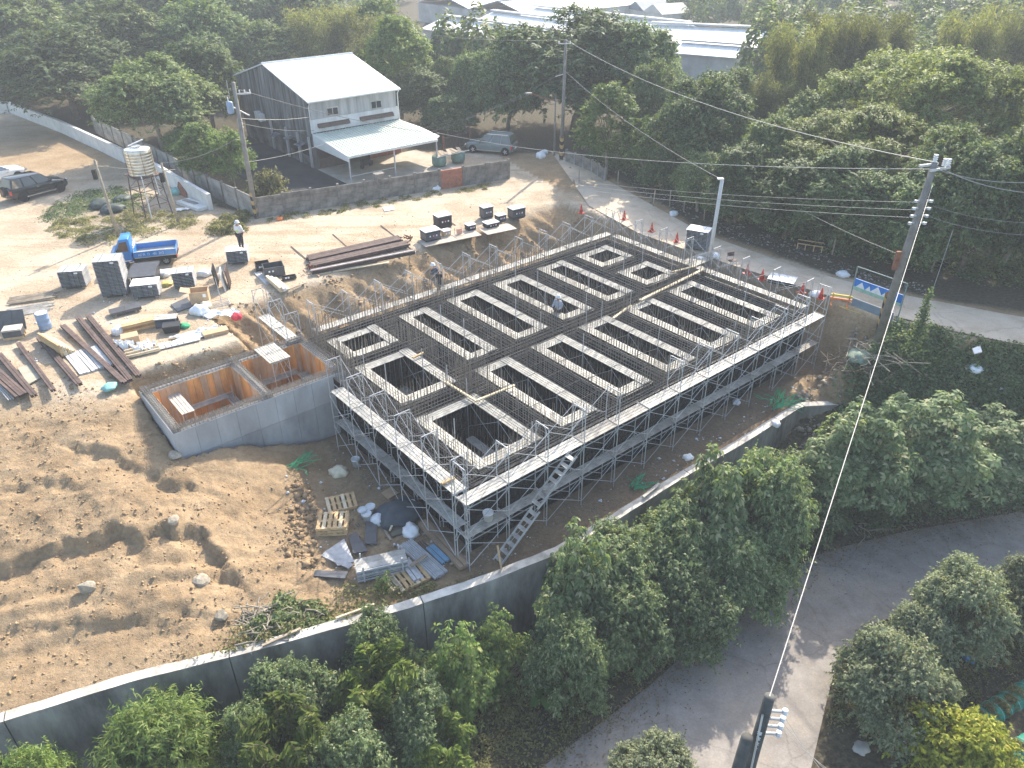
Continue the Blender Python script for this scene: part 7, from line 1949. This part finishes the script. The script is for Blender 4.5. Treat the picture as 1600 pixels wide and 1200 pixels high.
t = thing('sign_frame', 'tall thin gate frame holding a blue banner with white mountains at the road', 'sign', a, facing(a, bb)); Lw = (bb-a).length; H = 2.25
for x in (0, Lw): mb = MB(); mb.tube((x, 0, 0), (x, 0, H), .03, 6); mb.build('post', mat('frame_green', (.2, .28, .26), .6, .2, 4), t)
for z in (.12, H): mb = MB(); mb.tube((0, 0, z), (Lw, 0, z), .025, 6); mb.build('rail', MATS['frame_green'], t)
mb = MB(); mb.box(.05, -.02, 1.0, Lw-.05, .02, 1.62); bn = mb.build('banner', mat('banner_blue', (.02, .2, .62), .5, .25, 2), t)
for k, (x, w, h) in enumerate(((.3, .55, .36), (.95, .7, .42), (1.5, .6, .5), (.62, .35, .3), (1.25, .3, .25))):
    mb = MB(); x = x*Lw/2.0; mb.poly([(x-w/2, -.024-.001*k, 1.16), (x+w/2, -.024-.001*k, 1.16), (x+.05, -.024-.001*k, 1.16+h)]); mb.build('mountain', PLASTIC_W, bn)
mb = MB(); mb.poly([(.06, -.031, 1.01), (Lw-.06, -.031, 1.01), (Lw-.06, -.031, 1.17), (.06, -.031, 1.2)]); mb.build('green_band', mat('banner_green', (.3, .5, .4), .6, .2, 3), bn)
mb = MB(); mb.box(.15, -.012, .13, Lw-.25, .012, .55); mb.build('panel', mat('banner_grey', (.18, .24, .3), .5, .15, 2), t)
t = thing('bench', 'broken wooden bench frame at the foot of the trees across the road', 'bench', un(1264, 392), -.45)
for z in (.35, .6): mb = MB(); mb.box(-.75, -.03, z, .75, .03, z+.05); mb.build('rail', WOOD, t)
for x in (-.72, -.25, .25, .72): mb = MB(); mb.box(x-.03, -.035, 0, x+.03, -.001 if False else .035, .34); mb.build('leg', WOOD, t)
for px, lb in (((1053, 336), 'white litter bag on the far road verge near the pale post'), ((1117, 402), 'plastic wrapped bundle at the foot of the pale post'), ((1316, 431), 'white litter bag at the road edge near the banner'), ((1275, 462), 'white sack behind the scaffold corner by the cones')): bag(px, .3, lb, PLASTIC_W, flatn=.7)
bag((1094, 405), .2, 'white rag on the soil edge below the panel stack by the post', WHITE, flatn=.6)
t = thing('chair', 'small frame chair on the road edge beside the access platform', 'chair', un(1142, 417), .3)
for x in (-.22, .22):
    for y in (-.2, .2): mb = MB(); mb.tube((x, y, 0), (x, y, .42 if y < 0 else .85), .016, 5); mb.build('leg', STEEL, t)
mb = MB(); mb.box(-.24, -.22, .42, .24, .22, .45); mb.build('seat', RUST, t); mb = MB(); mb.box(-.24, .19, .6, .24, .215, .86); mb.build('backrest', RUST, t)

# ---------------------------------------------------------------- pit floor clutter near the corner
ZF = FLOOR
def pallet(px, rot, label, z=ZF, stack=1):
    b = un(*px, z); t = thing('pallet', label, 'pallet', (b.x, b.y, max(z, h1(b.x, b.y))+.02), rot, 'wooden pallets on the pit floor')
    for s in range(stack):
        z0 = s*.15
        for y in (-.45, 0, .45): mb = MB(); mb.box(-.6, y-.05, z0, .6, y+.05, z0+.1); mb.build('bearer', WOOD, t)
        for k in range(6): mb = MB(); mb.box(-.58+k*.215, -.5, z0+.101, -.47+k*.215+.03, .5, z0+.125); mb.build('slat', WOOD if (k+s) % 3 else WOOD_P, t)
pallet((533, 790), RAD(20), 'single wooden pallet lying at the edge of the shaded pit floor')
pallet((521, 825), RAD(5), 'stack of three wooden pallets with a grey hose on top', stack=3)
pallet((640, 905), RAD(35), 'broken pallet under the rack of galvanised deck boards')
t = thing('deck_rack', 'rack of galvanised deck boards stacked on the pit floor', 'rack', un(597, 893, ZF)+Vector((0, 0, .05)), RAD(18))
for r in range(5):
    for k in range(2): mb = MB(); mb.box(-.95, -.3+k*.31, .1+r*.1, .95, .0+k*.31, .16+r*.1); mb.build('deck_board', DECK if r == 4 else STEEL, t)
for x in (-.7, .75):
    for y in (-.36, .36): mb = MB(); mb.box(x-.03, y-.03, 0, x+.03, y+.03, .75); mb.build('post', STEEL, t)
for z in (.05, .3, .52): mb = MB(); mb.box(-.95, -.385, z, .95, -.335, z+.05); mb.build('rail', STEEL, t)
GZB = 'long bundles on the pit floor near the corner'
bundle((662, 820), (728, 890), 3, 2, .17, .09, mat('brown_board', (.3, .21, .14), .8, .25, 2), 'long brown boards beside the near scaffold corner', z=ZF, name='board_pile', cat='boards', part='board', group=GZB, jit=.04)
bundle((634, 852), (690, 903), 8, 2, .06, .06, STEEL, 'bundle of galvanised pipes under a short crossing board', z=ZF, name='pipe_bundle', cat='pipes', part='pipe', round_=True, group=GZB, jit=.08)
bundle((633, 880), (655, 910), 3, 2, .14, .07, STEEL, 'short pale steel channels next to the rack', z=ZF, name='channel_bundle', cat='channels', part='channel', group=GZB, jit=.05)
bundle((672, 858), (697, 882), 5, 2, .06, .06, mat('blue_pipe', (.2, .36, .5), .5, .15, 3), 'short bundle of blue pipes', z=ZF, name='pipe_bundle', cat='pipes', part='pipe', round_=True, group=GZB, jit=.04)
bundle((655, 850), (692, 885), 4, 1, .07, .06, RUST, 'few rusty pipes between the galvanised and the blue pipes', z=ZF, name='pipe_bundle', cat='pipes', part='pipe', round_=True, group=GZB, jit=.1)
bundle((600, 900), (622, 925), 4, 1, .09, .09, WOOD_G, 'grey battens sticking out below the deck rack', z=ZF, name='batten_bundle', cat='battens', part='batten', group=GZB, jit=.1)
plank(un(642, 885, ZF+.3), un(667, 868, ZF+.3), .14, .05, WOOD_G, 'short grey board lying across the galvanised pipes')
for pix, m, lb in (([(493, 895), (545, 897), (540, 908), (491, 904)], GREYP, 'dark panel lying by the foot of the earth mound'), ([(510, 862), (538, 843), (554, 879), (528, 885)], MATS['galvanised_steel'], 'silvery panel lying left of the deck rack'), ([(502, 870), (510, 862), (553, 884), (545, 890)], BLACKL, 'narrow grey panel slipped under the silvery panel'), ([(545, 838), (556, 832), (575, 862), (552, 866)], GREYP, 'dark bent sheet beside the stack of pallets'), ([(572, 817), (589, 818), (589, 853), (570, 852)], GREYP, 'narrow dark panel with shadow stripes near the white buckets'), ([(610, 822), (645, 808), (652, 828), (612, 842)], mat('olive_sheet', (.13, .125, .095), .8, .2, 2), 'olive board beneath the dark tarpaulin'), ([(596, 772), (612, 762), (622, 772), (607, 782)], CARTON, 'flattened cardboard on the shaded pit floor'), ([(607, 757), (618, 755), (617, 763), (608, 764)], MATS['olive_sheet'], 'small scrap of card beyond the flattened cardboard')):
    flat(pix, ZF, .04, m, lb, group='sheets strewn on the pit floor')
bag((625, 806), .8, 'dark tarpaulin heap on the pit floor near the corner', mat('slate_tarp', (.06, .075, .09), .6, .25, 3), z=ZF, flatn=.5, cat='tarpaulin', name='tarpaulin')
plank(un(627, 790, ZF+.5), un(609, 830, ZF+.2), .07, .05, WOOD_P, 'pale batten leaning over the dark tarpaulin')
plank(un(597, 823, ZF+.05), un(611, 845, ZF+.05), .1, .06, WOOD_G, 'grey batten lying beside the narrow dark panel')
bag((642, 832), .35, 'white printed carrier bag on the olive board', WHITE, z=ZF, flatn=.8)
bag((591, 815), .28, 'white jerrycan shaped bag near the buckets', PLASTIC_W, z=ZF, flatn=.8)
def bucket(px, label, m=PLASTIC_W, inner=None, r=.2, h=.38, z=ZF):
    b = un(*px, z); t = thing('bucket', label, 'bucket', (b.x, b.y, max(z, h1(b.x, b.y))), rng.random(), 'buckets about the site')
    mb = MB(); mb.lathe([(r*.8, 0), (r, h), (r*1.06, h), (r*1.06, h-.03)], 16, cap1=False); mb.build('body', m, t, True)
    mb = MB(); mb.lathe([(r*.95, h-.06), (r*.95, h-.055)], 16); mb.build('contents', inner or m, t)
    mb = MB(); mb.path([(-r, 0, h), (-r*.7, -r*.8, h+.02), (0, -r*1.1, h+.03), (r*.7, -r*.8, h+.02), (r, 0, h)], .008, 4); mb.build('handle', STEEL, t)
bucket((568, 807), 'left bucket of the three white buckets huddled together'); bucket((574, 813), 'front bucket of the three white buckets huddled together'); bucket((580, 802), 'rear bucket of the three white buckets huddled together')
bucket((643, 796), 'white bucket with red rim beside the dark tarpaulin', PLASTIC_W, RED); bucket((557, 728), 'lone white bucket on the shaded floor below the concrete tank'); bucket((763, 812), 'white bucket standing on the lower scaffold deck above the ladder foot', z=-1.55)
bag((530, 740), .35, 'crumpled pale sack between the tank and the scaffold', mat('cream_bag', (.6, .55, .45), .7, .1, 4), z=ZF, flatn=.7)
for px, lb in (((1075, 716), 'white sack lying along the top of the retaining wall'), ((1130, 628), 'white sack hung on the scaffold beside the lower deck'), ((1150, 630), 'second white sack under the lower deck'), ((1212, 664), 'white bag beside the wall near the green rope')): bag(px, .2, lb, WHITE, z=-2.75 if px[1] > 640 else ZF, flatn=.7)
def ropes(px, n, r, label, z, seed):
    R = np.random.RandomState(seed); b = un(*px, z); zz = max(z, h1(b.x, b.y)); mb = MB()
    for k in range(n):
        a = R.rand()*.7-.2+TH; p = Vector((R.normal()*.25*r, R.normal()*.12*r, .05+R.rand()*.15)); pts = []
        for i in range(7):
            pts.append(tuple(p)); a += R.normal()*.35; p = p+Vector((math.cos(a)*.3*r, math.sin(a)*.3*r, R.normal()*.03)); p.z = max(.03, p.z)
        mb.path(pts, .017, 4)
    o = mb.build('green_rope', ROPE_G); o.location = (b.x, b.y, zz); return tag(o, label, 'rope', 'tangled green ropes')
ropes((1213, 640), 26, .9, 'thick tangle of green rope on the corner of the retaining wall', -2.8, 1)
ropes((990, 765), 14, .6, 'strands of green rope at the foot of the wall below the ladder', ZF, 2)
ropes((455, 735), 12, .7, 'thin green cords on the soil in front of the concrete tank', -2.7, 3)
plank(un(425, 742, -2.6), un(490, 706, -3.0), .06, .05, WOOD_G, 'long thin rod lying against the soil in front of the tank')
plank(un(783, 888, -2.75), un(777, 852, -2.0), .07, .05, WOOD, 'wooden stake leaning up from the retaining wall near the ladder foot')
plank(un(410, 1010, -2.75), un(470, 983, -2.75), .09, .06, WOOD_G, 'brown batten lying on the wall top at the lower left')
plank(un(525, 967, -2.75), un(585, 945, -2.75), .07, .06, WOOD_P, 'pale batten lying on the wall top left of the overtopping bush')
plank(un(1005, 778, -2.72), un(1030, 757, -2.72), .12, .08, CONC_PALE, 'pale slab piece on the wall top below the scaffold')

# ---------------------------------------------------------------- stones, rubble, branches
import bmesh
def rock_mesh(seed, sub=2):
    bm = bmesh.new(); bmesh.ops.create_icosphere(bm, subdivisions=sub, radius=1.0); R = np.random.RandomState(seed); ax = [Vector(unit(R.normal(size=3))) for _ in range(7)]
    for v in bm.verts:
        s = 1.0
        for a in ax:
            d = v.co.dot(a)
            if d > .62: s = min(s, .62/d)
        v.co = v.co*s*(1+R.normal()*.03)
    me = bpy.data.meshes.new('rock'); bm.to_mesh(me); bm.free(); me.materials.append(ROCK); return me
RM = [rock_mesh(k) for k in range(4)]
for i, (px, z, r, lb) in enumerate((((313, 893), -2.0, .34, 'biggest pale boulder on the earth slope'), ((345, 955), -2.5, .24, 'rounded boulder low on the earth slope above the branch heap'), ((275, 715), -1.1, .26, 'small boulder at the corner of the concrete tank'), ((135, 915), -1.9, .32, 'pinkish pale stone in the scarp at the left'), ((275, 822), -1.6, .25, 'small rock at the head of the scarp'))):
    b = un(*px, z); o = put('boulder', RM[i % 4], None, (b.x, b.y, h1(b.x, b.y)+r*.3), i*1.3, (r*1.15, r, r*.85)); tag(o, lb, 'boulder', 'boulders on the earth slope')
def pebbles(name, n, pts, rmin, rmax, m, seed):
    R = np.random.RandomState(seed); P = np.array(pts); k = R.randint(0, len(P), n)
    X = P[k, 0]+R.normal(size=n)*P[k, 2]*.5; Y = P[k, 1]+R.normal(size=n)*P[k, 2]*.5; Z = height(X, Y); r = rmin*(rmax/rmin)**(R.rand(n)**2.2)
    base = np.array([(1, 0, 0), (-1, 0, 0), (0, 1, 0), (0, -1, 0), (0, 0, 1), (0, 0, -1), (.6, .6, .5), (-.6, .55, -.4)])[:6]
    F = np.array([(0, 2, 4), (2, 1, 4), (1, 3, 4), (3, 0, 4), (2, 0, 5), (1, 2, 5), (3, 1, 5), (0, 3, 5)])
    V = base[None]*(1+R.normal(size=(n, 6, 1))*.22)*r[:, None, None]*np.array([1.2, 1, .75])+R.normal(size=(n, 6, 3))*r[:, None, None]*.15
    a = R.rand(n)*6.28; c, s = np.cos(a)[:, None], np.sin(a)[:, None]
    V = np.stack([V[..., 0]*c-V[..., 1]*s+X[:, None], V[..., 0]*s+V[..., 1]*c+Y[:, None], V[..., 2]+Z[:, None]+r[:, None]*.25], -1)
    f = (F[None]+np.arange(n)[:, None, None]*6).reshape(-1, 3)
    me = bpy.data.meshes.new(name); me.vertices.add(n*6); me.vertices.foreach_set('co', V.astype(np.float32).ravel()); me.loops.add(f.size); me.loops.foreach_set('vertex_index', f.astype(np.int32).ravel())
    me.polygons.add(len(f)); me.polygons.foreach_set('loop_start', (np.arange(len(f))*3).astype(np.int32)); me.update(calc_edges=True); me.materials.append(m)
    return tag(put(name, me), kind='stuff')
slope = poly_pts([(0, 640), (190, 650), (270, 740), (420, 740), (470, 800), (470, 870), (430, 930), (360, 1000), (0, 1090), (-120, 900), (-120, 700)], -1.6, 900, .6, 0, 31)
pebbles('clods', 5200, slope, .01, .07, CLOD, 1)
pebbles('rubble', 420, poly_pts([(455, 760), (480, 740), (500, 800), (490, 880), (460, 880), (440, 840)], -2.8, 60, .35, 0, 33), .03, .18, CLOD, 2)
pebbles('rubble', 700, poly_pts([(1240, 620), (1290, 560), (1340, 530), (1400, 545), (1390, 590), (1320, 620), (1270, 640)], -1.8, 90, .45, 0, 34), .03, .2, ROCK, 3)
pebbles('gravel', 1500, poly_pts([(560, 700), (730, 870), (1240, 610), (1270, 640), (800, 870), (740, 900), (600, 900), (500, 800)], ZF, 260, .5, 0, 35), .012, .06, ROCK, 4)
pebbles('bank_clods', 2600, [(*fw(rng.uniform(0, 25), rng.uniform(17, 21.5))[:2], .4) for _ in range(200)]+[(*fw(rng.uniform(-6, 1), rng.uniform(15.8, 17.2))[:2], .3) for _ in range(50)], .02, .13, CLOD, 5)
pebbles('yard_stones', 1400, poly_pts([(0, 380), (400, 370), (850, 300), (830, 330), (480, 430), (380, 490), (0, 540)], 0, 300, .8, 0, 36), .012, .05, ROCK, 6)
pebbles('verge_litter', 900, poly_pts([(900, 262), (1050, 335), (1200, 398), (1330, 435), (1420, 470), (1480, 480), (1440, 445), (1330, 415), (1200, 370), (1060, 315)], 0, 200, .6, 0, 37), .02, .1, CONC_OLD, 7)
pebbles('litter', 90, poly_pts([(440, 760), (560, 700), (730, 860), (640, 920), (500, 900)], ZF, 60, .6, 0, 51), .03, .11, PLASTIC_W, 8)
pebbles('litter', 80, poly_pts([(760, 860), (1240, 610), (1270, 640), (800, 870)], ZF, 60, .5, 0, 52), .03, .1, PLASTIC_W, 9)
pebbles('litter', 110, poly_pts([(10, 480), (160, 470), (380, 480), (380, 540), (120, 590), (0, 540)], 0, 70, .7, 0, 53), .03, .1, PLASTIC_W, 10)
pebbles('litter', 70, poly_pts([(1440, 560), (1600, 590), (1600, 700), (1450, 650)], -1.5, 50, .6, 0, 54), .03, .12, PLASTIC_W, 11)
def branches(px, z, n, r, label, seed, m=BARK):
    R = np.random.RandomState(seed); b = un(*px, z); t = thing('branch_heap', label, 'branches', (b.x, b.y, h1(b.x, b.y)), 0, 'heaps of cut branches')
    for k in range(n):
        a = R.rand()*6.28; L = r*R.uniform(.4, 1.3); c = Vector((R.normal()*r*.5, R.normal()*r*.4, .1+R.rand()*.5*r*.5)); d = Vector((math.cos(a), math.sin(a), R.normal()*.25))*L/2
        mb = MB(); e = Vector((R.normal(), R.normal(), R.normal()))*.08*r; mb.path([tuple(c-d), tuple(c+e), tuple(c+d)], .03, 5, .008); mb.build('branch', m, t)
branches((1330, 575), -1.6, 60, 1.5, 'heap of dead branches and rubble at the end of the excavation by the green verge', 1)
branches((1365, 560), -1.2, 70, 1.5, 'heap of grey dead branches nearest the foot of the big leaning pole', 11, BARK_P)
branches((405, 965), -2.7, 70, .9, 'grey heap of dry twigs on the soil beside the retaining wall', 2, BARK_P)
branches((455, 950), -2.7, 20, .9, 'cut leafy branches beside the heap of dry twigs', 3)
scatter_leaves('cut_foliage', poly_pts([(425, 930), (500, 935), (525, 975), (470, 985), (430, 960)], -2.6, 26, .45, .35, 41), L_MID, 2600, .16, .08, seed=42)
branches((1345, 830), LOW, 9, .9, 'fallen dry branch at the lane edge under the thicket', 5, BARK_P)
bag((1515, 592), .35, 'white rubbish showing in the green verge on the right', PLASTIC_W, z=-1.6, flatn=.6); flat([(1505, 585), (1517, 580), (1520, 590), (1508, 593)], -1.5, .05, WHITE, 'white board fragment lying in the green verge', lift=.3)
bag((1340, 562), .55, 'grey green tarp bundle in the heap of dead branches', mat('sage_tarp', (.2, .26, .2), .8, .2, 3), z=-1.2, flatn=.6)

# ---------------------------------------------------------------- green net tunnels
def netmat():
    m = bpy.data.materials.new('green_net'); m.use_nodes = True; t = m.node_tree; p = t.nodes['Principled BSDF']; out = t.nodes['Material Output']
    p.inputs['Base Color'].default_value = (.035, .36, .25, 1); p.inputs['Roughness'].default_value = .7
    tr = t.nodes.new('ShaderNodeBsdfTransparent'); tl = t.nodes.new('ShaderNodeBsdfTranslucent'); tl.inputs['Color'].default_value = (.05, .45, .3, 1)
    m1 = t.nodes.new('ShaderNodeMixShader'); m1.inputs[0].default_value = .35; t.links.new(p.outputs[0], m1.inputs[1]); t.links.new(tl.outputs[0], m1.inputs[2])
    tc = t.nodes.new('ShaderNodeTexCoord'); n = t.nodes.new('ShaderNodeTexNoise'); n.inputs['Scale'].default_value = 3; t.links.new(tc.outputs['Object'], n.inputs['Vector'])
    mr = t.nodes.new('ShaderNodeMapRange'); mr.inputs['From Min'].default_value = .35; mr.inputs['From Max'].default_value = .65; mr.inputs['To Min'].default_value = .04; mr.inputs['To Max'].default_value = .22; t.links.new(n.outputs['Fac'], mr.inputs[0])
    m2 = t.nodes.new('ShaderNodeMixShader'); t.links.new(mr.outputs[0], m2.inputs[0]); t.links.new(m1.outputs[0], m2.inputs[1]); t.links.new(tr.outputs[0], m2.inputs[2]); t.links.new(m2.outputs[0], out.inputs['Surface'])
    return m
NETM = netmat()
def tunnel(a, b, r, label, seed):
    A, B = un(*a, LOW), un(*b, LOW); d = (B-A); L = d.length; rot = facing(A, B); t = thing('net_tunnel', label, 'net tunnel', A, rot, 'green net tunnels over the garden beds')
    n = max(3, round(L/.42)); R = np.random.RandomState(seed); rings = []
    for i in range(n+1):
        x = L*i/n; q = r*(1+R.normal()*.03)
        pts = [(x, math.cos(math.pi*k/12)*q, max(.0, math.sin(math.pi*k/12)*q*.95)) for k in range(13)]
        mb = MB(); mb.path(pts, .014, 5); mb.build('hoop', mat('hoop_green', (.3, .5, .42), .6, .1, 4), t)
        rings.append(pts)
        if i < n: rings.append([(x+L/n/2, p[1]*.93+R.normal()*.01, p[2]*.92+R.normal()*.01) for p in pts])
    mb = MB()
    for p, q in zip(rings[:-1], rings[1:]):
        for k in range(12): mb.poly([p[k], p[k+1], q[k+1], q[k]])
    mb.poly([rings[0][k] for k in range(13)]); mb.build('net', NETM, t, True)
    for k in range(int(L/.5)): put('crop_row', SPEC['weed'][2][0][0], t, (.4+k*.5, R.normal()*.1, 0), R.rand()*6, (.4, .4, .55))
tunnel((1500, 1143), (1660, 1050), .42, 'upper green net tunnel on hoops in the garden at the lower right', 1)
tunnel((1560, 1195), (1720, 1100), .42, 'lower green net tunnel on hoops, cut by the right edge', 2)
bag((1404, 1152), .22, 'grey rag heap under the largest round tree', CONC_WHITE, z=LOW, flatn=.6)
bag((1345, 1172), .25, 'pale hose and rag heap at the lane edge', CONC_PALE, z=LOW, flatn=.3)
bag((1515, 1025), .25, 'blue and white scraps behind the round trees', BLUE_L, z=LOW, flatn=.5)

# ---------------------------------------------------------------- haze
hb = MB(); hb.box(-540, -60, -9.0, 540, 780, 21.0)
hz_o = hb.build('haze', bpy.data.materials.new('haze_air')); hm = hz_o.data.materials[0]; hm.use_nodes = True
for nd in list(hm.node_tree.nodes):
    if nd.type != 'OUTPUT_MATERIAL': hm.node_tree.nodes.remove(nd)
pv = hm.node_tree.nodes.new('ShaderNodeVolumePrincipled'); pv.inputs['Density'].default_value = 0.0010; pv.inputs['Color'].default_value = (.86, .92, 1.0, 1); pv.inputs['Anisotropy'].default_value = 0.0
hm.node_tree.links.new(pv.outputs[0], [n for n in hm.node_tree.nodes if n.type == 'OUTPUT_MATERIAL'][0].inputs['Volume'])
tag(hz_o, kind='stuff')
